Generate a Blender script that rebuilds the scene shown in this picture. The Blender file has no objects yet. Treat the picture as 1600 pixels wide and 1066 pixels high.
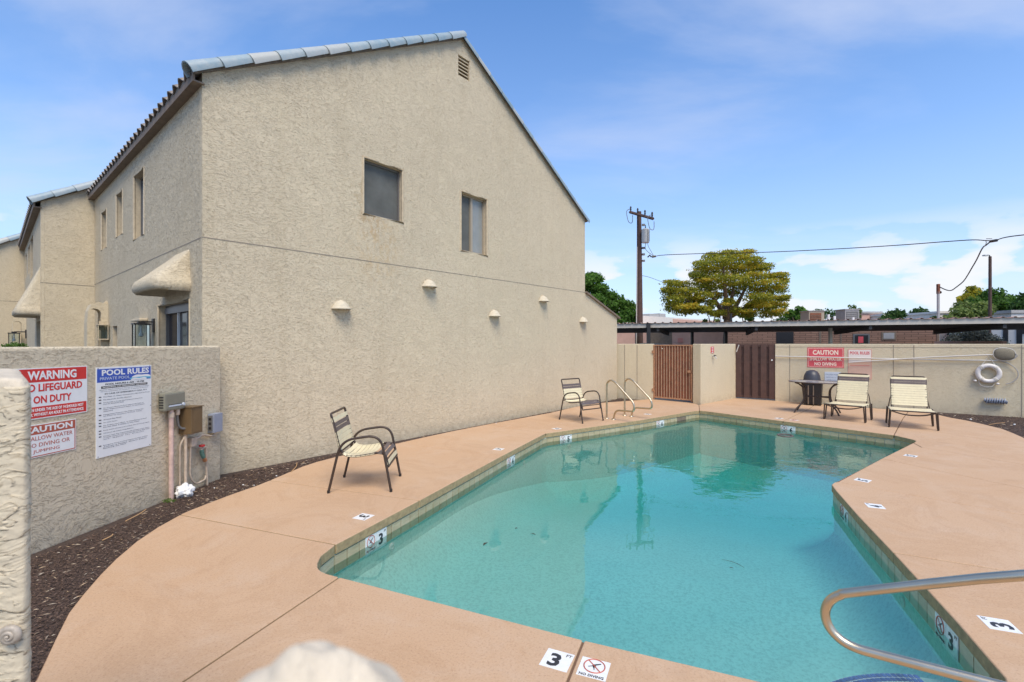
import bpy, bmesh, math, random
import numpy as np
from mathutils import Vector, Matrix, noise
from mathutils.geometry import tessellate_polygon
random.seed(7); np.random.seed(7)
R = math.radians
S = bpy.context.scene
COL = S.collection
# ------------------------------------------------------------------ camera, sky, sun, exposure
H = 1.70                      # eye height
FPX = 755.0; CX = 800.0; CY = 537.0
cd = bpy.data.cameras.new('camera'); cam = bpy.data.objects.new('camera', cd); COL.objects.link(cam)
cam.location = (0, 0, H); cam.rotation_euler = (R(90), 0, 0)
cd.sensor_width = 36; cd.lens = 36*FPX/1600; cd.shift_y = 4/1600
cd.clip_start = 0.02; cd.clip_end = 3000
cd.dof.use_dof = True; cd.dof.focus_distance = 6.0; cd.dof.aperture_fstop = 5.6
S.camera = cam

SUN_EL, SUN_AZ = 57, 163      # azimuth measured from +Y clockwise
w = bpy.data.worlds.new("World"); S.world = w; w.use_nodes = True
nt = w.node_tree; nt.nodes.clear()
def N(t, kind, **kw):
    n = t.nodes.new(kind)
    for k, v in kw.items():
        if hasattr(n, k): setattr(n, k, v)
    return n
sky = N(nt, 'ShaderNodeTexSky', sky_type='NISHITA', sun_disc=False, sun_elevation=R(SUN_EL), sun_rotation=R(SUN_AZ))
sky.altitude = 300; sky.air_density = 1.0; sky.dust_density = 0.3; sky.ozone_density = 2.0
tc = N(nt, 'ShaderNodeTexCoord')
sep = N(nt, 'ShaderNodeSeparateXYZ'); nt.links.new(tc.outputs['Generated'], sep.inputs[0])
def M(t, op, a, b=None, c=None, clamp=False):
    n = t.nodes.new('ShaderNodeMath'); n.operation = op; n.use_clamp = clamp
    for i, v in enumerate((a, b, c)):
        if v is None: continue
        if isinstance(v, (int, float)): n.inputs[i].default_value = v
        else: t.links.new(v, n.inputs[i])
    return n.outputs[0]
def ramp(t, val, stops):
    n = t.nodes.new('ShaderNodeValToRGB'); cr = n.color_ramp
    while len(cr.elements) < len(stops): cr.elements.new(0.5)
    for e, (p, c) in zip(cr.elements, stops):
        e.position = p; e.color = (c, c, c, 1) if isinstance(c, (int, float)) else (*c, 1)
    t.links.new(val, n.inputs[0]); return n.outputs[0]
def mixc(t, fac, a, b, mode='MIX'):
    n = t.nodes.new('ShaderNodeMix'); n.data_type = 'RGBA'; n.blend_type = mode
    for s, v in ((n.inputs[0], fac), (n.inputs[6], a), (n.inputs[7], b)):
        if isinstance(v, (int, float)): s.default_value = v
        elif isinstance(v, tuple): s.default_value = (*v, 1)
        else: t.links.new(v, s)
    return n.outputs[2]
# high thin wisps on a plane far above, low cumulus banks near the horizon
el = sep.outputs[2]
den = M(nt, 'ADD', M(nt, 'MAXIMUM', el, 0.0), 0.12)
comb = N(nt, 'ShaderNodeCombineXYZ')
nt.links.new(M(nt, 'DIVIDE', sep.outputs[0], den), comb.inputs[0]); nt.links.new(M(nt, 'DIVIDE', sep.outputs[1], den), comb.inputs[1])
def noise_n(t, vec, scale, detail=5, rough=0.5, dist=0.0, out='Fac'):
    n = t.nodes.new('ShaderNodeTexNoise'); n.inputs['Scale'].default_value = scale; n.inputs['Detail'].default_value = detail
    n.inputs['Roughness'].default_value = rough; n.inputs['Distortion'].default_value = dist
    if vec is not None: t.links.new(vec, n.inputs['Vector'])
    return n.outputs[out]
def mapping(t, vec, scale=(1,1,1), loc=(0,0,0), rot=(0,0,0)):
    n = t.nodes.new('ShaderNodeMapping'); n.inputs['Scale'].default_value = scale; n.inputs['Location'].default_value = loc; n.inputs['Rotation'].default_value = rot
    t.links.new(vec, n.inputs['Vector']); return n.outputs[0]
wv = mapping(nt, comb.outputs[0], (0.55, 1.0, 1), (3.1, 1.7, 0), (0, 0, R(-25)))
wisp = ramp(nt, noise_n(nt, wv, 1.15, 7, 0.55, 0.35), [(0.46, 0), (0.80, 0.75)])
cv = mapping(nt, tc.outputs['Generated'], (1, 1, 2.6), (5.3, 0.4, 0.9))
cum = ramp(nt, noise_n(nt, cv, 7.5, 8, 0.48, 0.0), [(0.48, 0), (0.52, 0.75), (0.58, 1.0)])
lowband = ramp(nt, el, [(0.0, 1), (0.13, 0.95), (0.21, 0)])
cum = M(nt, 'MULTIPLY', cum, lowband)
hazeb = ramp(nt, el, [(0.0, 0.85), (0.12, 0.55), (0.34, 0.18), (0.62, 0.0)])
hs = N(nt, 'ShaderNodeHueSaturation'); hs.inputs['Saturation'].default_value = 1.2; hs.inputs['Value'].default_value = 1.22; hs.inputs['Hue'].default_value = 0.503
nt.links.new(sky.outputs[0], hs.inputs['Color'])
c1 = mixc(nt, M(nt, 'MAXIMUM', wisp, hazeb), hs.outputs[0], (2.55, 2.98, 4.2))
c1 = mixc(nt, M(nt, 'MULTIPLY', wisp, 0.38), c1, (4.3, 4.6, 5.3))
c2 = mixc(nt, cum, c1, (4.5, 4.6, 4.85))
bg = N(nt, 'ShaderNodeBackground'); bg.inputs[1].default_value = 0.135; nt.links.new(c2, bg.inputs[0])
wo = N(nt, 'ShaderNodeOutputWorld'); nt.links.new(bg.outputs[0], wo.inputs[0])
sd = bpy.data.lights.new('sun', 'SUN'); so = bpy.data.objects.new('sun', sd); COL.objects.link(so)
sd.energy = 2.5; sd.angle = R(32); sd.color = (1, 0.90, 0.74)
az = R(SUN_AZ); sdir = Vector((math.sin(az)*math.cos(R(SUN_EL)), math.cos(az)*math.cos(R(SUN_EL)), math.sin(R(SUN_EL))))
so.rotation_euler = sdir.to_track_quat('Z', 'Y').to_euler(); so.location = (0, 0, 20)
vs = S.view_settings; vs.view_transform = 'Standard'; vs.look = 'None'; vs.gamma = 1; vs.use_curve_mapping = False
vs.exposure = 0.64

# ------------------------------------------------------------------ measuring helpers
def G(x, y, z=0.0):
    d = (H-z)*FPX/(y-CY); return Vector((d*(x-CX)/FPX, d, z))
def at(x, y, d):
    return Vector((d*(x-CX)/FPX, d, H-(y-CY)/FPX*d))
class Frame:
    """a vertical plane: s runs along it, z is up, off is out towards the viewer's side"""
    def __init__(s, p0, p1, flip=False):
        s.o = Vector((p0[0], p0[1])); e = Vector((p1[0]-p0[0], p1[1]-p0[1])); s.len = e.length; s.e = e.normalized()
        s.n = Vector((s.e.y, -s.e.x))
        if flip: s.n = -s.n
    def px(s, x, y, off=0.0):
        r = Vector(((x-CX)/FPX, 1.0)); o = s.o + s.n*off
        t = o.dot(s.n)/r.dot(s.n); p = r*t
        return ((p-o).dot(s.e), H-(y-CY)/FPX*t)
    def pt(s, a, z, off=0.0):
        p = s.o + s.e*a + s.n*off; return Vector((p.x, p.y, z))
    def e3(s): return Vector((s.e.x, s.e.y, 0))
    def n3(s): return Vector((s.n.x, s.n.y, 0))
    def mat(s, a, z, off=0.0):     # local x along the wall (reading direction), y up, z out
        ex = s.e3(); ez = s.n3(); ey = Vector((0, 0, 1))
        if ex.cross(ey).dot(ez) < 0: ex = -ex
        p = s.pt(a, z, off)
        return Matrix(((ex.x, ey.x, ez.x, p.x), (ex.y, ey.y, ez.y, p.y), (ex.z, ey.z, ez.z, p.z), (0, 0, 0, 1)))

# ------------------------------------------------------------------ materials
def mat(name):
    m = bpy.data.materials.new(name); m.use_nodes = True; t = m.node_tree
    return m, t, t.nodes['Principled BSDF']
def simple(name, col, rough=0.6, metal=0.0, nscale=0, namt=0.12, bump=0.0, bscale=60, spec=0.5, coord='Object'):
    m, t, b = mat(name)
    b.inputs['Roughness'].default_value = rough; b.inputs['Metallic'].default_value = metal
    b.inputs['Specular IOR Level'].default_value = spec
    b.inputs['Base Color'].default_value = (*col, 1)
    tcn = N(t, 'ShaderNodeTexCoord')
    if nscale:
        f = noise_n(t, tcn.outputs[coord], nscale, 5, 0.6)
        f = ramp(t, f, [(0.3, 0), (0.7, 1)])
        dk = tuple(c*(1-namt) for c in col); lt = tuple(min(1, c*(1+namt)) for c in col)
        t.links.new(mixc(t, f, dk, lt), b.inputs['Base Color'])
    if bump:
        bn = N(t, 'ShaderNodeBump'); bn.inputs['Strength'].default_value = 1; bn.inputs['Distance'].default_value = bump
        t.links.new(noise_n(t, tcn.outputs[coord], bscale, 4, 0.6), bn.inputs['Height']); t.links.new(bn.outputs[0], b.inputs['Normal'])
    return m
def stucco(name, col, sc=1.0, depth=0.006, aniso=(1, 1, 2.4), creasec=0.42, stain=None):
    """skip-trowel stucco: overlapping flat smears with torn edges, in world metres"""
    m, t, b = mat(name); b.inputs['Roughness'].default_value = 0.92; b.inputs['Specular IOR Level'].default_value = 0.2
    g = N(t, 'ShaderNodeNewGeometry'); P = g.outputs['Position']
    # slow swirl of the trowel direction
    sw = t.nodes.new('ShaderNodeVectorMath'); sw.operation = 'SCALE'
    nv = N(t, 'ShaderNodeTexNoise'); nv.inputs['Scale'].default_value = 1.3*sc; nv.inputs['Detail'].default_value = 2
    t.links.new(P, nv.inputs['Vector'])
    sb = t.nodes.new('ShaderNodeVectorMath'); sb.operation = 'SUBTRACT'; t.links.new(nv.outputs['Color'], sb.inputs[0]); sb.inputs[1].default_value = (.5, .5, .5)
    t.links.new(sb.outputs[0], sw.inputs[0]); sw.inputs['Scale'].default_value = 0.30
    ad = t.nodes.new('ShaderNodeVectorMath'); ad.operation = 'ADD'; t.links.new(P, ad.inputs[0]); t.links.new(sw.outputs[0], ad.inputs[1])
    v = mapping(t, ad.outputs[0], aniso)
    f1 = noise_n(t, v, 4.6*sc, 3, 0.5, 0.4)
    f2 = noise_n(t, mapping(t, v, (1, 1, 1), (9.1, 4.2, 7.7)), 6.5*sc, 3, 0.5, 0.5)
    g1 = M(t, 'FRACT', M(t, 'MULTIPLY', f1, 9.0)); g2_ = M(t, 'FRACT', M(t, 'MULTIPLY', f2, 8.0))
    k1 = ramp(t, noise_n(t, mapping(t, v, (1, 1, 1), (2, 6, 1)), 9*sc, 3, 0.55), [(0.43, 0), (0.53, 1)])
    k2 = ramp(t, noise_n(t, mapping(t, v, (1, 1, 1), (7, 1, 5)), 10*sc, 3, 0.55), [(0.45, 0), (0.55, 1)])
    # each smear: nearly flat, a raised lip, then a sharp torn drop
    prof = [(0.0, 0.0), (0.05, 0.06), (0.80, 0.25), (0.95, 1.0), (1.0, 0.95)]
    h1 = M(t, 'MULTIPLY', ramp(t, g1, prof), k1); h2 = M(t, 'MULTIPLY', ramp(t, g2_, prof), k2)
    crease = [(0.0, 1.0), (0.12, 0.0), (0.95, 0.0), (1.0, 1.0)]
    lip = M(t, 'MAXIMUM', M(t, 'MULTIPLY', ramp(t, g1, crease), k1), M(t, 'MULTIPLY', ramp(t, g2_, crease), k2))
    fine = noise_n(t, P, 70*sc, 3, 0.6)
    hh = M(t, 'ADD', M(t, 'MAXIMUM', h1, M(t, 'MULTIPLY', h2, 0.8)), M(t, 'MULTIPLY', fine, 0.25))
    bn = N(t, 'ShaderNodeBump'); bn.inputs['Strength'].default_value = 1.0; bn.inputs['Distance'].default_value = depth
    t.links.new(hh, bn.inputs['Height']); t.links.new(bn.outputs[0], b.inputs['Normal'])
    big = ramp(t, noise_n(t, P, 0.5, 5, 0.6), [(0.3, 0), (0.7, 1)])
    c = mixc(t, big, tuple(x*0.95 for x in col), tuple(min(1, x*1.04) for x in col))
    # shade along the torn lips, painted into the colour
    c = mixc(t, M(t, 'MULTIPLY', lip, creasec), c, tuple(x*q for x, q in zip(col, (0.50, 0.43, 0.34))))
    z = N(t, 'ShaderNodeSeparateXYZ'); t.links.new(P, z.inputs[0])
    # faint rain streaks and patched areas
    stk = ramp(t, noise_n(t, mapping(t, P, (3.2, 3.2, 0.22)), 1.0, 5, 0.65), [(0.52, 0), (0.75, 0.22)])
    c = mixc(t, stk, c, tuple(x*q for x, q in zip(col, (0.74, 0.70, 0.62))))
    pt_ = ramp(t, noise_n(t, mapping(t, P, (1, 1, 1), (11, 3, 2)), 0.8, 3, 0.5), [(0.54, 0), (0.60, 0.16)])
    c = mixc(t, pt_, c, tuple(min(1, x*q) for x, q in zip(col, (1.06, 1.06, 1.02))))
    dirt = M(t, 'MULTIPLY', ramp(t, z.outputs[2], [(0.0, 0.45), (0.22, 0.0)]), ramp(t, noise_n(t, P, 9, 5, 0.6), [(0.35, 0), (0.7, 1)]))
    c = mixc(t, dirt, c, (0.27, 0.19, 0.12))
    if stain:
        for (sx, sy, sz, rad, colr) in stain:
            dn = t.nodes.new('ShaderNodeVectorMath'); dn.operation = 'DISTANCE'
            t.links.new(mapping(t, P, (1, 1, 0.62)), dn.inputs[0]); dn.inputs[1].default_value = (sx, sy, sz*0.62)
            mk = ramp(t, M(t, 'DIVIDE', dn.outputs['Value'], rad), [(0.0, 1), (0.45, 0.75), (1.0, 0)])
            nz = ramp(t, noise_n(t, mapping(t, P, (1, 1, 0.6)), 11, 6, 0.7), [(0.46, 0), (0.62, 0.8)])
            c = mixc(t, M(t, 'MULTIPLY', mk, nz), c, colr)
    t.links.new(c, b.inputs['Base Color'])
    return m
WALLC = (0.625, 0.532, 0.378)
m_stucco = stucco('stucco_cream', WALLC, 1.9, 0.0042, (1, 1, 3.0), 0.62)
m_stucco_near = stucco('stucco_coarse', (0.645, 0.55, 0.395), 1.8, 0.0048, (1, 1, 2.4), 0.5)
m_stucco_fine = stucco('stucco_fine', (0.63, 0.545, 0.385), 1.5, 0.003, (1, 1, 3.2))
m_trim = simple('stucco_trim', (0.53, 0.44, 0.305), 0.9, 0, 14, 0.14, 0.003, 70)
m_dome = simple('sconce_plaster', (0.56, 0.49, 0.365), 0.8, 0, 25, 0.1, 0.001, 120)
m_cap = simple('plaster_cap', (0.60, 0.515, 0.39), 0.85, 0, 18, 0.2, 0.004, 90)
def deckmat():
    m, t, b = mat('salmon_deck'); g = N(t, 'ShaderNodeNewGeometry'); P = g.outputs['Position']
    b.inputs['Roughness'].default_value = 0.85; b.inputs['Specular IOR Level'].default_value = 0.25
    big = ramp(t, noise_n(t, P, 0.42, 6, 0.62), [(0.3, 0), (0.72, 1)])
    c = mixc(t, big, (0.50, 0.322, 0.19), (0.53, 0.365, 0.235))
    st = ramp(t, noise_n(t, mapping(t, P, (1, 1, 1), (4, 2, 1)), 1.9, 8, 0.75, 0.6), [(0.48, 0), (0.75, 0.45)])
    c = mixc(t, st, c, (0.55, 0.42, 0.31))
    st2 = ramp(t, noise_n(t, mapping(t, P, (1, 1, 1), (14, 5, 1)), 0.9, 9, 0.8, 1.2), [(0.50, 0), (0.56, 0.22), (0.60, 0.05), (1, 0)])
    c = mixc(t, st2, c, (0.36, 0.21, 0.11))
    sp = noise_n(t, P, 75, 4, 0.75); spk = ramp(t, sp, [(0.36, 1), (0.47, 0)])
    c = mixc(t, M(t, 'MULTIPLY', spk, 0.45), c, (0.30, 0.165, 0.10))
    wp = ramp(t, sp, [(0.58, 0), (0.70, 0.35)]); c = mixc(t, wp, c, (0.66, 0.46, 0.33))
    spot = ramp(t, noise_n(t, mapping(t, P, (1, 1, 1), (7, 3, 0)), 2.6, 2, 0.4), [(0.70, 0), (0.78, 0.28)])
    c = mixc(t, spot, c, (0.36, 0.22, 0.13))
    t.links.new(c, b.inputs['Base Color'])
    bn = N(t, 'ShaderNodeBump'); bn.inputs['Strength'].default_value = 1; bn.inputs['Distance'].default_value = 0.0022
    t.links.new(noise_n(t, P, 60, 5, 0.7), bn.inputs['Height']); t.links.new(bn.outputs[0], b.inputs['Normal'])
    return m
m_deck = deckmat()
m_coping = simple('coping_olive', (0.35, 0.255, 0.13), 0.8, 0, 22, 0.25, 0.002, 90)
m_groove = simple('groove_soil', (0.16, 0.09, 0.055), 0.95)
def mulchmat():
    m, t, b = mat('mulch'); b.inputs['Roughness'].default_value = 0.95
    tcn = N(t, 'ShaderNodeTexCoord'); oi = N(t, 'ShaderNodeAttribute', attribute_name='tint')
    c = ramp(t, oi.outputs['Fac'], [(0.0, (0.045, 0.028, 0.022)), (0.55, (0.10, 0.062, 0.045)), (0.9, (0.17, 0.11, 0.08)), (0.945, (0.45, 0.28, 0.13)), (1.0, (0.62, 0.52, 0.40))])
    t.links.new(c, b.inputs['Base Color']); return m
m_chip = mulchmat()
m_soil = simple('mulch_soil', (0.062, 0.04, 0.03), 0.95, 0, 40, 0.5, 0.012, 45)
m_asphalt = simple('asphalt', (0.09, 0.088, 0.085), 0.95, 0, 3, 0.2, 0.003, 60)
m_bronze = simple('bronze_tube', (0.062, 0.042, 0.032), 0.42, 0.25, 30, 0.2)
m_cream = simple('cream_vinyl', (0.72, 0.63, 0.41), 0.5, 0, 18, 0.06)
m_brownv = simple('brown_vinyl', (0.125, 0.095, 0.085), 0.5, 0, 18, 0.1)
m_black = simple('black_paint', (0.022, 0.02, 0.02), 0.45, 0.1, 20, 0.2)
m_steel = simple('stainless_rail', (0.60, 0.51, 0.37), 0.34, 1.0, 9, 0.08, 0.0003, 200)
m_white = simple('white_enamel', (0.78, 0.78, 0.76), 0.35, 0, 12, 0.03)
m_white_fade = simple('white_sheet_faded', (0.74, 0.66, 0.60), 0.5, 0, 4, 0.06)
m_red = simple('sign_red', (0.60, 0.03, 0.025), 0.4, 0, 12, 0.08)
m_rednd = simple('sign_red_faded', (0.44, 0.10, 0.06), 0.5, 0, 12, 0.1)
m_pinkred = simple('sign_red_bleached', (0.62, 0.085, 0.10), 0.5, 0, 10, 0.12)
m_pinktxt = simple('sign_lettering_bleached', (0.88, 0.72, 0.58), 0.6, 0, 60, 0.15)
m_pinksheet = simple('sign_sheet_pink', (0.62, 0.41, 0.31), 0.6, 0, 3, 0.1)
m_pinkline = simple('sign_line_pink', (0.60, 0.25, 0.20), 0.6)
m_blue = simple('sign_blue', (0.035, 0.09, 0.42), 0.4, 0, 10, 0.08)
m_cyan = simple('sign_wave', (0.10, 0.42, 0.60), 0.4)
m_ink = simple('ink_black', (0.03, 0.03, 0.032), 0.5)
m_inkgrey = simple('ink_grey', (0.24, 0.24, 0.25), 0.5)
m_inkblue = simple('ink_slate', (0.18, 0.22, 0.30), 0.5)
m_lightblue = simple('sign_pale_blue', (0.55, 0.60, 0.66), 0.5)
m_tilewhite = simple('marker_tile_white', (0.74, 0.74, 0.72), 0.3, 0, 30, 0.06)
m_glassdark = simple('dark_glass', (0.040, 0.030, 0.030), 0.16, 0, 0, 0, 0, 0, 0.28)
m_screen = simple('insect_screen', (0.125, 0.128, 0.118), 0.7, 0, 3, 0.16, 0, 0, 0.12)
m_drape = simple('pane_with_curtain', (0.27, 0.28, 0.265), 0.25, 0, 2, 0.15)
m_alu = simple('tan_window_frame', (0.36, 0.30, 0.22), 0.5)
m_alug = simple('grey_window_frame', (0.17, 0.165, 0.16), 0.45, 0.3)
m_fascia = simple('brown_fascia', (0.19, 0.14, 0.10), 0.75, 0, 8, 0.2)
m_rust = simple('rust_sheet', (0.19, 0.065, 0.032), 0.8, 0, 7, 0.3, 0.002, 50)
m_picket = simple('picket_tan', (0.44, 0.29, 0.19), 0.7, 0, 12, 0.22)
m_rustframe = simple('rusty_frame', (0.42, 0.22, 0.12), 0.8, 0, 22, 0.4)
m_board = simple('dark_brown_board', (0.088, 0.046, 0.036), 0.7, 0, 6, 0.2, 0.001, 40)
m_timer = simple('timer_grey', (0.215, 0.205, 0.155), 0.5, 0, 12, 0.07)
m_bronzebox = simple('bronze_box', (0.155, 0.098, 0.045), 0.5, 0.1, 5, 0.12)
m_bluegrey = simple('bluegrey_box', (0.26, 0.29, 0.36), 0.45, 0, 10, 0.08)
m_pipe = simple('painted_pipe', (0.54, 0.43, 0.32), 0.6, 0, 22, 0.18)
m_pipepink = simple('pink_pipe', (0.60, 0.42, 0.35), 0.6, 0, 16, 0.22)
m_foam = simple('white_foam', (0.76, 0.75, 0.72), 0.8, 0, 20, 0.1, 0.008, 40)
m_pinkwall = simple('pink_stucco', (0.60, 0.37, 0.29), 0.9, 0, 3, 0.08)
m_whitewall = simple('white_stucco', (0.70, 0.66, 0.60), 0.9, 0, 3, 0.06)
m_roofgrey = simple('carport_fascia', (0.60, 0.54, 0.45), 0.6, 0.1, 2, 0.08)
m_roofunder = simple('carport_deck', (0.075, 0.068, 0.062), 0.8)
m_metalac = simple('ac_metal', (0.42, 0.40, 0.38), 0.5, 0.3, 6, 0.1)
m_wood = simple('pole_wood', (0.075, 0.042, 0.032), 0.85, 0, 6, 0.25, 0.004, 30)
m_transf = simple('transformer_grey', (0.46, 0.48, 0.47), 0.4, 0.1, 6, 0.06)
m_net = simple('net_mesh', (0.20, 0.175, 0.125), 0.9, 0, 90, 0.25)
m_buoy = simple('buoy_white', (0.68, 0.64, 0.60), 0.5, 0, 20, 0.1)
m_rope = simple('rope_white', (0.66, 0.62, 0.55), 0.8, 0, 60, 0.2)
m_pole = simple('pale_pole', (0.62, 0.58, 0.52), 0.35, 0.2)
m_grill = simple('grill_black', (0.045, 0.045, 0.055), 0.42, 0, 8, 0.15)
m_tabletop = simple('table_glass_top', (0.40, 0.38, 0.36), 0.12)
m_car = simple('silver_car_paint', (0.42, 0.44, 0.47), 0.25, 0.5)
m_carglass = simple('car_glass', (0.03, 0.035, 0.04), 0.08)
m_snail = simple('snail_shell', (0.40, 0.34, 0.27), 0.45, 0, 60, 0.3)
m_mosaic_gap = simple('mosaic_grout', (0.72, 0.78, 0.80), 0.6)
m_mosaic = simple('mosaic_blue', (0.10, 0.17, 0.46), 0.25, 0, 9, 0.55)
m_leafdark = simple('leaf_litter', (0.05, 0.04, 0.02), 0.8)
def rooftile():
    m, t, b = mat('blue_rooftile'); b.inputs['Roughness'].default_value = 0.5
    oi = N(t, 'ShaderNodeObjectInfo'); g = N(t, 'ShaderNodeNewGeometry')
    c = ramp(t, oi.outputs['Random'], [(0, (0.20, 0.29, 0.34)), (0.5, (0.26, 0.34, 0.375)), (0.8, (0.32, 0.37, 0.385)), (1, (0.42, 0.42, 0.38))])
    f = ramp(t, noise_n(t, g.outputs['Position'], 9, 5, 0.65), [(0.4, 0), (0.75, 0.5)])
    c = mixc(t, f, c, (0.46, 0.46, 0.43)); t.links.new(c, b.inputs['Base Color']); return m
m_rooftile = rooftile()
m_tileunder = simple('rooftile_body_brown', (0.24, 0.205, 0.17), 0.85, 0, 12, 0.3)
def waterline():
    m, t, b = mat('waterline_tile'); b.inputs['Roughness'].default_value = 0.3
    oi = N(t, 'ShaderNodeObjectInfo'); g = N(t, 'ShaderNodeNewGeometry')
    c = ramp(t, oi.outputs['Random'], [(0, (0.42, 0.34, 0.20)), (0.4, (0.47, 0.39, 0.24)), (0.75, (0.51, 0.43, 0.28)), (1, (0.44, 0.36, 0.21))])
    f = ramp(t, noise_n(t, mapping(t, g.outputs['Position'], (1, 1, 5)), 7, 5, 0.65), [(0.4, 0), (0.75, 0.5)])
    c = mixc(t, f, c, (0.25, 0.20, 0.10)); t.links.new(c, b.inputs['Base Color']); return m
m_wltile = waterline()
m_grout = simple('tile_grout', (0.50, 0.46, 0.34), 0.8, 0, 20, 0.2)
def plaster():
    m, t, b = mat('pool_plaster'); b.inputs['Roughness'].default_value = 0.8
    g = N(t, 'ShaderNodeNewGeometry'); P = g.outputs['Position']
    big = ramp(t, noise_n(t, P, 0.9, 6, 0.65), [(0.3, 0), (0.7, 1)])
    c = mixc(t, big, (0.58, 0.78, 0.73), (0.64, 0.85, 0.81))
    sp = ramp(t, noise_n(t, P, 32, 4, 0.8), [(0.38, 0.7), (0.55, 0)])
    c = mixc(t, sp, c, (0.40, 0.57, 0.54))
    sp2 = ramp(t, noise_n(t, P, 26, 4, 0.8), [(0.55, 0), (0.7, 0.4)])
    c = mixc(t, sp2, c, (0.68, 0.84, 0.81))
    t.links.new(c, b.inputs['Base Color']); return m
m_plaster = plaster()
def water():
    m = bpy.data.materials.new('water'); m.use_nodes = True; t = m.node_tree; t.nodes.clear()
    g = N(t, 'ShaderNodeNewGeometry'); P = g.outputs['Position']
    n1 = noise_n(t, mapping(t, P, (1, 1.0, 1)), 2.4, 3, 0.5, 0.6)
    n2 = noise_n(t, mapping(t, P, (1, 1, 1), (3, 8, 0)), 7.5, 2, 0.5, 0.3)
    sp = N(t, 'ShaderNodeSeparateXYZ'); t.links.new(P, sp.inputs[0])
    # breeze ruffles the far deep end, the near shallow end is still
    amt = ramp(t, M(t, 'DIVIDE', M(t, 'ADD', sp.outputs[1], M(t, 'MULTIPLY', sp.outputs[0], 0.3)), 14.0), [(0.36, 0.16), (0.70, 0.9)])
    patch = ramp(t, noise_n(t, P, 0.6, 2, 0.5), [(0.35, 0.35), (0.65, 1)])
    h = M(t, 'MULTIPLY', M(t, 'ADD', n1, M(t, 'MULTIPLY', n2, 0.3)), M(t, 'MULTIPLY', amt, patch))
    bn = N(t, 'ShaderNodeBump'); bn.inputs['Strength'].default_value = 1; bn.inputs['Distance'].default_value = 0.011
    t.links.new(h, bn.inputs['Height'])
    fr = N(t, 'ShaderNodeFresnel'); fr.inputs['IOR'].default_value = 1.80; t.links.new(bn.outputs[0], fr.inputs['Normal'])
    gl = N(t, 'ShaderNodeBsdfGlossy'); gl.inputs['Roughness'].default_value = 0.0; t.links.new(bn.outputs[0], gl.inputs['Normal'])
    tr = N(t, 'ShaderNodeBsdfTransparent')
    mx = N(t, 'ShaderNodeMixShader'); t.links.new(fr.outputs[0], mx.inputs[0]); t.links.new(tr.outputs[0], mx.inputs[1]); t.links.new(gl.outputs[0], mx.inputs[2])
    va = N(t, 'ShaderNodeVolumeAbsorption'); va.inputs['Color'].default_value = (0.10, 0.87, 0.875, 1); va.inputs['Density'].default_value = 0.50
    o = N(t, 'ShaderNodeOutputMaterial'); t.links.new(mx.outputs[0], o.inputs['Surface']); t.links.new(va.outputs[0], o.inputs['Volume'])
    return m
m_water = water()
def clearglass():
    m = bpy.data.materials.new('lantern_glass'); m.use_nodes = True; t = m.node_tree; t.nodes.clear()
    fr = N(t, 'ShaderNodeFresnel'); fr.inputs['IOR'].default_value = 1.45
    gl = N(t, 'ShaderNodeBsdfGlossy'); gl.inputs['Roughness'].default_value = 0.02
    tr = N(t, 'ShaderNodeBsdfTransparent'); tr.inputs['Color'].default_value = (0.8, 0.85, 0.83, 1)
    mx = N(t, 'ShaderNodeMixShader'); t.links.new(fr.outputs[0], mx.inputs[0]); t.links.new(tr.outputs[0], mx.inputs[1]); t.links.new(gl.outputs[0], mx.inputs[2])
    o = N(t, 'ShaderNodeOutputMaterial'); t.links.new(mx.outputs[0], o.inputs['Surface']); return m
m_glass = clearglass()
def brick():
    m, t, b = mat('brown_block'); b.inputs['Roughness'].default_value = 0.9
    tcn = N(t, 'ShaderNodeTexCoord'); n = N(t, 'ShaderNodeTexBrick')
    v = mapping(t, tcn.outputs['Object'], (1, 1, 1), (0, 0, 0), (R(90), 0, 0))
    t.links.new(v, n.inputs['Vector']); n.inputs['Scale'].default_value = 1.0
    n.inputs['Color1'].default_value = (0.30, 0.17, 0.115, 1); n.inputs['Color2'].default_value = (0.25, 0.14, 0.095, 1); n.inputs['Mortar'].default_value = (0.12, 0.07, 0.05, 1)
    n.inputs['Brick Width'].default_value = 0.4; n.inputs['Row Height'].default_value = 0.1; n.inputs['Mortar Size'].default_value = 0.012
    t.links.new(n.outputs[0], b.inputs['Base Color']); return m
m_brick = brick()
def foliage(name, stops):
    m, t, b = mat(name); b.inputs['Roughness'].default_value = 0.6; b.inputs['Specular IOR Level'].default_value = 0.25
    a = N(t, 'ShaderNodeAttribute', attribute_name='tint')
    c = ramp(t, a.outputs['Fac'], stops); t.links.new(c, b.inputs['Base Color'])
    tl = N(t, 'ShaderNodeBsdfTranslucent'); t.links.new(c, tl.inputs[0])
    mx = N(t, 'ShaderNodeMixShader'); mx.inputs[0].default_value = 0.5
    o = t.nodes['Material Output']; t.links.new(b.outputs[0], mx.inputs[1]); t.links.new(tl.outputs[0], mx.inputs[2]); t.links.new(mx.outputs[0], o.inputs['Surface'])
    return m
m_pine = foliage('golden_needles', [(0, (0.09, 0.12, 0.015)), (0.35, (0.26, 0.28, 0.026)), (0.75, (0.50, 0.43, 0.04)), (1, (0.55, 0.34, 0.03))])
m_green = foliage('green_leaves', [(0, (0.04, 0.09, 0.015)), (0.6, (0.11, 0.23, 0.03)), (1, (0.22, 0.36, 0.07))])
m_dgreen = foliage('dark_leaves', [(0, (0.02, 0.05, 0.012)), (0.6, (0.055, 0.12, 0.025)), (1, (0.12, 0.20, 0.04))])
m_olive = foliage('olive_leaves', [(0, (0.06, 0.09, 0.02)), (0.6, (0.16, 0.22, 0.05)), (1, (0.30, 0.36, 0.12))])
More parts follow.
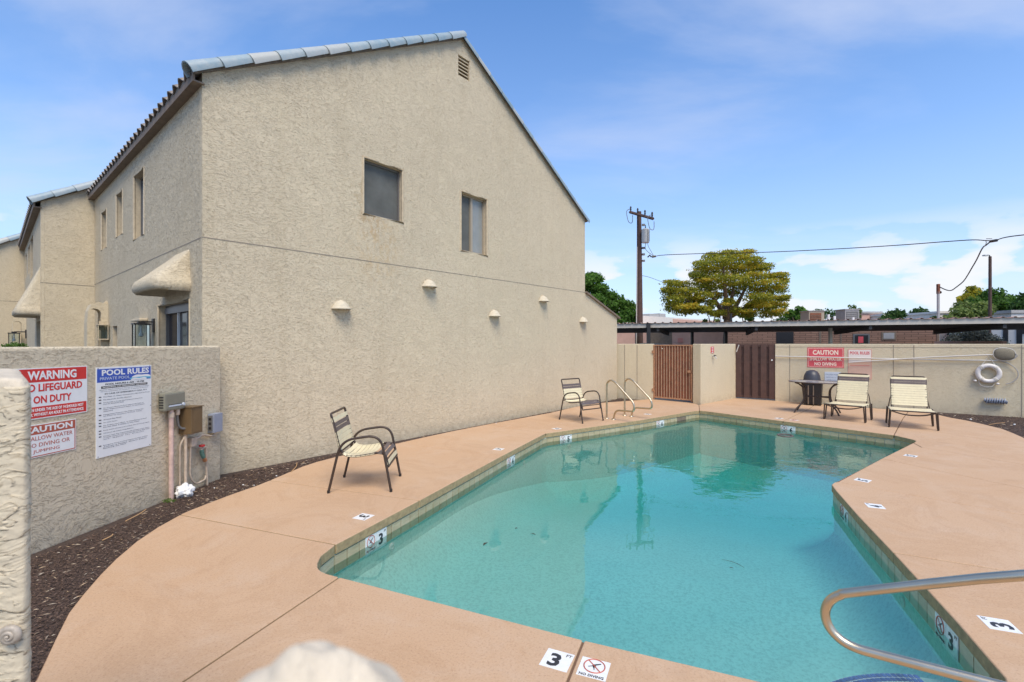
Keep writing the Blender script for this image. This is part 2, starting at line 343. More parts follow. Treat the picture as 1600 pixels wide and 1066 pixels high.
m_grey_shrub = foliage('grey_shrub_leaves', [(0, (0.035, 0.045, 0.04)), (0.6, (0.085, 0.095, 0.08)), (1, (0.16, 0.17, 0.13))])
m_bark = simple('bark', (0.11, 0.075, 0.05), 0.9, 0, 8, 0.3)

# ------------------------------------------------------------------ object helpers
def tag(o, label=None, cat=None, group=None, kind=None):
    if label: o['label'] = label
    if cat: o['category'] = cat
    if group: o['group'] = group
    if kind: o['kind'] = kind
    return o
def empty(name, loc=(0, 0, 0), rz=0.0, parent=None):
    o = bpy.data.objects.new(name, None); COL.objects.link(o); o.location = loc; o.rotation_euler = (0, 0, rz); o.empty_display_size = 0.1
    if parent: o.parent = parent
    return o
def wloc(o):
    v = Vector((0, 0, 0))
    while o: v += o.location; o = o.parent
    return v
class MB:
    def __init__(s): s.v = []; s.f = []; s.mi = []; s.cur = 0
    def face(s, pts):
        b = len(s.v); s.v += [Vector(p) for p in pts]; s.f.append(tuple(range(b, b+len(pts)))); s.mi.append(s.cur)
    def add(s, vs, fs):
        b = len(s.v); s.v += [Vector(p) for p in vs]
        for f in fs: s.f.append(tuple(i+b for i in f)); s.mi.append(s.cur)
    def box(s, lo, hi, m=None):
        x0, y0, z0 = lo; x1, y1, z1 = hi
        vs = [Vector(p) for p in ((x0,y0,z0),(x1,y0,z0),(x1,y1,z0),(x0,y1,z0),(x0,y0,z1),(x1,y0,z1),(x1,y1,z1),(x0,y1,z1))]
        if m is not None: vs = [m @ p for p in vs]
        s.add(vs, [(0,3,2,1),(4,5,6,7),(0,1,5,4),(1,2,6,5),(2,3,7,6),(3,0,4,7)])
        return s
    def fbox(s, fr, a0, a1, z0, z1, o0, o1):
        vs = [fr.pt(a, z, o) for z in (z0, z1) for (a, o) in ((a0, o0), (a1, o0), (a1, o1), (a0, o1))]
        s.add(vs, [(0,3,2,1),(4,5,6,7),(0,1,5,4),(1,2,6,5),(2,3,7,6),(3,0,4,7)]); return s
    def prism(s, poly, z0, z1):
        n = len(poly); vs = [Vector((p[0], p[1], z0)) for p in poly] + [Vector((p[0], p[1], z1)) for p in poly]
        s.add(vs, [tuple(range(n-1, -1, -1)), tuple(range(n, 2*n))] + [(i, (i+1) % n, n+(i+1) % n, n+i) for i in range(n)]); return s
    def extrude(s, pts, d):           # planar 3d polygon pushed along vector d
        n = len(pts); vs = [Vector(p) for p in pts]; vs += [p+d for p in vs]
        s.add(vs, [tuple(range(n-1, -1, -1)), tuple(range(n, 2*n))] + [(i, (i+1) % n, n+(i+1) % n, n+i) for i in range(n)]); return s
    def tube(s, path, r, seg=10, closed=False, cap=True):
        P = [Vector(p) for p in path]; n = len(P); rr = r if isinstance(r, (list, tuple)) else [r]*n
        up = None; rings = []
        for i in range(n):
            if closed: t = P[(i+1) % n]-P[i-1]
            else: t = P[min(i+1, n-1)]-P[max(i-1, 0)]
            t.normalize()
            if up is None: up = Vector((0, 0, 1)) if abs(t.z) < 0.9 else Vector((1, 0, 0))
            a = t.cross(up)
            if a.length < 1e-4: a = t.orthogonal()
            a.normalize(); b = a.cross(t); up = b
            rings.append([P[i]+(a*math.cos(2*math.pi*k/seg)+b*math.sin(2*math.pi*k/seg))*rr[i] for k in range(seg)])
        vs = [p for ring in rings for p in ring]; fs = []
        m = n if closed else n-1
        for i in range(m):
            j = (i+1) % n
            for k in range(seg):
                k2 = (k+1) % seg; fs.append((i*seg+k, i*seg+k2, j*seg+k2, j*seg+k))
        if cap and not closed:
            fs.append(tuple(range(seg-1, -1, -1))); fs.append(tuple((n-1)*seg+k for k in range(seg)))
        s.add(vs, fs); return s
    def lathe(s, prof, c=(0, 0, 0), seg=24, a0=0.0, a1=2*math.pi, m=None):
        full = abs(a1-a0-2*math.pi) < 1e-6; k = seg if full else seg+1; vs = []
        for r, z in prof:
            for i in range(k):
                a = a0+(a1-a0)*i/seg; p = Vector((c[0]+r*math.cos(a), c[1]+r*math.sin(a), c[2]+z)); vs.append(m @ p if m is not None else p)
        fs = []
        for j in range(len(prof)-1):
            for i in range(seg):
                i2 = (i+1) % k; fs.append((j*k+i, j*k+i2, (j+1)*k+i2, (j+1)*k+i))
        s.add(vs, fs); return s
    def tess(s, loops):
        """flat face with holes; loops of 3d points"""
        tr = tessellate_polygon(loops); flat = [Vector(p) for l in loops for p in l]
        s.add(flat, [tuple(t) for t in tr]); return s
    def build(s, name, mats, parent=None, local=False, smooth=False, bevel=0.0, bseg=2, flat_angle=None):
        o = mesh_obj(name, s.v, s.f, mats, parent, local, s.mi)
        me = o.data
        bm = bmesh.new(); bm.from_mesh(me); bmesh.ops.remove_doubles(bm, verts=bm.verts, dist=1e-5)
        bmesh.ops.recalc_face_normals(bm, faces=bm.faces)
        if bevel:
            es = [e for e in bm.edges if len(e.link_faces) == 2 and e.calc_face_angle(0) > 0.5]
            bmesh.ops.bevel(bm, geom=es, offset=bevel, segments=bseg, profile=0.6, affect='EDGES', clamp_overlap=True)
        bm.to_mesh(me); bm.free()
        if smooth:
            for p in me.polygons: p.use_smooth = True
            try: me.set_sharp_from_angle(angle=R(flat_angle or 50))
            except Exception: pass
        return o
def mesh_obj(name, vs, fs, mats, parent=None, local=False, mi=None):
    me = bpy.data.meshes.new(name)
    off = wloc(parent) if (parent is not None and not local) else Vector((0, 0, 0))
    me.from_pydata([tuple(v-off) for v in vs], [], fs)
    if not isinstance(mats, (list, tuple)): mats = [mats]
    for m in mats: me.materials.append(m)
    if mi and len(mats) > 1: me.polygons.foreach_set('material_index', mi)
    me.update()
    o = bpy.data.objects.new(name, me); COL.objects.link(o)
    if parent is not None: o.parent = parent
    return o
def copy_tree(o, parent=None):
    c = o.copy(); COL.objects.link(c)
    if parent is not None: c.parent = parent
    for ch in list(o.children): copy_tree(ch, c)
    return c
def offset_poly(pts, d):
    """offset closed CCW polygon outward by d"""
    n = len(pts); out = []
    for i in range(n):
        a, b, c = (Vector(pts[i-1][:2]), Vector(pts[i][:2]), Vector(pts[(i+1) % n][:2]))
        e1 = (b-a).normalized(); e2 = (c-b).normalized()
        n1 = Vector((e1.y, -e1.x)); n2 = Vector((e2.y, -e2.x)); m = n1+n2
        m = m/(max(0.25, m.length_squared/2)) ; out.append(Vector((b.x+m.x*d, b.y+m.y*d)))
    return out
def area(p): return 0.5*sum(p[i-1][0]*p[i][1]-p[i][0]*p[i-1][1] for i in range(len(p)))
def arc(c, r, a0, a1, n): return [(c[0]+r*math.cos(R(a0+(a1-a0)*i/n)), c[1]+r*math.sin(R(a0+(a1-a0)*i/n))) for i in range(n+1)]
def smooth_path(P, k=6):
    P = [Vector(p) for p in P]; out = []
    for i in range(len(P)-1):
        p0 = P[max(i-1, 0)]; p1 = P[i]; p2 = P[i+1]; p3 = P[min(i+2, len(P)-1)]
        for j in range(k):
            t = j/k; out.append(0.5*((2*p1)+(p2-p0)*t+(2*p0-5*p1+4*p2-p3)*t*t+(3*p1-p0-3*p2+p3)*t*t*t))
    out.append(P[-1]); return out
def round_path(P, r=0.08, n=5):
    """polyline with filleted corners"""
    P = [Vector(p) for p in P]; out = [P[0]]
    for i in range(1, len(P)-1):
        a, b, c = P[i-1], P[i], P[i+1]; l = min(r, (b-a).length*0.48, (c-b).length*0.48)
        p = b+(a-b).normalized()*l; q = b+(c-b).normalized()*l
        for j in range(n+1):
            t = j/n; out.append(p*(1-t)**2+b*2*t*(1-t)+q*t*t)
    out.append(P[-1]); return out
def text(s, size, m, parent, mtx, name='lettering', fit=None, bold=0.0, align='CENTER', local=False, stretch=None, depth=0.0008):
    cu = bpy.data.curves.new(name, 'FONT'); cu.body = s; cu.size = size; cu.align_x = align; cu.align_y = 'CENTER'
    cu.extrude = depth; cu.offset = bold*size; cu.resolution_u = 2; cu.space_line = 0.82
    tmp = bpy.data.objects.new('tmp', cu); me = bpy.data.meshes.new_from_object(tmp)
    bpy.data.objects.remove(tmp); bpy.data.curves.remove(cu)
    xs = [v.co.x for v in me.vertices]; ys = [v.co.y for v in me.vertices]
    if not xs: return None
    W = max(xs)-min(xs); Hh = max(ys)-min(ys)
    sx = (fit/W) if fit else 1.0; sy = (stretch/Hh) if stretch else (sx if fit else 1.0)
    cxx = (max(xs)+min(xs))/2 if align == 'CENTER' else 0; cyy = (max(ys)+min(ys))/2
    off = wloc(parent) if not local else Vector((0, 0, 0))
    for v in me.vertices:
        p = Vector(((v.co.x-cxx)*sx, (v.co.y-cyy)*sy, v.co.z)); v.co = (mtx @ p)-off
    me.materials.clear(); me.materials.append(m); me.name = name
    o = bpy.data.objects.new(name, me); COL.objects.link(o); o.parent = parent
    return o
# leaf clouds ------------------------------------------------------
def leaf_cloud(name, puffs, leaf, m, parent=None, flat=0.35, seed=1, core=0.55):
    """puffs: (centre, (rx,ry,rz), count, tintbias)"""
    rng = np.random.default_rng(seed); V = []; T = []
    for (c, r, n, tb) in puffs:
        d = rng.normal(size=(n, 3)); d /= np.linalg.norm(d, axis=1)[:, None]
        rad = core+(1-core)*rng.random(n)**0.6
        wob = 1+0.22*np.sin(d[:, 0]*5+c[0]*3)*np.cos(d[:, 1]*6+c[1])+0.12*rng.normal(size=n)
        p = np.array(c)+d*np.array(r)*(rad*wob)[:, None]
        nn = d*np.array([1, 1, 1])+rng.normal(size=(n, 3))*0.8; nn[:, 2] += flat; nn /= np.linalg.norm(nn, axis=1)[:, None]
        a = np.cross(nn, rng.normal(size=(n, 3))); a /= np.linalg.norm(a, axis=1)[:, None]; b = np.cross(nn, a)
        s = leaf*(0.6+0.8*rng.random(n))[:, None]
        q = np.stack([p-a*s, p-b*s*0.5, p+a*s, p+b*s*0.5], axis=1); V.append(q.reshape(-1, 3))
        T.append(np.clip(0.5*rng.random(n)+tb+0.12*rng.normal(size=n), 0, 1))
    V = np.concatenate(V); T = np.concatenate(T); n = len(T)
    if parent is not None: V = V-np.array(wloc(parent))
    me = bpy.data.meshes.new(name); me.vertices.add(4*n); me.vertices.foreach_set('co', V.astype(np.float32).ravel())
    me.loops.add(4*n); me.loops.foreach_set('vertex_index', np.arange(4*n, dtype=np.int32))
    me.polygons.add(n); me.polygons.foreach_set('loop_start', np.arange(0, 4*n, 4, dtype=np.int32))
    me.update(calc_edges=True)
    at_ = me.attributes.new('tint', 'FLOAT', 'FACE'); at_.data.foreach_set('value', T.astype(np.float32))
    me.materials.append(m); me.validate()
    o = bpy.data.objects.new(name, me); COL.objects.link(o)
    if parent is not None: o.parent = parent
    return o

# ================================================================== POOL AND DECK
def g2(x, y): v = G(x, y); return (v.x, v.y)
BC = [(2.02, 2.135), (2.16, 2.12), (2.27, 2.17), (2.345, 2.28)]                  # rounded near right corner, out of frame
edge_near = [g2(531, 901), g2(912, 999)]
pool_top = [g2(497.5, 886), g2(499.5, 889), g2(504, 892.5), g2(511.5, 895.8), g2(531, 901), g2(912, 999), g2(1180, 1061.5)] + BC + \
    [g2(1568, 1058), g2(1493, 971), g2(1394, 863), g2(1340, 806), g2(1305, 766), g2(1298.5, 757), g2(1300, 754), g2(1309, 750), g2(1377, 715.5), g2(1425, 691.5), g2(1431, 689), g2(1426, 686.8),
     g2(1396.6, 680), g2(1223, 658), g2(1105, 642.8), g2(1093, 641.5), g2(1082, 642.8), g2(1000, 656.6), g2(856, 676.8), g2(849, 679), g2(785, 712.3), g2(656, 782), g2(525, 851), g2(503, 868), g2(497.5, 879)]
if area(pool_top) < 0: pool_top.reverse()
basin = offset_poly(pool_top, 0.03)
sheet_hole = offset_poly(pool_top, 0.07)
water_poly = offset_poly(pool_top, 0.05)

ground = MB()
big = [(-160, -60), (260, -60), (260, 400), (-160, 400)]
ground.tess([[Vector((x, y, -0.06)) for x, y in big], [Vector((x, y, -0.06)) for x, y in sheet_hole]])
o = ground.build('ground', m_asphalt); tag(o, kind='structure')

fr_left = Frame(g2(51.7, 860.5), g2(323.7, 753.2))           # low wall on the left
gb = lambda x: CY+0.1875*(1420-x)                            # foot of the gable wall in the photograph
fr_gable = Frame(g2(316, gb(316)), g2(957, gb(957)))
fr_back = Frame(g2(1211, 626.6), g2(1600, 651))
_a, _z = fr_gable.px(578, 340); _p = fr_gable.pt(_a, _z); _q = fr_gable.pt(*fr_gable.px(562, 300)); _r = fr_gable.pt(*fr_gable.px(590, 380))
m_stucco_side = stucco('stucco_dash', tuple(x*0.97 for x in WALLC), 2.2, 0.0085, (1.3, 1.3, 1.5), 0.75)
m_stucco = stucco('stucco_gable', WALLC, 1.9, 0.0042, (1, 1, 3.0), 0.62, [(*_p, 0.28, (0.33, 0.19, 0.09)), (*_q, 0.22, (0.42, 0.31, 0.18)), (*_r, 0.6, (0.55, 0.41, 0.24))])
fr_gate1 = Frame(g2(1020.6, 624.3), g2(1081.5, 629.8))
fr_gate2 = Frame(g2(1149, 622.6), g2(1211, 626.6))
fr_seg = Frame(g2(957, 621.0), g2(1020.6, 624.3))
fr_ang = Frame(g2(1095, 632.2), g2(1149, 622.4))

mulch_outer = [(-4.05, 0.2), (8.9, 0.2)] + [fr_back.pt(s, 0)[:2] for s in (7.6, 5.2, 0)] + [g2(1148, 620), g2(1095, 630), g2(1082, 629.5), g2(1020, 622), g2(958, 620)] + \
    [fr_gable.pt(s, 0, -0.05)[:2] for s in (6, 3, 0.2)]
bed = MB(); bed.tess([[Vector((x, y, -0.028)) for x, y in mulch_outer], [Vector((x, y, -0.028)) for x, y in sheet_hole]])
bed_o = bed.build('mulch_bed', m_soil); tag(bed_o, kind='structure')

# deck: cast slabs parted by tooled joints, their pool edge is the coping
deck = empty('pool_deck'); tag(deck, 'salmon coloured textured concrete deck running round the pool', 'deck', kind='structure')
P = g2
J12b = (-2.385, 0.45); J11b = (-0.49, 0.45)
slabs = [
 [P(531,901), P(511.5,895.8), P(504,892.5), P(499.5,889), P(497.5,886), P(497.5,879), P(503,868), P(525,851), P(281,804), P(265,813), P(245,824), P(212,846), P(180,873), P(155,898), P(128,929), P(106,957), P(84,1000), P(54,1064), (-2.50,1.9), (-2.52,1.2), (-2.50,0.45), J12b],
 [P(531,901), J12b, J11b, P(912,999)],
 [P(912,999), J11b, (8.0,0.45), (8.0,0.75), (5.9,2.2), P(1568,891), P(1394,863), P(1493,971), P(1568,1058)] + BC[::-1] + [P(1180,1061.5)],
 [P(1394,863), P(1568,891), (5.9,2.2), (8.0,0.75), (8.05,3.2), P(1600,805), P(1480,783.5), P(1309,752.8), P(1303,753.6), P(1298.5,757), P(1305,766), P(1340,806)],
 [P(1309,752.8), P(1480,783.5), P(1600,805), (8.05,3.2), (8.15,4.6), (6.5,5.3), P(1600,763), P(1480,738.4), P(1377,716.5)],
 [P(1377,716.5), P(1480,738.4), P(1600,763), (6.5,5.3), (8.15,4.6), (8.4,6.6), P(1600,726), P(1440,699), P(1427,692)],
 [P(1427,692), P(1440,699), P(1600,726), (8.4,6.6), (8.9,8.0), P(1600,684), P(1584,677), P(1566,670), P(1535,662.5), P(1510,657), P(1487,653), P(1454,645.5), P(1420,641.8), P(1410.6,654), P(1396.6,680), P(1426,686.8), P(1431,689)],
 [P(1396.6,680), P(1410.6,654), P(1420,641.8), P(1359,637.6), P(1275,631), P(1262,640), P(1223,658)],
 [P(1223,658), P(1262,640), P(1275,631), P(1211,625.6), P(1149,621.5), P(1095,631.4), P(1092,633), P(1093,641.6), P(1105,642.8)],
 [P(1093,641.6), P(1092,633), P(1082,628.6), P(1020,623.4), P(988,626), P(942,629.2), P(900,635.5), P(860,645), P(762,663), P(856,676.8), P(1000,656.6), P(1082,642.8)],
 [P(853,677.3), P(762,663), P(713,672.5), P(668,682), P(622,692.5), P(785,712.3), P(849,679)],
 [P(785,712.3), P(622,692.5), P(570,703), P(520.6,715), P(495,721.5), P(472,729), P(421,750.6), P(656,782)],
 [P(656,782), P(421,750.6), P(400,759), P(365,771), P(325,786), P(292,799), P(281,804), P(525,851)]]
# one point shared by two slabs at the far left corner
slabs[9][-3] = P(853, 677.3)
for sl in slabs:
    if area(sl) < 0: sl.reverse()
    sl = offset_poly(sl, -0.006)
    mb = MB(); mb.prism(sl, -0.09, 0.0)
    o = mb.build('slab', [m_deck, m_coping], deck, bevel=0.012, bseg=3)
    for p in o.data.polygons:
        if p.normal.z < 0.45: p.material_index = 1
grv = MB(); 
dk_out = [P(54,1064), (-2.4,0.5), (7.9,0.5), (8.6,7.6), P(1590,686), P(1535,663.5), P(1454,647), P(1420,643), P(1275,633), P(1211,628), P(1150,624), P(1095,634), P(1080,631), P(990,628), P(900,637), P(762,665), P(622,695), P(472,731), P(365,773), P(292,801), P(212,848), P(155,900), P(106,959)]
grv.tess([[Vector((x, y, -0.011)) for x, y in dk_out], [Vector((x, y, -0.011)) for x, y in offset_poly(pool_top, 0.012)]])
grv.build('joint_bed', m_groove, deck)

# basin
pool = MB()
n = len(basin)
for i in range(n):
    a = basin[i]; b = basin[(i+1) % n]
    pool.face([(a[0], a[1], -2.4), (b[0], b[1], -2.4), (b[0], b[1], -0.05), (a[0], a[1], -0.05)])
pool_o = pool.build('swimming_pool', m_plaster); tag(pool_o, kind='structure')
def floor_z(x, y):
    t = (0.35*x+0.94*y-5.2)/5.5; t = max(0, min(1, t)); t = t*t*(3-2*t)
    return -(0.18+0.58+0.70*t)
def wall_dist(x, y):
    best = 9.0; ins = False; n = len(basin)
    for i in range(n):
        x1, y1 = basin[i-1]; x2, y2 = basin[i]
        if (y1 > y) != (y2 > y) and x < (x2-x1)*(y-y1)/(y2-y1)+x1: ins = not ins
        dx, dy = x2-x1, y2-y1; t = max(0, min(1, ((x-x1)*dx+(y-y1)*dy)/(dx*dx+dy*dy+1e-9))); best = min(best, math.hypot(x-x1-dx*t, y-y1-dy*t))
    return best if ins else -best
fl = MB(); NX, NY = 110, 128; vs = []; fs = []
for j in range(NY+1):
    for i in range(NX+1):
        x = -2.0+i*(9.6/NX); y = 1.6+j*(11.2/NY); d_ = wall_dist(x, y); cv_r = 0.50; cv_z = 0.34*min(1.12, max(0.0, 1-d_/cv_r))**2.2 ; vs.append((x, y, floor_z(x, y)+cv_z))
for j in range(NY):
    for i in range(NX): k = j*(NX+1)+i; fs.append((k, k+1, k+NX+2, k+NX+1))
fl.add(vs, fs); fl.build('pool_floor', m_plaster, pool_o, smooth=True, flat_angle=80)
# entry step in the near right corner with its blue mosaic nosing
SC = (2.36, 2.0); SR = 1.05; SZ = -0.385
st = MB(); prof = [(0.0, SZ), (SR-0.012, SZ), (SR, SZ-0.012), (SR, -1.1)]
st.lathe(prof, (SC[0], SC[1], 0), 64); st.build('entry_step', m_plaster, pool_o, smooth=True)
mg = MB(); mg.lathe([(SR-0.075, SZ+0.002), (SR+0.003, SZ+0.002), (SR+0.003, SZ-0.06)], (SC[0], SC[1], 0), 96, R(80), R(200))
mg.build('mosaic_grout', m_mosaic_gap, pool_o)
ms = MB(); nt_ = 66
for k in range(nt_):
    a0 = R(80)+R(120)*k/nt_; a1 = R(80)+R(120)*(k+0.78)/nt_
    for (r0, r1) in ((SR-0.070, SR-0.042), (SR-0.032, SR-0.004)):
        pts = [(SC[0]+r*math.cos(a), SC[1]+r*math.sin(a), SZ+0.003) for r, a in ((r0, a0), (r1, a0), (r1, a1), (r0, a1))]
        ms.extrude(pts, Vector((0, 0, 0.004)))
    pts = [(SC[0]+(SR+0.004)*math.cos(a), SC[1]+(SR+0.004)*math.sin(a), z) for a, z in ((a0, SZ-0.004), (a1, SZ-0.004), (a1, SZ-0.032), (a0, SZ-0.032))]
    ms.face(pts)
tag(ms.build('mosaic_trim', m_mosaic, pool_o), kind='stuff')
# water
wt = MB(); wt.prism(water_poly, -2.3, -0.18)
wo_ = wt.build('water', m_water); tag(wo_, kind='structure')

# waterline tiles, one by one; marker tiles replace some of them
def along(poly, spacing):
    n = len(poly)
    for i in range(n):
        a = Vector(poly[i]); b = Vector(poly[(i+1) % n]); L = (b-a).length
        if L < 0.05: continue
        k = max(1, round(L/spacing)); e = (b-a)/L
        for j in range(k): yield a+e*(L*(j+0.5)/k), e, L/k
tile_me = {}
def box_mesh(key, lo, hi, m):
    if key not in tile_me:
        mb = MB(); mb.box(lo, hi); o = mb.build(key, m, None, local=True); tile_me[key] = o.data; bpy.data.objects.remove(o)
    return tile_me[key]
for p, e, L in along(basin, 0.155):
    if p.y < 2.6 and p.x < 1.9 : pass
    me = box_mesh('wl_tile', (-0.0745, -0.012, -0.075), (0.0745, 0.0, 0.075), m_wltile)
    o = bpy.data.objects.new('tile', me); COL.objects.link(o); o.parent = pool_o
    o.location = (p.x, p.y, -0.176+random.uniform(-.001, .001)); o.rotation_euler = (0, random.uniform(-.006, .006), math.atan2(e.y, e.x)+math.pi)
    o.scale = (L/0.155*0.985, 1, 1)
# ---- depth markers
def near_edge(pt):
    best = None; n = len(basin); p = Vector(pt)
    for i in range(n):
        a = Vector(basin[i]); b = Vector(basin[(i+1) % n]); L = (b-a).length
        if L < 0.3: continue
        e = (b-a)/L; t = max(0, min(L, (p-a).dot(e))); q = a+e*t; d = (p-q).length
        if best is None or d < best[0]: best = (d, q, e)
    return best
def pictogram(mtx, parent, s, local=False):
    ring = MB(); ring.tube([(0.36*math.cos(2*math.pi*k/28)*s, (0.12+0.36*math.sin(2*math.pi*k/28))*s, 0.0006) for k in range(28)], 0.022*s, 4, closed=True)
    c = 0.255*s; ring.box((-0.36*s, -0.02*s, 0), (0.36*s, 0.02*s, 0.0012), Matrix.Translation((0, 0.12*s, 0)) @ Matrix.Rotation(R(-45), 4, 'Z'))
    o = MB(); o.v = [mtx @ v for v in ring.v]; o.f = ring.f; o.mi = ring.mi; o.build('prohibition_ring', m_rednd, parent)
    fg = MB()
    fg.lathe([(0.0, 0.0009), (0.045*s, 0.0009)], (0.02*s, 0.10*s, 0), 10)
    for (x0, y0, x1, y1, ww) in ((-0.02, 0.16, 0.20, 0.30, 0.035), (-0.05, 0.14, 0.0, 0.02, 0.03), (-0.02, 0.13, -0.20, 0.03, 0.02), (0.0, 0.05, 0.03, -0.08, 0.02)):
        a = Vector((x0*s, y0*s, 0.0009)); b = Vector((x1*s, y1*s, 0.0009)); d = (b-a).normalized(); nn = Vector((-d.y, d.x, 0))*ww*s
        fg.face([a-nn, b-nn*0.6, b+nn*0.6, a+nn])
    o = MB(); o.v = [mtx @ v for v in fg.v]; o.f = fg.f; o.mi = fg.mi; o.build('diving_figure', m_ink, parent)
def deck_marker(x, y, txt, size=0.152, shift=0.0, ex=None):
    c = Vector(g2(x, y)); d, q, e = near_edge(c); up = (q-c).normalized()
    ex = Vector((up.y, -up.x))
    m = Matrix(((ex.x, up.x, 0, c.x), (ex.y, up.y, 0, c.y), (0, 0, 1, 0.0), (0, 0, 0, 1)))
    mb = MB(); h = size/2; mb.box((-h, -h, -0.004), (h, h, 0.0015), m); o = mb.build('depth_marker', m_tilewhite, deck)
    mt = m @ Matrix.Translation((0, 0, 0.0022))
    if txt == 'nd':
        pictogram(mt, o, size); text('NO DIVING', 0.03, m_ink, o, mt @ Matrix.Translation((0, -0.40*size, 0)), fit=0.84*size, bold=0.02)
    else:
        text(txt, 0.12, m_ink, o, mt @ Matrix.Translation((-0.08*size, -0.04*size, 0)), 'numeral', bold=0.03, stretch=0.70*size, fit=0.42*size)
        text('FT', 0.03, m_ink, o, mt @ Matrix.Translation((0.34*size, 0.33*size, 0)), 'unit', fit=0.2*size)
deck_marker(870.6, 1031.4, '3'); deck_marker(927.6, 1045, 'nd')
for x, y, t in ((568, 807.7, '3'), (1561, 976, '3'), (1367, 790.8, '4'), (1348, 750.5, '5'), (1423, 712.3, '5'), (779, 702, '4'), (870, 670, '5'), (1012, 647.3, '6'), (1217, 653.8, '6')): deck_marker(x, y, t)
deck_marker(1241, 656.6, 'nd')
def wall_marker(x, y, txt, both=True):
    # the photograph's spot on the plane of the tile band
    c = G(x, y, -0.16); d, q, e = near_edge((c.x, c.y)); ang = e
    ex = -Vector((e.x, e.y, 0)); nrm = Vector((-e.y, e.x, 0))     # into the pool
    ez = Vector((0, 0, 1))
    if ex.cross(ez).dot(nrm) < 0: ex = -ex
    for k, tt in enumerate(('nd', txt) if both else (txt,)):
        cc = Vector((q.x, q.y, -0.170))+ex*((k-0.5)*0.156 if both else 0)+nrm*0.0125
        m = Matrix(((ex.x, 0, nrm.x, cc.x), (ex.y, 0, nrm.y, cc.y), (0, 1, 0, cc.z), (0, 0, 0, 1)))
        mb = MB(); mb.box((-0.076, -0.076, 0), (0.076, 0.076, 0.004), m); o = mb.build('depth_marker', m_tilewhite, pool_o)
        mt = m @ Matrix.Translation((0, 0, 0.005))
        if tt == 'nd': pictogram(mt, o, 0.15); text('NO DIVING', 0.03, m_ink, o, mt @ Matrix.Translation((0, -0.06, 0)), fit=0.126, bold=0.02)
        else:
            text(tt, 0.12, m_ink, o, mt @ Matrix.Translation((-0.012, -0.006, 0)), 'numeral', bold=0.03, stretch=0.105, fit=0.063)
            text('FT', 0.03, m_ink, o, mt @ Matrix.Translation((0.052, 0.05, 0)), 'unit', fit=0.03)
for x, y, t in ((589, 843, '3'), (796, 720, '4'), (883, 685, '5'), (1020, 660, '6'), (1228, 671, '6'), (1326, 803, '4'), (1480, 990, '3')): wall_marker(x, y, t)
# return jets, skimmer mouth, lamp ring, floor drains
def on_wall(x, y, z):
    c = G(x, y, z); d, q, e = near_edge((c.x, c.y)); return q, e
for x, y, z in ((615, 855, -0.33), (1406, 940, -0.33), (814, 723, -0.33), (859, 690, -0.33)):
    q, e = on_wall(x, y, z); nrm = Vector((-e.y, e.x, 0)); ex = Vector((e.x, e.y, 0))
    m = Matrix(((ex.x, 0, nrm.x, q.x), (ex.y, 0, nrm.y, q.y), (0, 1, 0, z), (0, 0, 0, 1)))
    mb = MB(); mb.lathe([(0.040, 0.0), (0.038, 0.010), (0.020, 0.016), (0.014, 0.008), (0.0, 0.006)], seg=20, m=m)
    mb.build('return_jet', m_tilewhite, pool_o, smooth=True)
q, e = on_wall(1057, 652, -0.12); nrm = Vector((-e.y, e.x, 0)); ex = Vector((e.x, e.y, 0))
m = Matrix(((ex.x, 0, nrm.x, q.x), (ex.y, 0, nrm.y, q.y), (0, 1, 0, -0.155), (0, 0, 0, 1)))
mb = MB(); mb.box((-0.2, -0.06, 0.0), (0.2, 0.06, 0.014), m); mb.build('skimmer_mouth', m_fascia, pool_o)
c = G(1227, 680.5, -0.18); mb = MB(); mb.tube([Vector((0.135*math.cos(2*math.pi*k/28), 0.135*math.sin(2*math.pi*k/28), 0)) for k in range(28)], 0.016, 8, closed=True)
o = mb.build('floating_ring', m_brownv, None, smooth=True); o.location = c; tag(o, 'thin dark ring floating below the far white depth marker', 'ring')
for x, y in ((1222, 738), (1112, 712)):
    z = -1.35
    for _ in range(6): c = G(x, y, z); z = floor_z(c.x, c.y)
    mb = MB(); mb.lathe([(0.0, z+0.06), (0.11, z+0.05), (0.15, z+0.0)], (c.x, c.y, 0), 24); mb.build('floor_drain', m_tilewhite, pool_o, smooth=True)
# things that drifted in
def litter(x, y, L, ww, ang, lab, cat='leaf', name='fallen_leaf', z=-0.176, m=m_leafdark):
    c = G(x, y, z); mb = MB(); d = Vector((math.cos(ang), math.sin(ang), 0)); nn = Vector((-d.y, d.x, 0))
    pts = []
    K = 8
    for k in range(K+1):
        t = k/K; pts.append((c+d*(t-0.5)*L+Vector((0, 0, 0.004*math.sin(t*3)))+nn*0.12*L*math.sin(t*3), ww*math.sin(math.pi*min(1, max(0.06, t)))+0.0008))
    for k in range(K):
        (a, wa), (b, wb) = pts[k], pts[k+1]; mb.face([a-nn*wa, b-nn*wb, b+nn*wb, a+nn*wa])
    o = mb.build(name, m, None); o.location = c
    for v in o.data.vertices: v.co -= c
    mod = o.modifiers.new('thickness', 'SOLIDIFY'); mod.thickness = 0.0015
    tag(o, lab, cat); return o
litter(759, 850, 0.075, 0.012, 1.0, 'dark fallen leaf nearest the left edge, floating on the shaded green water')
litter(833, 835, 0.055, 0.008, -0.5, 'small curled brown leaf afloat, rightmost of three specks on the green water')
litter(807, 826, 0.028, 0.010, 0.4, 'tiny round dark leaf fragment afloat, farthest of three specks on the green water')
litter(1145, 881, 0.20, 0.0022, -0.95, 'long thin curved twig floating on the pale sky reflection in mid pool', 'twig', 'twig')
litter(1143, 888, 0.03, 0.004, -0.3, 'small sliver of leaf floating beside the long thin twig')

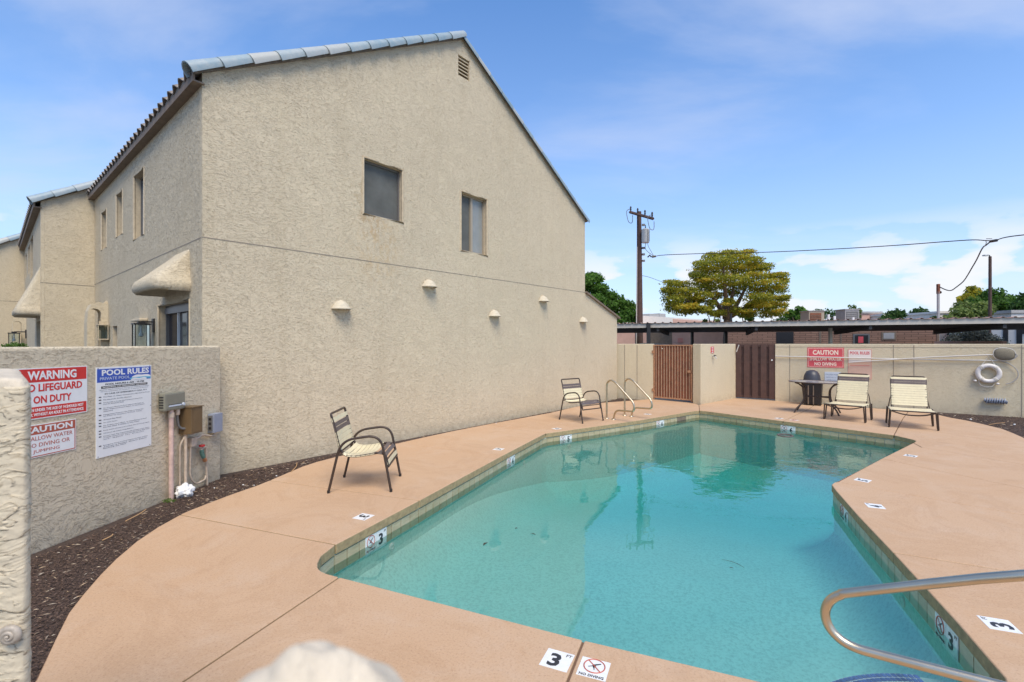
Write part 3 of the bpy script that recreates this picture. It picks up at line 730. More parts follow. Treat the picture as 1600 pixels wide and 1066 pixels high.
# ================================================================== MULCH CHIPS
def in_poly(p, poly):
    x, y = p; c = False; n = len(poly)
    for i in range(n):
        x1, y1 = poly[i-1][:2]; x2, y2 = poly[i][:2]
        if (y1 > y) != (y2 > y) and x < (x2-x1)*(y-y1)/(y2-y1)+x1: c = not c
    return c
def chips(name, cells, seed):
    rng = random.Random(seed); V = []; F = []; T = []
    for (poly, count, smin, smax) in cells:
        xs = [p[0] for p in poly]; ys = [p[1] for p in poly]; k = 0; guard = 0
        while k < count and guard < count*30:
            guard += 1; x = rng.uniform(min(xs), max(xs)); y = rng.uniform(min(ys), max(ys))
            if not in_poly((x, y), poly): continue
            k += 1
            L = rng.uniform(smin, smax); straw = rng.random() < 0.022; wd = L*rng.uniform(0.15, 0.4)*(0.3 if straw else 1); L *= (1.7 if straw else 1)
            a = rng.uniform(0, 6.28); tl = rng.uniform(-0.4, 0.4); d = Vector((math.cos(a)*math.cos(tl), math.sin(a)*math.cos(tl), math.sin(tl))); s = Vector((-math.sin(a), math.cos(a), rng.uniform(-.5, .5))).normalized()
            u = d.cross(s); th = L*0.08+0.0015; c = Vector((x, y, -0.022+rng.uniform(0, 0.016)+(0.008 if straw else 0)))
            b = len(V)
            V += [c-d*L/2, c+s*wd/2, c+d*L/2, c-s*wd/2, c+u*th]; F += [(b, b+1, b+4), (b+1, b+2, b+4), (b+2, b+3, b+4), (b+3, b, b+4)]
            t = rng.random()*0.88 if not straw else rng.uniform(0.95, 1.0); T += [t]*4
    o = mesh_obj(name, V, F, m_chip); a = o.data.attributes.new('tint', 'FLOAT', 'FACE'); a.data.foreach_set('value', T)
    return tag(o, kind='stuff')
fl0 = lambda s: fr_left.pt(s, 0, 0.0)[:2]
cellA = [P(51,870), (-4.0,2.2), (-2.6,0.9), (-2.5,1.9), P(54,1064), P(106,957), P(155,898), P(212,846), P(250,790)]
cellB = [P(250,788), P(212,846), P(265,813), P(292,799), P(365,771), P(421,750.6), P(352,744), P(330,752)]
cellC = [P(352,742), P(421,750.6), P(472,729), P(520.6,715), P(622,692.5), P(762,663), P(860,645), P(900,635.5), P(860,643), P(600,694)]
cellD = [P(1454,645.5), P(1487,653), P(1535,662.5), P(1566,670), P(1600,684), (8.9,8.0), (10.2,8.0), P(1600,651.2), P(1556,649.2)]
cellE = [P(925,632), P(942,629), P(988,626), P(990,622.5), P(957,621)]
chips('mulch_chips', [(cellA, 24000, 0.008, 0.032), (cellB, 8000, 0.008, 0.032), (cellC, 5000, 0.015, 0.05), (cellD, 5000, 0.015, 0.055), (cellE, 500, 0.02, 0.06)], 3)
# a few pale stones and dead palm slivers
pebs = [(432,743), (380,757), (335,762), (397,758), (775,661.5), (1585,663), (1517,655)]
for k, (x, y) in enumerate(pebs):
    c = G(x, y); s = 0.010 if y > 700 else 0.018; mb = MB(); vs = []
    mb.lathe([(0.0, -s*0.5), (s*0.8, -s*0.3), (s, 0), (s*0.7, s*0.45), (0, s*0.6)], seg=9)
    o = mb.build('pebble', m_foam, None, smooth=True); o.location = (c.x, c.y, -0.005); o.rotation_euler = (0.2*k, 0.1, k); o.scale = (1.2, 0.8+0.05*(k % 4), 1)
    tag(o, 'small pale stone lying on the dark bark mulch beside the deck', 'stone', 'pale stones scattered on the mulch')
twigs = [((160,845),(176,836),'short straw-coloured palm sliver lying against the left wall foot'), ((196,815),(228,797),'long orange-brown dead frond strip at the foot of the left wall'), ((1545,664),(1570,661),'pale curved dry twig lying on the right mulch bed under the life ring'), ((455,738),(464,724),'pale dry twig lying across the mulch strip behind the nearest chair')]
for a, b, lab in twigs:
    A = G(*a); B = G(*b); mid = (A+B)/2+Vector((0.02, 0.015, 0.01)); mb = MB()
    path = [A+Vector((0,0,.004)), mid, B+Vector((0,0,.006))]; mb.tube([p-A for p in smooth_path(path, 5)], 0.005, 5)
    o = mb.build('dry_twig', simple('straw', (0.50, 0.30, 0.14), 0.8), None, smooth=True); o.location = A; tag(o, lab, 'twig')

# ================================================================== TOWNHOUSES
def loop3(fr, pts, off): return [fr.pt(a, z, off) for a, z in pts]
def wall_with_holes(mb, fr, outline, holes, rev=0.16, rev_mi=1):
    mb.tess([loop3(fr, outline, 0)]+[loop3(fr, h, 0) for h in holes])
    old = mb.cur; mb.cur = rev_mi
    for h in holes:                       # splayed, slightly soft reveals
        n = len(h)
        for i in range(n):
            a, b = h[i], h[(i+1) % n]
            mb.face([fr.pt(*a, 0), fr.pt(*b, 0), fr.pt(*b, -rev), fr.pt(*a, -rev)])
    mb.cur = old
def rect(a0, a1, z0, z1): return [(a0, z0), (a1, z0), (a1, z1), (a0, z1)]
def pxrect(fr, xl, xr, yt, yb, off=0):
    """rectangle from px of left/right edges, with top/bottom measured at the left edge"""
    a0, zt = fr.px(xl, yt, off); _, zb = fr.px(xl, yb, off); a1, _ = fr.px(xr, yt, off)
    return (min(a0, a1), max(a0, a1), zb, zt)
def trim_ring(fr, r, w, parent, out=0.012, sides='tblr'):
    """soft stucco lip round an opening"""
    a0, a1, z0, z1 = r; mb = MB()
    pts = [(a0, z0), (a1, z0), (a1, z1), (a0, z1)]
    mb.tube([fr.pt(a, z, -0.01) for a, z in pts for _ in (0,)], w, 8, closed=True)
    return mb.build('opening_lip', m_trim, parent, smooth=True)
def window(fr, r, kind, parent, rev=0.14):
    a0, a1, z0, z1 = r; W = a1-a0
    mb = MB(); f = 0.035
    for (p, q, u, v) in ((a0, a1, z0, z0+f), (a0, a1, z1-f, z1), (a0, a0+f, z0+f, z1-f), (a1-f, a1, z0+f, z1-f)): mb.fbox(fr, p, q, u, v, -rev, -rev+0.04)
    fm = m_alug if kind in ('screen', 'slim', 'slider') else m_alu
    fo = mb.build('window', fm, parent)
    if kind == 'screen':
        MB().fbox(fr, a0+f, a1-f, z0+f, z1-f, -rev+0.002, -rev+0.012).build('insect_screen', m_screen, fo)
    elif kind == 'two':
        mid = (a0+a1)/2
        MB().fbox(fr, mid-0.03, mid+0.03, z0+f, z1-f, -rev+0.001, -rev+0.045).build('mullion', fm, fo)
        MB().fbox(fr, a0+f, mid-0.03, z0+f, z1-f, -rev-0.008, -rev+0.002).build('pane', m_screen, fo)
        MB().fbox(fr, mid+0.03, a1-f, z0+f, z1-f, -rev+0.004, -rev+0.014).build('pane', m_drape, fo)
    elif kind == 'slider':
        MB().fbox(fr, a0+f, a1-f, z0+f, z1-f, -rev-0.01, -rev+0.0).build('pane', m_glassdark, fo)
        for t, wd, mm in ((0.33, 0.02, m_alug), (0.62, 0.012, m_white)):
            c = a0+(a1-a0)*t; MB().fbox(fr, c-wd, c+wd, z0+f, z1-f, -rev+0.001, -rev+0.03).build('mullion', mm, fo)
        MB().fbox(fr, a0+f, a1-f, z1-f-0.09, z1-f, -rev+0.002, -rev+0.06).build('head_track', m_alug, fo)
    else:
        MB().fbox(fr, a0+f, a1-f, z0+f, z1-f, -rev-0.008, -rev+0.002).build('pane', m_glassdark, fo)
        MB().fbox(fr, a1-f-0.05, a1-f-0.03, z0+f, z1-f, -rev+0.003, -rev+0.02).build('mullion', m_white, fo)
    return fo
def hood(fr, sc, half, zb, zt, dep, parent):
    """flared plaster hood that swells out of the wall above a window"""
    mb = MB(); K = 14; NS = 18; rings = []
    def ring(w, d, z):
        r = []; sh = half*0.42*max(0.0, (z-zb-0.17)/(zt-zb-0.17))
        for k in range(NS+1):
            t = math.pi*k/NS; c = math.cos(t); s_ = math.sin(t)
            # super-ellipse plan: nearly straight front, rounded ends
            e = 0.32; r.append(fr.pt(sc-sh+w*math.copysign(abs(c)**e, c), z, d*abs(s_)**e-0.02))
        return r
    prof = [(0.70, 0.30, zb+0.12), (0.93, 0.78, zb+0.03), (0.99, 0.95, zb), (1.04, 1.03, zb+0.04), (1.04, 1.03, zb+0.11), (1.0, 0.97, zb+0.17)]
    for k in range(1, K+1):
        t = k/K; prof.append((1.0-0.50*t**0.9, 0.97*(1-t)**1.05, zb+0.17+(zt-zb-0.17)*t))
    for w_, d_, z in prof: rings.append(ring(half*w_, dep*d_, z))
    vs = [p for r in rings for p in r]; fs = []
    for j in range(len(rings)-1):
        for i in range(NS): a = j*(NS+1)+i; fs.append((a, a+1, a+NS+2, a+NS+1))
    fs.append(tuple(range(NS, -1, -1)))
    mb.add(vs, fs); return mb.build('window_hood', m_stucco, parent, smooth=True, flat_angle=75)
def lantern_mesh(parent, fr, a, z, off, s, col, bulb=True):
    """carriage lantern on a wall bracket; z is its top"""
    t = empty('wall_lantern', fr.pt(a, z-0.4*s, off))
    m = Matrix.Translation(fr.pt(a, z, 0)) @ fr.mat(0, 0, 0).to_3x3().to_4x4()
    def BX(lo, hi, nm, mm): 
        b = MB(); b.box(lo, hi, m); return b.build(nm, mm, t)
    BX((-0.06*s, -0.20*s, 0.0), (0.06*s, 0.06*s, 0.03*s), 'back_plate', col)
    BX((-0.015*s, -0.02*s, 0.03*s), (0.015*s, 0.01*s, off), 'bracket', col)
    fb = MB(); h = 0.11*s; zc = off
    for sx in (-1, 1):
        for sz in (-1, 1): fb.box((sx*h-0.008*s, -0.46*s, zc+sz*h-0.008*s), (sx*h+0.008*s, -0.06*s, zc+sz*h+0.008*s), m)
    fb.box((-h-0.012*s, -0.49*s, zc-h-0.012*s), (h+0.012*s, -0.46*s, zc+h+0.012*s), m); fb.build('cage', col, t)
    rb = MB(); rb.box((-h-0.02*s, -0.06*s, zc-h-0.02*s), (h+0.02*s, -0.035*s, zc+h+0.02*s), m); rb.box((-h*0.5, -0.035*s, zc-h*0.5), (h*0.5, 0.0, zc+h*0.5), m); rb.build('cap', col, t)
    g = MB(); q = h-0.004*s
    g.box((-q, -0.455*s, zc-q), (q, -0.065*s, zc+q), m); g.build('glass', m_glass, t)
    if bulb:
        b = MB(); c = m @ Vector((0, -0.22*s, zc)); b.lathe([(0, 0.06*s), (0.014*s, 0.05*s), (0.018*s, 0.02*s), (0.04*s, -0.02*s), (0.035*s, -0.05*s), (0, -0.07*s)], c, 12); b.build('bulb', m_white, t, smooth=True)
        b = MB(); b.lathe([(0.016*s, 0.05*s), (0.016*s, 0.16*s)], c, 10); b.build('socket', m_white, t)
    return t
def house(idx, frG, frL, eave_z, rise, half1, half2, LL, base, label, holesG, holesL, n_rake, n_rake2, with_low=None, detail=True):
    root = empty('townhouse', base); tag(root, label, 'house', 'row of cream stuccoed townhouses')
    zw = eave_z; ap = (half1, zw+rise)
    # gable wall
    outline = [(0.0, -0.05), (half1+half2+(with_low[0] if with_low else 0), -0.05)]
    if with_low: outline += [(half1+half2+with_low[0], with_low[2]), (half1+half2, with_low[1])]
    outline += [(half1+half2, zw+0.0+0.0), ap, (0.0, zw)]
    mb = MB(); wall_with_holes(mb, frG, outline, [rect(*h[0]) for h in holesG], 0.15)
    # left wall
    ol = [(0.0, -0.05), (LL, -0.05), (LL, zw), (0.0, zw)]
    mb2 = MB(); wall_with_holes(mb2, frL, ol, [rect(*h[0]) for h in holesL], 0.16)
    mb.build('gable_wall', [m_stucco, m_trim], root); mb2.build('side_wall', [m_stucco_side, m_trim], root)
    # closing walls and roof body (seen only by the sky)
    d = frL.e3()
    e = frG.e3(); o3 = frG.pt(0, 0)
    R_ = frG.pt(half1+half2, 0)
    mb = MB(); mb.face([R_, R_+d*LL, R_+d*LL+Vector((0,0,zw)), R_+Vector((0,0,zw))])
    gb_ = [frG.pt(a, z)+d*LL for a, z in outline]; mb.tess([gb_])
    if with_low:
        q = frG.pt(half1+half2+with_low[0], 0); z1, z2 = with_low[1], with_low[2]
        mb.face([q, q+d*LL, q+d*LL+Vector((0,0,z2)), q+Vector((0,0,z2))])
    mb.build('rear_wall', m_stucco, root)
    # corner bead: soft rounded arris proud of both faces
    mb = MB(); c = frG.pt(0, 0)+frG.n3()*-0.05+frL.n3()*-0.05
    mb.tube([Vector((c.x, c.y, z)) for z in (0, zw-0.02)], 0.0508, 14); mb.build('corner_arris', m_stucco, root, smooth=True)
    # roof slabs
    ov = 0.10
    def slab(mb, p0, p1, t=0.05, f0=-0.03, f1=None):
        f1 = LL if f1 is None else f1
        q = [p0+d*f0, p1+d*f0, p1+d*f1, p0+d*f1]; mb.extrude(q, Vector((0, 0, t)))
    sl1 = rise/half1; sl2 = rise/half2
    mb = MB(); slab(mb, frG.pt(-0.11, zw-0.11*sl1+0.004), frG.pt(half1, zw+rise+0.004)); slab(mb, frG.pt(half1, zw+rise+0.004), frG.pt(half1+half2+0.10, zw-0.1*sl2+0.004))
    if with_low:
        a_ = half1+half2; slab(mb, frG.pt(a_, with_low[1]+0.004), frG.pt(a_+with_low[0]+0.12, with_low[2]-0.09), 0.04, -0.05)
    rb = mb.build('roof', m_tileunder, root)
    # eave fascia along the side wall
    mb = MB(); p = frG.pt(-0.09, zw-0.15); q = p+d*LL
    n_ = -e
    mb.extrude([p-d*0.03, q, q+Vector((0,0,0.085)), p-d*0.03+Vector((0,0,0.085))], n_*0.025); mb.build('fascia', m_fascia, root)
    mb = MB(); mb.extrude([frG.pt(-0.09, zw-0.15)-d*0.03, frG.pt(0.02, zw-0.15)-d*0.03, frG.pt(0.02, zw-0.15)+d*LL, frG.pt(-0.09, zw-0.15)+d*LL], Vector((0,0,0.02))); mb.build('soffit', m_fascia, root)
    # barrel tiles on the left rake
    key = 'rake_tile'
    slope = math.atan(sl1); Lr = math.hypot(half1+0.16, (half1+0.16)*sl1); tl = Lr/n_rake
    def rake_mesh(key, tl, R0=0.115):
        if key in tile_me: return tile_me[key]
        mb = MB(); NA = 8; vs = []
        for (x, r) in ((0.0, R0*1.05), (tl*1.12, R0*0.84)):
            for rr in (r, r-0.018):
                for k in range(NA+1):
                    a = math.pi*(-0.12+1.24*k/NA); vs.append((x, -rr*math.cos(a), rr*math.sin(a)))
        K = NA+1; fs = []
        for k in range(NA):
            fs += [(k, k+1, 2*K+k+1, 2*K+k), (K+k+1, K+k, 3*K+k, 3*K+k+1), (k+1, k, K+k, K+k+1), (2*K+k, 2*K+k+1, 3*K+k+1, 3*K+k)]
        mb.add(vs, fs); o = mb.build(key, m_rooftile, None, local=True, smooth=True, flat_angle=40); tile_me[key] = o.data; bpy.data.objects.remove(o); return tile_me[key]
    me = rake_mesh(key+str(idx), tl)
    ex = (e*math.cos(slope)+Vector((0, 0, math.sin(slope)))).normalized(); ey = d.copy(); ez = ex.cross(ey).normalized()
    if ez.z < 0: ez = -ez; 
    ey = ez.cross(ex)
    start = frG.pt(-0.16, zw-0.16*sl1+0.045)
    for k in range(n_rake):
        o = bpy.data.objects.new('rake_tile', me); COL.objects.link(o); o.parent = root
        p = start+ex*(tl*k)-d*0.005+ez*(0.020*0)-ez*0.0
        lift = 0.030
        rx = (ex*tl*1.0+ez*-0.0).normalized()
        mm = Matrix(((ex.x, ey.x, ez.x, p.x), (ex.y, ey.y, ez.y, p.y), (ex.z, ey.z, ez.z, p.z), (0, 0, 0, 1)))
        mm = mm @ Matrix.Rotation(R(-2.2+random.uniform(-.4, .4)), 4, 'Y')
        mm.translation -= base if isinstance(base, Vector) else Vector(base)
        o.matrix_local = mm
    if n_rake2:
        Lr2 = math.hypot(half2+0.1, (half2+0.1)*sl2); tl2 = Lr2/n_rake2; me2 = rake_mesh(key+'r'+str(idx), tl2, 0.10)
        ex2 = (-e*math.cos(math.atan(sl2))+Vector((0, 0, math.sin(math.atan(sl2))))).normalized(); ez2 = ex2.cross(d).normalized()
        if ez2.z < 0: ez2 = -ez2
        ey2 = ez2.cross(ex2); st2 = frG.pt(half1+half2+0.1, zw-0.1*sl2+0.0)
        for k in range(n_rake2):
            o = bpy.data.objects.new('rake_tile', me2); COL.objects.link(o); o.parent = root; p = st2+ex2*(tl2*k)
            mm = Matrix(((ex2.x, ey2.x, ez2.x, p.x), (ex2.y, ey2.y, ez2.y, p.y), (ex2.z, ey2.z, ez2.z, p.z), (0, 0, 0, 1))) @ Matrix.Rotation(R(-2.0), 4, 'Y')
            mm.translation -= Vector(base); o.matrix_local = mm
    # eave row of S tiles with open brown butts, second row above
    def eave_mesh():
        if 'eave_tile' in tile_me: return tile_me['eave_tile']
        mb = MB(); NA = 10; prof = []
        for k in range(NA+1):
            x = -0.125+0.25*k/NA; z = 0.034*math.cos(2*math.pi*(x/0.25)); prof.append((x, z))
        vs = []
        for y, dz in ((0.0, 0.0), (0.42, 0.0)):
            for off in (0.015, 0.0):
                for x, z in prof: vs.append((x, y, z+off+dz))
        K = NA+1; fs = []
        for k in range(NA): fs += [(k, k+1, 2*K+k+1, 2*K+k), (K+k+1, K+k, 3*K+k, 3*K+k+1), (k+1, k, K+k, K+k+1), (2*K+k, 2*K+k+1, 3*K+k+1, 3*K+k)]
        mb.add(vs, fs); o = mb.build('eave_tile', m_tileunder, None, local=True, smooth=True, flat_angle=40); tile_me['eave_tile'] = o.data; bpy.data.objects.remove(o); return tile_me['eave_tile']
    em = eave_mesh(); ne = int(LL/0.25)
    up = ex; nn = ez
    for row in range(2):
        for k in range(ne):
            p = frG.pt(-0.14, zw-0.14*sl1+0.055)+d*(0.16+0.25*k)+up*(0.36*row)+nn*(0.015*row)
            o = bpy.data.objects.new('roof_tile', em); COL.objects.link(o); o.parent = root
            mm = Matrix(((d.x, up.x, nn.x, p.x), (d.y, up.y, nn.y, p.y), (d.z, up.z, nn.z, p.z), (0, 0, 0, 1)))
            mm.translation -= Vector(base); o.matrix_local = mm
    for r, kind in holesG+holesL: 
        if kind == 'louver':
            mb = MB(); a0, a1, z0, z1 = r
            f = mb.fbox(frG, a0, a1, z0, z1, -0.15, -0.14).build('gable_vent', m_fascia, root)
            for k in range(6):
                z = z0+(z1-z0)*(k+0.2)/6; hh = (z1-z0)/6*0.55
                b = MB(); vs = [frG.pt(a, zz, oo) for a in (a0+.01, a1-.01) for zz, oo in ((z, -0.02), (z+0.02, -0.02), (z+hh+0.02, -0.12), (z+hh, -0.12))]
                b.add(vs, [(0,1,2,3),(7,6,5,4),(0,4,5,1),(1,5,6,2),(2,6,7,3),(3,7,4,0)]); b.build('slat', m_trim, f)
        elif (r, kind) in holesG: window(frG, r, kind, root, 0.13)
        else: window(frL, r, kind, root, 0.14)
    return root
# measure house 1 from the photograph
A1 = frG1 = fr_gable
half1, zap = frG1.px(722, 62); _, zeave = frG1.px(312, 113)
halfR, zR = frG1.px(914, 338); half2 = halfR-half1
a_low, z_low2 = frG1.px(964, 494); _, z_low1 = frG1.px(914, 458)
PL = g2(316, gb(316)); frL1 = Frame(PL, (PL[0]-0.7515, PL[1]+0.6597), True)
zw = zeave; rise = zap-zeave
LLen = 8.7
def H_(fr, xl, yt, xr, yb): # px rect: x-left,y-top at left ; x-right ; y-bottom at left
    return pxrect(fr, xl, xr, yt, yb)
winA = H_(frG1, 568.5, 246, 629, 333); winB = H_(frG1, 720.5, 299, 761, 391); ventG = H_(frG1, 716, 85, 733.5, 118)
wl1 = H_(frL1, 209, 277, 225, 375); wl2 = H_(frL1, 181.6, 306, 191.5, 371); wl3 = H_(frL1, 158.5, 334, 166.5, 391)
a0_, z0_ = frL1.px(247, 478); a1_, z1_ = frL1.px(296, 470); sl = (min(a0_, a1_), max(a0_, a1_), 0.25, (z0_+z1_)/2)
sm = H_(frL1, 176, 510, 183, 545); sm = (sm[0], sm[1], 1.0, sm[3])
house1 = house(1, frG1, frL1, zw, rise, half1, half2, LLen, frG1.pt(0, 0), 'nearest cream stucco townhouse with a tall windowed gable beside the pool',
    [(winA, 'screen'), (winB, 'two'), (ventG, 'louver')], [(wl1, 'slim'), (wl2, 'slim'), (wl3, 'slim'), (sl, 'slider'), (sm, 'slim')], 13, 13, (a_low-halfR, z_low1, z_low2))
# sills and lips, control joint, stains on the gable
for r in (winA, winB): trim_ring(frG1, (r[0]-.01, r[1]+.01, r[2]-.01, r[3]+.01), 0.028, house1)
for r in (wl1, wl2, wl3, sl): trim_ring(frL1, (r[0]-.01, r[1]+.01, r[2]-.01, r[3]+.01), 0.022, house1)
a0_, za = frG1.px(316, 370.5); a1_, zb = frG1.px(914, 457)
mb = MB(); vs = [frG1.pt(a0_, za-.006, .003), frG1.pt(a1_, zb-.006, .003), frG1.pt(a1_, zb+.006, .003), frG1.pt(a0_, za+.006, .003)]
m_joint = simple('control_joint', (0.27, 0.23, 0.18), 0.8)
mb.extrude(vs, frG1.n3()*-0.02); mb.build('control_joint', m_joint, house1)
mb = MB(); zc = za; mb.extrude([frL1.pt(0.05, zc-.006, .003), frL1.pt(LLen, zc-.006, .003), frL1.pt(LLen, zc+.006, .003), frL1.pt(0.05, zc+.006, .003)], frL1.n3()*-0.02); mb.build('control_joint', m_joint, house1)
hz0 = frL1.px(296, 468)[1]
hood(frL1, (sl[0]+sl[1])/2-0.20, 0.64, sl[3]+0.12, frL1.px(300, 385)[1], 0.44, house1)
# low roof verge
vb = MB(); p0 = frG1.pt(halfR, z_low1+0.0, 0.03); p1 = frG1.pt(a_low+0.12, z_low2-0.09, 0.03)
vb.extrude([p0, p1, p1+Vector((0,0,.05)), p0+Vector((0,0,.05))], frG1.n3()*0.03); vb.build('verge_board', m_fascia, house1)
# chimney cap peeping over the right slope
cv_, cz_ = frG1.px(814, 186); 
p = frG1.pt(cv_+0.10, cz_-0.15)+frL1.e3()*0.6; mb = MB(); mb.box((p.x-.14, p.y-.14, cz_-0.5), (p.x+.14, p.y+.14, cz_+0.02)); ch = mb.build('roof_vent', m_alu, house1)
mb = MB(); mb.box((p.x-.18, p.y-.18, cz_+0.02), (p.x+.18, p.y+.18, cz_+0.10)); mb.build('cap', m_black, ch)
# entry arch at the far end of the side wall
def entry_arch(frL, a, dep, ztop, parent, thick=0.35):
    nL = frL.n3(); eL = frL.e3(); o = frL.pt(a, 0)
    def q(u, z, t): return Vector((o.x+nL.x*u+eL.x*t, o.y+nL.y*u+eL.y*t, z))
    r = dep*0.30; uc = dep*0.64; zc = ztop-0.12-r
    outer = [(0, 0), (0, ztop-0.02), (dep*0.45, ztop+0.02), (dep*0.8, ztop-0.04), (dep*0.95, ztop-0.18), (dep, ztop-0.42), (dep, 0)]
    arch = [(uc+r, 0)] + [(uc+r*math.cos(R(t)), zc+r*math.sin(R(t))) for t in range(0, 181, 20)] + [(uc-r, 0)]
    prof = outer+arch
    mb = MB(); mb.tess([[q(u, z, 0) for u, z in prof]]); mb.tess([[q(u, z, thick) for u, z in prof]])
    n = len(prof)
    for i in range(n): a_, b_ = prof[i], prof[(i+1) % n]; mb.face([q(*a_, 0), q(*b_, 0), q(*b_, thick), q(*a_, thick)])
    return mb.build('entry_arch', m_stucco, parent)
aA, _ = frL1.px(169, 500); entry_arch(frL1, aA, 0.34, frL1.px(169, 474)[1], house1)
for r, a_off in ((None, 0),):
    l = lantern_mesh(None, frL1, frL1.px(241, 508)[0], frL1.px(241, 503)[1], 0.17, 0.85, m_black)
    tag(l, 'black framed glass wall lantern with a clear bulb left of the sliding window', 'lantern')
# small hood-shaped ledge above the lantern niche, tan lantern on the arch pier
mb = MB(); a_ = frL1.px(224, 500)[0]; z_ = frL1.px(224, 503)[1]; mb.fbox(frL1, a_-0.32, a_+0.30, z_, z_+0.05, 0, 0.12); mb.build('niche_ledge', m_trim, house1, bevel=0.02)
l = lantern_mesh(None, Frame(frL1.pt(aA, 0)[:2], (frL1.pt(aA, 0)+frL1.n3())[:2], True), 0.11, frL1.px(160, 507)[1], 0.12, 0.7, m_trim, False)
tag(l, 'small tan painted lantern on the pier of the entry arch', 'lantern')
mb = MB(); a_, z_ = frL1.px(166, 482); q = frL1.pt(a_-0.02, z_, 0); 
ex, ez = frL1.n3(), Vector((0,0,1)); mb.extrude([q+ex*0.0, q+ex*0.17, q+ex*0.0+ez*0.16], frL1.e3()*-0.12); mb.build('wall_bracket', m_stucco, house1)

# house 2 and 3, stepped back along the row
E2 = Vector((-9.72, 11.19)); uu = frG1.e; P2c = E2-uu*0.86
frG2 = Frame(P2c, P2c+uu); frL2 = Frame(P2c, (P2c.x-5.2, P2c.y+4.8), True)
sl2 = None
w2 = [H_(frL2, 47.3, 376, 51.5, 437), H_(frL2, 43.8, 388, 46.6, 430), H_(frL2, 39.6, 400, 41.6, 436)]
_, zs2 = frL2.px(58, 503)
sd2 = (0.10, 1.35, 0.25, zs2)
house2 = house(2, frG2, frL2, 4.80, 2.65, 4.57, 4.7, 8.0, Vector((P2c.x, P2c.y, 0)), 'second townhouse in the row, its gable showing just left of the nearest house',
    [], [(w2[0], 'slim'), (w2[1], 'slim'), (w2[2], 'slim'), (sd2, 'slider')], 13, 0)
hood(frL2, 0.80, 0.74, zs2+0.10, zs2+1.25, 0.42, house2)
mb = MB(); zc = frG2.px(70, 442)[1]; mb.extrude([frG2.pt(0, zc-.006, .003), frG2.pt(4, zc-.006, .003), frG2.pt(4, zc+.006, .003), frG2.pt(0, zc+.006, .003)], frG2.n3()*-0.02)
mb.extrude([frL2.pt(0, zc-.006, .003), frL2.pt(7.9, zc-.006, .003), frL2.pt(7.9, zc+.006, .003), frL2.pt(0, zc+.006, .003)], frL2.n3()*-0.02); mb.build('control_joint', m_joint, house2)
aB, _ = frL2.px(41, 520); entry_arch(frL2, aB, 0.30, frL2.px(41, 496)[1], house2)
l = lantern_mesh(None, frL2, frL2.px(41.5, 520)[0], frL2.px(40, 519)[1], 0.26, 1.0, m_black); tag(l, 'far small black lantern beside the second house arch', 'lantern')
E3 = Vector((-15.5, 15.3)); P3c = E3-uu*0.86
frG3 = Frame(P3c, P3c+uu); frL3 = Frame(P3c, (P3c.x-5.2, P3c.y+4.6), True)
house3 = house(3, frG3, frL3, 4.55, 2.65, 4.57, 4.7, 7.6, Vector((P3c.x, P3c.y, 0)), 'third townhouse in the row, cut off by the left edge of the photograph', [], [], 13, 0)
mb = MB(); zc = frG3.px(20, 471)[1]; mb.extrude([frG3.pt(0, zc-.006, .003), frG3.pt(4, zc-.006, .003), frG3.pt(4, zc+.006, .003), frG3.pt(0, zc+.006, .003)], frG3.n3()*-0.02); mb.build('control_joint', m_joint, house3)

# five half-dome sconces on the gable
for (x, y, wpx, hpx), lab in zip(((532.2, 483.5, 31, 14), (669.8, 449, 23.5, 10), (771.5, 494.8, 19, 9), (848, 471.4, 15.5, 8.5), (910.2, 503.6, 13, 7)),
    ('largest half-dome plaster sconce, leftmost and lowest on the gable wall', 'plaster half-dome sconce high on the gable, below the two windows', 'plaster half-dome sconce in the middle of the lower gable wall', 'plaster half-dome sconce just under the wall joint near the right', 'smallest half-dome sconce, rightmost on the gable near the low roof')):
    a, z = frG1.px(x, y); a2, _ = frG1.px(x+wpx/2, y); p = frG1.pt(a, z)
    rr = 0.165; hh = 0.15
    root = empty('wall_sconce', p); tag(root, lab, 'sconce', 'half-dome sconces on the gable wall')
    ang = math.atan2(frG1.n.y, frG1.n.x)
    prof = [(rr*0.9, -0.0), (rr, 0.0), (rr, 0.014), (rr*0.88, 0.024), (rr*0.80, 0.05), (rr*0.62, 0.095), (rr*0.40, 0.125), (0.0, hh)]
    mb = MB(); mb.lathe(prof, p, 24, ang-math.pi/2, ang+math.pi/2); mb.build('shade', m_dome, root, smooth=True, flat_angle=60)
    mb = MB(); mb.lathe([(0.0, -0.0), (rr*0.3, -0.001), (rr*0.3, 0.05), (0, 0.06)], p+frG1.n3()*0.06, 12); mb.build('lamp_holder', m_tilewhite, root)

# ================================================================== ENCLOSURE WALLS
def wall_box(fr, a0, a1, z1, th, name, lab, cat='wall', m=None, bev=0.018, z0=-0.05, parent=None):
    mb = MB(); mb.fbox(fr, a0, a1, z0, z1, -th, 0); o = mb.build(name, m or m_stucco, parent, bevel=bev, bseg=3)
    if parent is None: tag(o, lab, cat)
    return o
sL = fr_left.px(341, 600)[0]
wall_box(fr_left, -3.0, sL+0.05, 1.672, 0.20, 'garden_wall', 'low stucco wall on the left carrying the rule signs and electrical boxes', m=m_stucco_near, bev=0.03)
wall_box(fr_seg, 0.0, fr_seg.len, 1.69, 0.20, 'garden_wall', 'short stucco wall between the gable end and the rusty gate', m=m_stucco_fine)
for k, x in enumerate((976, 995.5)):
    a, _ = fr_seg.px(x, 580); MB().fbox(fr_seg, a-.008, a+.008, 0, 1.66, -0.004, 0.006).build('wall_joint', m_joint, [o for o in COL.objects if o.get('label', '').startswith('short stucco')][0])
ang_w = MB(); c0 = fr_ang.pt(0, 0); pA = Vector((*g2(1082.5, 630.6), 0)); pB = Vector((*g2(1095, 632.2), 0)); pC = Vector((*g2(1149, 622.4), 0))
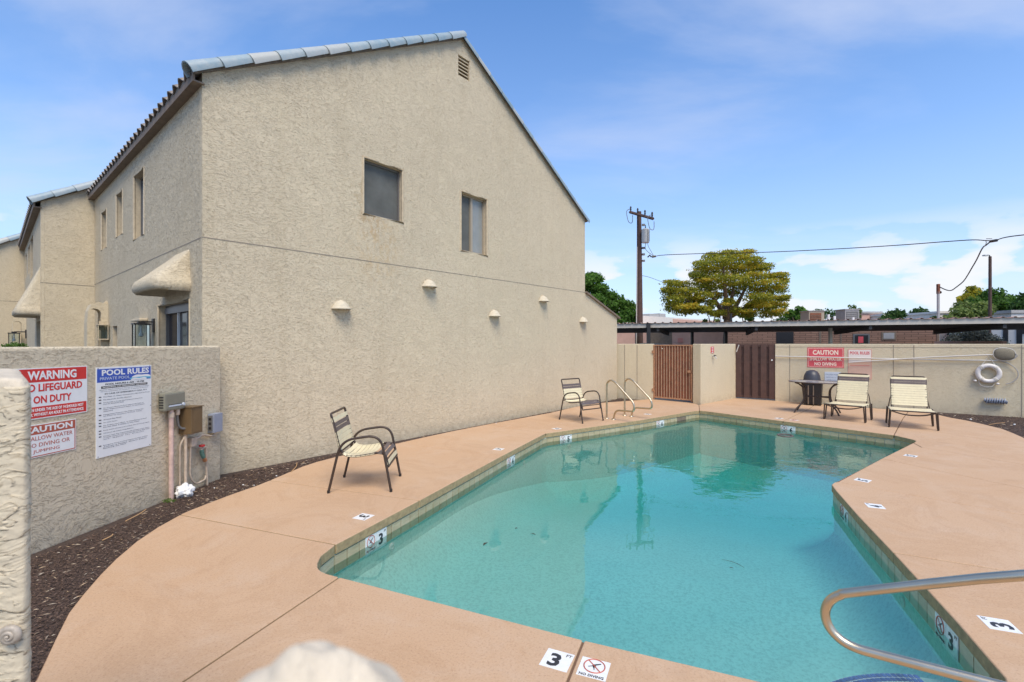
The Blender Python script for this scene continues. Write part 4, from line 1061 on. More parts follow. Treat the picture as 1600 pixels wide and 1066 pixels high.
back = [pC+Vector((0.05, 0.2, 0)), pB+Vector((0.0, 0.32, 0)), pA+Vector((0.12, 0.22, 0))]
poly = [(p.x, p.y) for p in (pA, pB, pC, *back)]
if area(poly) < 0: poly.reverse()
ang_w.prism(poly, -0.05, 1.69); angw = ang_w.build('garden_wall', m_stucco_fine, bevel=0.02); tag(angw, 'angled stucco wall between the rusty gate and the brown board gate', 'wall')
bw = wall_box(fr_back, 0.0, 8.3, 1.69, 0.20, 'garden_wall', 'long cream stucco wall behind the loungers hung with pole, net and life ring', m=m_stucco_fine)
for x, z0, z1 in ((1234, 0, 1.66), (1396, 0.0, 1.66), (1428, 0.0, 1.66), (1596.5, 0, 1.66)):
    a, _ = fr_back.px(x, 580); MB().fbox(fr_back, a-.007, a+.007, z0, z1, -0.004, 0.005).build('wall_joint', m_joint, bw)
MB().fbox(fr_back, 0, 8.3, 1.60, 1.606, -0.004, 0.005).build('cap_joint', m_joint, bw)

# gates
g1 = empty('metal_gate', fr_gate1.pt(0, 0)); tag(g1, 'rusty brown sheet metal gate with pale vertical pickets', 'gate')
L1 = fr_gate1.len; zt = 1.665
mb = MB()
for a0, a1, z0, z1 in ((0.0, 0.045, 0.03, zt), (L1-0.045, L1, 0.03, zt), (0.045, L1-0.045, zt-0.035, zt), (0.045, L1-0.045, 0.06, 0.10)): mb.fbox(fr_gate1, a0, a1, z0, z1, -0.04, 0.0)
mb.build('frame', m_rustframe, g1)
MB().fbox(fr_gate1, 0.045, L1-0.045, 0.10, zt-0.035, -0.03, -0.024).build('sheet', m_rust, g1)
npk = 13
for k in range(npk):
    a = 0.045+(L1-0.09)*(k+0.5)/npk
    MB().fbox(fr_gate1, a-0.009, a+0.009, 0.10, zt-0.035, -0.0235, -0.008).build('picket', m_picket, g1)
mb = MB(); mb.fbox(fr_gate1, L1-0.12, L1-0.03, 0.86, 0.93, 0.002, 0.04); mb.build('latch', m_rustframe, g1)
mb = MB()
for z in (0.25, 1.4): mb.fbox(fr_gate1, -0.03, 0.03, z, z+0.09, 0.001, 0.03)
mb.build('hinge', m_rustframe, g1)
mb = MB(); mb.lathe([(0, 0), (0.02, 0.01), (0.014, 0.03), (0, 0.034)], fr_gate1.pt(0.30, 1.53, 0.0), 10); mb.build('bolt_head', m_pole, g1)
for p_ in (fr_gate1.pt(-0.035, 0, -0.03),):
    mb = MB(); mb.box((p_.x-.025, p_.y-.025, -0.02), (p_.x+.025, p_.y+.025, 1.68)); mb.build('gate_post', m_picket, g1)
g2_ = empty('board_gate', fr_gate2.pt(0, 0)); tag(g2_, 'dark brown wooden board gate with recessed narrow boards', 'gate')
L2 = fr_gate2.len; zt = 1.685; nb = 5; wb = L2/(nb+ (nb-1)*0.42); 
for k in range(nb):
    a = k*wb*1.42; MB().fbox(fr_gate2, a+0.003, a+wb-0.003, 0.04, zt, -0.055, -0.030).build('board', m_board, g2_, bevel=0.003, bseg=1)
for k in range(nb-1):
    a = k*wb*1.42+wb; MB().fbox(fr_gate2, a-0.02, a+wb*0.42+0.02, 0.04, zt-0.01, -0.105, -0.082).build('board', m_board, g2_)
for z in (0.06, 0.58, 1.10, 1.60): MB().fbox(fr_gate2, 0.01, L2-0.01, z, z+0.055, -0.081, -0.056).build('rail', m_board, g2_)
MB().fbox(fr_gate2, -0.05, 0.0, 0.0, 1.69, -0.09, -0.02).build('gate_post', m_trim, g2_)
a, z = fr_gate2.px(1206, 563); mb = MB(); mm = fr_gate2.mat(a, z, -0.028); mb.lathe([(0.0, 0.03), (0.02, 0.028), (0.024, 0.012), (0.01, 0.0)], seg=14, m=mm); mb.build('knob', m_white, g2_, smooth=True)
a0, z0 = fr_gate2.px(1151, 550); a1, z1 = fr_gate2.px(1155, 539); mb = MB(); mb.tube([fr_gate2.pt(a0, z0, 0.03), fr_gate2.pt(a1, z1, 0.03)], 0.016, 6); mb.build('brace_stick', m_pole, g2_)
# little red notice and hose tap on the angled wall
a0, zt_ = fr_ang.px(1110.5, 542); a1, zb_ = fr_ang.px(1115.3, 552); 
ns = empty('notice_sign', fr_ang.pt(a0, zb_)); tag(ns, 'tiny red notice with white patches on the angled wall', 'sign')
MB().fbox(fr_ang, a0, a1, zb_, zt_, 0.0, 0.006).build('plate', m_red, ns)
for k in range(3):
    z = zb_+(zt_-zb_)*(k+0.22)/3; MB().fbox(fr_ang, a0+(a1-a0)*.22, a0+(a1-a0)*.78, z, z+(zt_-zb_)*0.16, 0.0062, 0.008).build('patch', m_white, ns)
a, z = fr_ang.px(1113, 557); p = fr_ang.pt(a, z); tp = empty('wall_tap', p); tag(tp, 'small metal tap under the tiny red notice', 'tap')
mb = MB(); mb.tube([p, fr_ang.pt(a, z, 0.08), fr_ang.pt(a, z-0.07, 0.12)], 0.016, 8); mb.build('spout', m_metalac, tp, smooth=True)
mb = MB(); mb.tube([fr_ang.pt(a-0.05, z+0.03, 0.07), fr_ang.pt(a+0.09, z+0.02, 0.07)], 0.013, 8); mb.build('handle', m_black, tp, smooth=True)

# ================================================================== NEAR PIER AND POST
def lumpy(name, m, pts_fn, nu, nv, parent=None):
    vs = []; fs = []
    for j in range(nv+1):
        for i in range(nu): vs.append(pts_fn(i/nu, j/nv))
    for j in range(nv):
        for i in range(nu): a = j*nu+i; b = j*nu+(i+1) % nu; fs.append((a, b, b+nu, a+nu))
    fs.append(tuple(nv*nu+k for k in range(nu)))
    o = mesh_obj(name, vs, fs, m, parent)
    for p in o.data.polygons: p.use_smooth = True
    return o
# coarse plastered gate pier: real relief on the faces
pier_c = [Vector((-0.912, 0.917)), Vector((-1.30, 1.28)), Vector((-2.1, 1.12)), Vector((-1.75, 0.74))]
def pier_pt(u, v):
    n = 4; segl = [(pier_c[(i+1) % n]-pier_c[i]).length for i in range(n)]; tot = sum(segl); d = u*tot; i = 0
    while d > segl[i] and i < 3: d -= segl[i]; i += 1
    a, b = pier_c[i], pier_c[(i+1) % n]; p = a.lerp(b, d/segl[i]); e = (b-a).normalized(); nn = Vector((e.y, -e.x))*-1
    c = sum(pier_c, Vector((0, 0)))/4
    if (p-c).dot(nn) < 0: nn = -nn
    # soften corners
    k = min(d, segl[i]-d); rc = 0.035
    if k < rc: p = p - (p-c).normalized()*(rc-k)**2/rc*0.45
    z = v*1.618
    P3 = Vector((p.x, p.y, z)); q = Vector((P3.x*6, P3.y*6, P3.z*7))
    h = noise.noise(q)*0.5+noise.noise(q*2.7)*0.25
    lip = (h*3.2) % 1.0
    disp = 0.0012*lip**6 + 0.0016*h + 0.0009*noise.noise(P3*110) + 0.0008*noise.noise(P3*240)
    if k < 0.03: disp *= 0.5
    r = Vector((p.x, p.y))+nn*disp
    return Vector((r.x, r.y, z))
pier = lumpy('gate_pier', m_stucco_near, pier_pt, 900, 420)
# its sloped cap
mb = MB(); c = sum(pier_c, Vector((0, 0)))/4
rings = []
for (z, sc_) in ((1.616, 1.0), (1.625, 0.992), (1.631, 0.978), (1.634, 0.93), (1.640, 0.55), (1.642, 0.12)):
    rings.append([Vector((*(c+(Vector(pier_pt(k/160, 1.0)[:2])-c)*sc_), z+0.003*noise.noise(Vector((k*0.3, z*40, 0))))) for k in range(160)])
vs = [p for r in rings for p in r]; fs = []
for j in range(len(rings)-1):
    for i in range(160): a = j*160+i; b = j*160+(i+1) % 160; fs.append((a, b, b+160, a+160))
fs.append(tuple((len(rings)-1)*160+k for k in range(160)))
mb.add(vs, fs); pc = mb.build('pier_cap', m_cap, pier, smooth=True, flat_angle=80)
tag(pier, 'coarse plastered gate pier cut off by the left edge of the photograph', 'pier')
# snail on it
fr_pier = Frame(pier_c[0], pier_c[3], True)
ray = lambda x, y, t: Vector(((x-CX)/FPX*t, t, H-(y-CY)/FPX*t))
def pier_hit(x, y):
    o = pier_c[0]; e = (pier_c[3]-pier_c[0]).normalized(); nn = Vector((e.y, -e.x)); r = Vector(((x-CX)/FPX, 1)); t = o.dot(nn)/r.dot(nn); return ray(x, y, t), nn if nn.y < 0 else -nn
ph, nn = pier_hit(21, 990); 
sn = MB(); ex = Vector((nn.y, -nn.x, 0)); up = Vector((0, 0, 1)); path = []; rad = []
for k in range(70):
    t = k/69; a = 2*math.pi*2.6*t; r = 0.0155*(1-t)**1.1; path.append(ph+Vector((nn.x, nn.y, 0))*(0.006+0.010*t)+ex*r*math.cos(a)+up*r*math.sin(a)); rad.append(0.0062*(1-t)+0.0012)
sn.tube(path, rad, 8); so_ = sn.build('snail_shell', m_snail, None, smooth=True); so_.location = ph
for v in so_.data.vertices: v.co -= ph
tag(so_, 'small grey-brown snail shell stuck low on the near gate pier', 'snail')
# out-of-focus post top right under the lens
def post_pt(u, v):
    a = 2*math.pi*u; prof = [(0.13, 0.0), (0.13, 1.30), (0.125, 1.38), (0.10, 1.425), (0.062, 1.450), (0.028, 1.470), (0.006, 1.480)]
    t = v*(len(prof)-1); i = min(int(t), len(prof)-2); f = t-i; r = prof[i][0]*(1-f)+prof[i+1][0]*f; z = prof[i][1]*(1-f)+prof[i+1][1]*f
    p = Vector((r*math.cos(a), r*math.sin(a), z)); w_ = 1+0.16*noise.noise(Vector((p.x*16, p.y*16, z*9))) if v > 0.3 else 1
    k_ = 0.56; zz = z+(0.010*noise.noise(Vector((p.x*30, p.y*30, 2))) if v > 0.6 else 0)
    return Vector((-0.087+p.x*w_*0.80*k_, 0.203+p.y*w_*0.7*k_, H-(H-zz)*k_-0.004 if v > 0 else 0.0))
post = lumpy('post', m_cap, post_pt, 64, 48); tag(post, 'pale plaster post top, blurred, directly under the lens at the bottom edge', 'post')

# ================================================================== LEFT WALL: SIGNS AND BOXES
def sign_frame(fr, xl, xr, yt_r, yb_r, off=0.006, width=None):
    """returns a0,a1,z0,z1; measured at the right edge"""
    a1, zt = fr.px(xr, yt_r, off); _, zb = fr.px(xr, yb_r, off)
    a0 = fr.px(xl, yt_r, off)[0] if width is None else a1-width
    return a0, a1, zb, zt
def plate(fr, a0, a1, z0, z1, off0, off1, nm, m, parent): return MB().fbox(fr, a0, a1, z0, z1, off0, off1).build(nm, m, parent)
fr = fr_left
a0, a1, z0, z1 = sign_frame(fr, None, 136.3, 571.5, 643.6, width=0.60); Wd = a1-a0; Hh = z1-z0
s1 = empty('warning_sign', fr.pt((a0+a1)/2, z0)); tag(s1, 'red and white lifeguard warning sign, upper one beside the near pier', 'sign')
plate(fr, a0, a1, z0, z1, 0.0, 0.006, 'plate', m_white, s1)
plate(fr, a0+.008, a1-.008, z1-Hh*0.28, z1-0.008, 0.006, 0.0066, 'red_band', m_red, s1)
plate(fr, a0+.008, a1-.008, z0+0.008, z0+Hh*0.24, 0.006, 0.0066, 'red_band', m_red, s1)
ctr = (a0+a1)/2
text('WARNING', 0.1, m_white, s1, fr.mat(ctr, z1-Hh*0.148, 0.0072), fit=Wd*0.665, stretch=Hh*0.175, bold=0.03)
text('NO LIFEGUARD', 0.1, m_red, s1, fr.mat(ctr, z1-Hh*0.39, 0.0066), fit=Wd*0.84, stretch=Hh*0.155, bold=0.03)
text('ON DUTY', 0.1, m_red, s1, fr.mat(ctr, z1-Hh*0.625, 0.0066), fit=Wd*0.52, stretch=Hh*0.155, bold=0.03)
text('CHILDREN UNDER THE AGE OF 14 SHOULD NOT', 0.05, m_white, s1, fr.mat(ctr, z0+Hh*0.175, 0.0072), 'small_print', fit=Wd*0.88, stretch=Hh*0.062, bold=0.02)
text('USE POOL WITHOUT AN ADULT IN ATTENDANCE', 0.05, m_white, s1, fr.mat(ctr, z0+Hh*0.085, 0.0072), 'small_print', fit=Wd*0.88, stretch=Hh*0.062, bold=0.02)
a0, a1, z0, z1 = sign_frame(fr, None, 118.8, 654.2, 701.5, width=0.46); Wd = a1-a0; Hh = z1-z0
s2 = empty('caution_sign', fr.pt((a0+a1)/2, z0)); tag(s2, 'white caution sign with faded rust-red heading, lower one beside the near pier', 'sign')
plate(fr, a0, a1, z0, z1, 0.0, 0.006, 'plate', m_white, s2)
for q in ((a0+.006, a1-.006, z1-Hh*0.30, z1-0.006), (a0+.006, a1-.006, z0+0.006, z0+0.014), (a0+.006, a0+.014, z0+.014, z1-Hh*0.30), (a1-.014, a1-.006, z0+.014, z1-Hh*0.30)): plate(fr, *q, 0.006, 0.0066, 'border', m_rednd, s2)
ctr = (a0+a1)/2
text('CAUTION', 0.1, m_white, s2, fr.mat(ctr, z1-Hh*0.155, 0.0072), fit=Wd*0.86, stretch=Hh*0.19, bold=0.03)
for k, (tx, wf) in enumerate((('SHALLOW WATER', 0.86), ('NO DIVING OR', 0.76), ('JUMPING', 0.46))):
    text(tx, 0.1, m_rednd, s2, fr.mat(ctr-(0.0 if k < 2 else 0.02), z1-Hh*(0.42+0.205*k), 0.0066), fit=Wd*wf, stretch=Hh*0.125, bold=0.0)
# pool rules board
a0, ztl = fr.px(150.3, 574.5, .006); a1, ztr = fr.px(236.4, 570.3, .006); _, zbl = fr.px(150.3, 718.5, .006); _, zbr = fr.px(236.4, 694.8, .006)
z1 = (ztl+ztr)/2; z0 = (zbl+zbr)/2; Wd = a1-a0; Hh = z1-z0
s3 = empty('rules_sign', fr.pt((a0+a1)/2, z0)); tag(s3, 'tall white pool rules board with blue heading on the left wall', 'sign')
plate(fr, a0, a1, z0, z1, 0.0, 0.006, 'plate', m_white, s3)
plate(fr, a0+.008, a1-.008, z1-Hh*0.168, z1-Hh*0.018, 0.006, 0.0066, 'blue_heading', m_blue, s3)
L = lambda u, v, o=0.0068: fr.mat(a0+Wd*u, z1-Hh*v, o)
text('POOL RULES', 0.1, m_white, s3, L(0.52, 0.062), fit=Wd*0.86, stretch=Hh*0.068, bold=0.03)
text('PRIVATE POOL', 0.1, m_lightblue, s3, L(0.32, 0.128), fit=Wd*0.52, stretch=Hh*0.032)
def wave(u0, u1, v0, hgt, m, o, nm):
    mb = MB(); K = 14; top = []; bot = []
    for k in range(K+1):
        t = k/K; u = u0+(u1-u0)*t; c = math.sin(math.pi*t)
        top.append(fr.pt(a0+Wd*u, z1-Hh*(v0-hgt*c-0.006*math.sin(t*9)), o)); bot.append(fr.pt(a0+Wd*u, z1-Hh*(v0+0.012-0.2*hgt*c), o))
    mb.face(top+bot[::-1]); return mb.build(nm, m, s3)
wave(0.58, 0.985, 0.148, 0.040, m_cyan, 0.0072, 'wave_band'); wave(0.62, 0.98, 0.128, 0.022, m_white, 0.0076, 'wave_foam'); wave(0.60, 0.9, 0.156, 0.012, m_white, 0.0080, 'wave_foam')
text('POOL HOURS 6 AM - 10 PM', 0.05, m_ink, s3, L(0.50, 0.192), fit=Wd*0.70, stretch=Hh*0.019, bold=0.02)
plate(fr, a0+Wd*0.08, a0+Wd*0.92, z1-Hh*0.238, z1-Hh*0.212, 0.006, 0.0066, 'black_band', m_ink, s3)
text('WARNING: NO LIFEGUARD ON DUTY', 0.05, m_white, s3, L(0.50, 0.225, 0.0072), 'small_print', fit=Wd*0.80, stretch=Hh*0.014, bold=0.01)
small = [(0.50, 0.252, 0.90, 'All persons using the pool do so at their own risk. Owners and management'), (0.50, 0.270, 0.86, 'are not responsible for accidents or injuries in the pool'),
 (0.52, 0.298, 0.76, 'IN CASE OF EMERGENCY CALL 911')]
for u, v, wf, tx in small: text(tx, 0.03, m_inkgrey if v < 0.29 else m_ink, s3, L(u, v), 'small_print', fit=Wd*wf, stretch=Hh*(0.009 if v < 0.29 else 0.015))
rules = [(0.330, 'No Pets or Glass Containers Allowed in Pool', 0.86, 1), (0.362, 'No Alcoholic Drinks Allowed', 0.50, 1), (0.395, 'No Running or Rough Play Permitted in Pool Area', 0.72, 1), (0.413, 'Pool for Residents Only', 0.36, 0),
 (0.455, 'No Person Allowed in Pool without the Right to', 0.74, 1), (0.473, 'Swim Without Proper Attire or Supervision', 0.76, 0), (0.491, 'Allowed', 0.16, 0), (0.530, 'Management Reserves The Right to Deny Use', 0.74, 1), (0.548, 'of Pool to Anyone at Any Time', 0.70, 0),
 (0.584, 'All Guests Must Shower', 0.32, 1), (0.618, 'No Gum, Papers', 0.24, 1), (0.650, 'No Radios, Loud Music, or Disturbances in Pool', 0.80, 1), (0.668, 'Do not enter if Water Is Not Clear', 0.66, 0), (0.704, 'Keep Gates Closed and Locked. Do Not Prop Open', 0.86, 1),
 (0.736, 'Observe all Safety Regulations', 0.54, 1), (0.768, 'Persons with Any Communicable Disease, Cuts, Sores', 0.86, 1), (0.786, 'or Open Wounds, May Not Use the Pool at Any Time', 0.86, 0), (0.804, 'or Spit in Pool', 0.74, 0), (0.870, 'Emergency Phone Located Nearby; Number of Pool', 0.82, 1), (0.888, 'Address is Posted. Shower Before', 0.80, 0), (0.906, 'Entering the Pool', 0.40, 0)]
for v, tx, wf, bul in rules:
    text(tx, 0.03, m_inkgrey, s3, L(0.115+wf*0.5*0.98, v), 'small_print', fit=Wd*wf*0.98, stretch=Hh*0.0115)
    if bul:
        mb = MB(); mb.box((-0.012, -0.0045, 0), (0.012, 0.0045, 0.001), L(0.062, v, 0.0062)); mb.build('bullet', m_ink, s3)
for u, v in ((0.03, 0.012), (0.97, 0.012), (0.03, 0.985), (0.97, 0.985), (0.98, 0.5)):
    mb = MB(); mb.lathe([(0, 0.003), (0.004, 0.002), (0.005, 0)], seg=8, m=L(u, v, 0.006)); mb.build('screw', m_alug, s3)
# pool timer, bronze box, small blue-grey box, pipes
def pbox(fr, xl, xr, yt, yb, off, name, m, lab, cat, bev=0.012):
    # xl,xr at the wall plane + off front
    a0, zt = fr.px(xl, yt, off); a1, zt2 = fr.px(xr, yt, off); _, zb = fr.px((xl+xr)/2, yb, off); _, zt = fr.px((xl+xr)/2, yt, off)
    c = fr.pt((a0+a1)/2, zb); root = empty(name, c); tag(root, lab, cat)
    o = MB().fbox(fr, a0, a1, zb, zt, 0.004, off).build('housing', m, root, bevel=bev)
    return root, a0, a1, zb, zt
t1, a0, a1, zb, zt = pbox(fr, 258, 290, 613, 641, 0.09, 'pool_timer', m_timer, 'grey plastic timer box with louvred side, highest on the left wall', 'electrical box', 0.02)
for k in range(5): z = zb+(zt-zb)*(0.18+0.14*k); MB().fbox(fr, a0-0.003, a0+0.002, z, z+0.013, 0.02, 0.07).build('louvre', m_black, t1)
MB().fbox(fr, a0+0.05, a1-0.06, zb+0.045, zb+0.062, 0.09, 0.094).build('label_strip', m_lightblue, t1)
MB().fbox(fr, a0+0.045, a1-0.055, zb+0.062, zb+0.068, 0.09, 0.0935).build('label_edge', m_black, t1)
mb = MB(); mb.lathe([(0, 0.014), (0.016, 0.012), (0.018, 0)], seg=14, m=fr.mat(a1-0.035, zb+0.055, 0.09)); mb.build('catch', m_lightblue, t1, smooth=True)
t2, b0, b1, zb2, zt2 = pbox(fr, 299, 316.5, 636, 677, 0.16, 'junction_cabinet', m_bronzebox, 'brown metal junction cabinet standing out from the left wall', 'electrical box', 0.004)
mb = MB(); mb.fbox(fr, b0-0.006, b1+0.006, zt2, zt2+0.008, 0.0, 0.172); mb.build('lid', m_bronzebox, t2)
mb = MB(); mb.fbox(fr, b0+0.02, b1-0.02, zb2+0.02, zt2-0.02, 0.16, 0.163); mb.build('door', m_bronzebox, t2, bevel=0.001)
t3, c0_, c1_, zb3, zt3 = pbox(fr, 334.5, 348, 646, 675, 0.09, 'switch_box', m_bluegrey, 'small blue-grey switch box, rightmost of the boxes on the left wall', 'electrical box', 0.004)
mb = MB(); mb.fbox(fr, c0_-0.012, c0_, zb3+0.02, zt3-0.02, 0.02, 0.07); mb.build('breaker_panel', m_alug, t3)
for k in range(3): z = zb3+(zt3-zb3)*(0.2+0.24*k); MB().fbox(fr, c0_-0.018, c0_-0.012, z, z+0.03, 0.03, 0.06).build('knockout', m_black, t3)
def pipe(pts, r, m, lab, cat='pipe', name='pipe', rnd=0.03, extra=None):
    root = pts[0].copy(); mb = MB(); mb.tube([p-root for p in round_path(pts, rnd)], r, 12); o = mb.build(name, m, None, smooth=True, flat_angle=60); o.location = root; tag(o, lab, cat); return o
aP = fr.px(267.5, 700, 0.05)[0]
p_ = pipe([fr.pt(aP, -0.04, 0.05), fr.pt(aP, zb+0.02, 0.05)], 0.024, m_pipepink, 'pinkish painted conduit rising to the grey timer box', 'conduit', 'conduit')
mb = MB(); c = Vector((0, 0, zb-0.08+0.04)); mb.lathe([(0.024, 0), (0.031, 0.002), (0.031, 0.05), (0.024, 0.055)], c, 14); mb.build('coupling', m_pipe, p_, local=True, smooth=True)
aQ = fr.px(277, 660, 0.05)[0]
p_ = pipe([fr.pt(aQ, zb+0.02, 0.05), fr.pt(aQ, zb-0.10, 0.05), fr.pt(aQ+0.02, zb-0.20, 0.05), fr.pt(aQ+0.06, zb-0.235, 0.07), fr.pt(b0+0.04, zb-0.22, 0.09)], 0.014, m_alug, 'short flexible grey whip from the timer to the brown cabinet', 'conduit', 'conduit', 0.03)
mb = MB(); mb.lathe([(0.022, -0.085), (0.026, -0.08), (0.026, -0.02), (0.02, 0)], Vector((0, 0, 0.0)), 12); mb.build('connector', m_pipe, p_, local=True, smooth=True)
aR = fr.px(290, 720, 0.06)[0]
pipe([fr.pt(aR, -0.04, 0.06), fr.pt(aR, zb2+0.01, 0.06)], 0.017, m_pipe, 'cream conduit rising from the mulch to the brown cabinet', 'conduit', 'conduit')
pipe([fr.pt(aR-0.055, -0.04, 0.035), fr.pt(aR-0.055, zb2-0.12, 0.035), fr.pt(aR+0.02, zb2+0.01, 0.06)], 0.010, m_pipe, 'thin cream conduit close behind the cabinet conduit', 'conduit', 'conduit', 0.05)
aS = fr.px(303, 700, 0.06)[0]; zS = fr.px(303, 697, 0.06)[1]
js = empty('junction_box', fr.pt(aS-0.03, zS)); tag(js, 'small cream painted junction block under the brown cabinet', 'junction box')
MB().fbox(fr, aS-0.055, aS+0.03, zS-0.0, zS+0.10, 0.01, 0.08).build('housing', m_pipe, js, bevel=0.006)
p_ = pipe([fr.pt(aS+0.02, zS+0.06, 0.05), fr.pt(aS+0.16, zS+0.10, 0.04), fr.pt((c0_+c1_)/2-0.02, zb3-0.05, 0.04), fr.pt((c0_+c1_)/2, zb3+0.01, 0.05)], 0.010, m_pipe, 'bent cream conduit running up to the blue-grey switch box', 'conduit', 'conduit', 0.04)
aT, zT = fr.px(311, 704, 0.06)
aT2 = fr.px(322, 740, 0.03)[0]
pipe([fr.pt(aS-0.04, zS, 0.05), fr.pt(aS-0.05, 0.16, 0.05), fr.pt(aS+0.02, 0.045, 0.06), fr.pt(aT2-0.04, 0.06, 0.05), fr.pt(aT2-0.02, 0.10, 0.04)], 0.010, m_pipe, 'looped cream hose pipe hanging below the junction block', 'pipe', 'pipe', 0.08)
p_ = pipe([fr.pt(aT2+0.0, -0.03, 0.045), fr.pt(aT2-0.03, zT+0.03, 0.05), fr.pt(aT2-0.13, zT-0.0, 0.06)], 0.015, m_pipe, 'cream standpipe of the hose bib beside the wall bend', 'pipe', 'pipe', 0.05)
hb = empty('hose_bib', fr.pt(aT2-0.13, zT, 0.06)); tag(hb, 'green and brass hose bib with a red handle', 'tap')
q = fr.pt(aT2-0.12, zT, 0.07); e3, n3 = fr.e3(), fr.n3(); Z = Vector((0, 0, 1))
mb = MB(); mb.tube([q-Z*0.0, q-Z*0.04+e3*0.0, q-Z*0.10+e3*0.03], [0.022, 0.025, 0.022], 12); mb.build('valve_body', simple('verdigris', (0.10, 0.20, 0.16), 0.6, 0.2, 40, 0.4), hb, smooth=True)
mb = MB(); mb.tube([q-Z*0.10+e3*0.03, q-Z*0.145+e3*0.055], [0.022, 0.024], 12); mb.build('nozzle', simple('brass_copper', (0.50, 0.24, 0.12), 0.4, 0.6), hb, smooth=True)
mb = MB(); mb.lathe([(0, 0.012), (0.030, 0.010), (0.034, 0.0), (0.030, -0.010), (0, -0.012)], q+Z*0.05, 12); mb.build('handle', m_red, hb, smooth=True)
# white foam lumps round the conduit foot
def lump(c, r, seed, m, name, lab, cat, sq=0.6):
    me = bpy.data.meshes.new(name); bm = bmesh.new(); bmesh.ops.create_icosphere(bm, subdivisions=4, radius=1)
    for v in bm.verts:
        k = 1+0.45*noise.noise(v.co*1.7+Vector((seed, 0, 0)))+0.22*noise.noise(v.co*4.5+Vector((0, seed, 0))); v.co = Vector((v.co.x*r*k, v.co.y*r*k, v.co.z*r*k*sq))
    bm.to_mesh(me); bm.free(); me.materials.append(m)
    for p in me.polygons: p.use_smooth = True
    o = bpy.data.objects.new(name, me); COL.objects.link(o); o.location = c
    if lab: tag(o, lab, cat)
    return o
c = G(286, 775); lump((c.x, c.y+0.02, 0.045), 0.085, 1.0, m_foam, 'foam_lump', 'larger white lump of expanding foam right of the pink conduit foot', 'foam', 0.85)
c = G(262, 774); lump((c.x-0.01, c.y+0.02, 0.04), 0.05, 5.0, m_foam, 'foam_lump', 'smaller white foam lump left of the pink conduit foot', 'foam', 1.0)
c = G(265, 783); leafp = [((c.x, c.y, 0.005), (0.07, 0.04, 0.02), 160, 0.3)]
wd = leaf_cloud('weed', leafp, 0.008, m_green, None, 0.5, 77); tag(wd, 'tiny patch of green weed at the foot of the pink conduit', 'weed', kind='stuff')

# ================================================================== STRAP FURNITURE
def strap(path, t, wd, halfw, m, parent, r=0.013, sag=0.012, nm='strap'):
    """vinyl strap wrapped over two side rails; path = list of (x,z) of the rail, t = arc position"""
    P = [Vector((x, 0, z)) for x, z in path]; acc = [0]
    for i in range(1, len(P)): acc.append(acc[-1]+(P[i]-P[i-1]).length)
    def at_(d):
        d = max(0, min(acc[-1], d))
        for i in range(1, len(P)):
            if d <= acc[i]: f = (d-acc[i-1])/(acc[i]-acc[i-1]); return P[i-1].lerp(P[i], f)
        return P[-1]
    a = at_(t-wd/2); b = at_(t+wd/2); d = (b-a).normalized(); nn = Vector((-d.z, 0, d.x))
    if nn.z < -0.2 or (abs(nn.z) <= 0.2 and nn.x < 0): nn = -nn
    NS = 8; vs = []
    prof = []
    for k in range(NS+1):
        y = -halfw+2*halfw*k/NS; prof.append((y, r+0.001-sag*math.sin(math.pi*k/NS)))
    # wrap round the rails
    full = [(-halfw+0.006, -r-0.003), (-halfw-r-0.003, -0.004), (-halfw-r*0.6, r*0.8)]+prof+[(halfw+r*0.6, r*0.8), (halfw+r+0.003, -0.004), (halfw-0.006, -r-0.003)]
    mb = MB(); K = len(full)
    for e_ in (a, b):
        for y, o_ in full: vs.append(e_+Vector((0, y, 0))+nn*o_)
    for e_ in (a, b):
        for i, (y, o_) in enumerate(full):
            cy = (abs(y)-halfw) if abs(y) > halfw else 0
            vs.append(e_+Vector((0, y*0.985, 0))+nn*(o_-0.003 if 3 <= i < K-3 else o_*0.8))
    fs = []
    for k in range(K-1): fs += [(k, k+1, K+k+1, K+k), (2*K+k+1, 2*K+k, 3*K+k, 3*K+k+1), (k+1, k, 2*K+k, 2*K+k+1), (K+k, K+k+1, 3*K+k+1, 3*K+k)]
    mb.add(vs, fs); return mb.build(nm, m, parent, local=True, smooth=True, flat_angle=50)
def plug(p, parent):
    mb = MB(); mb.lathe([(0, 0.006), (0.009, 0.005), (0.010, 0.0)], p, 8); mb.build('end_plug', m_black, parent, local=True)
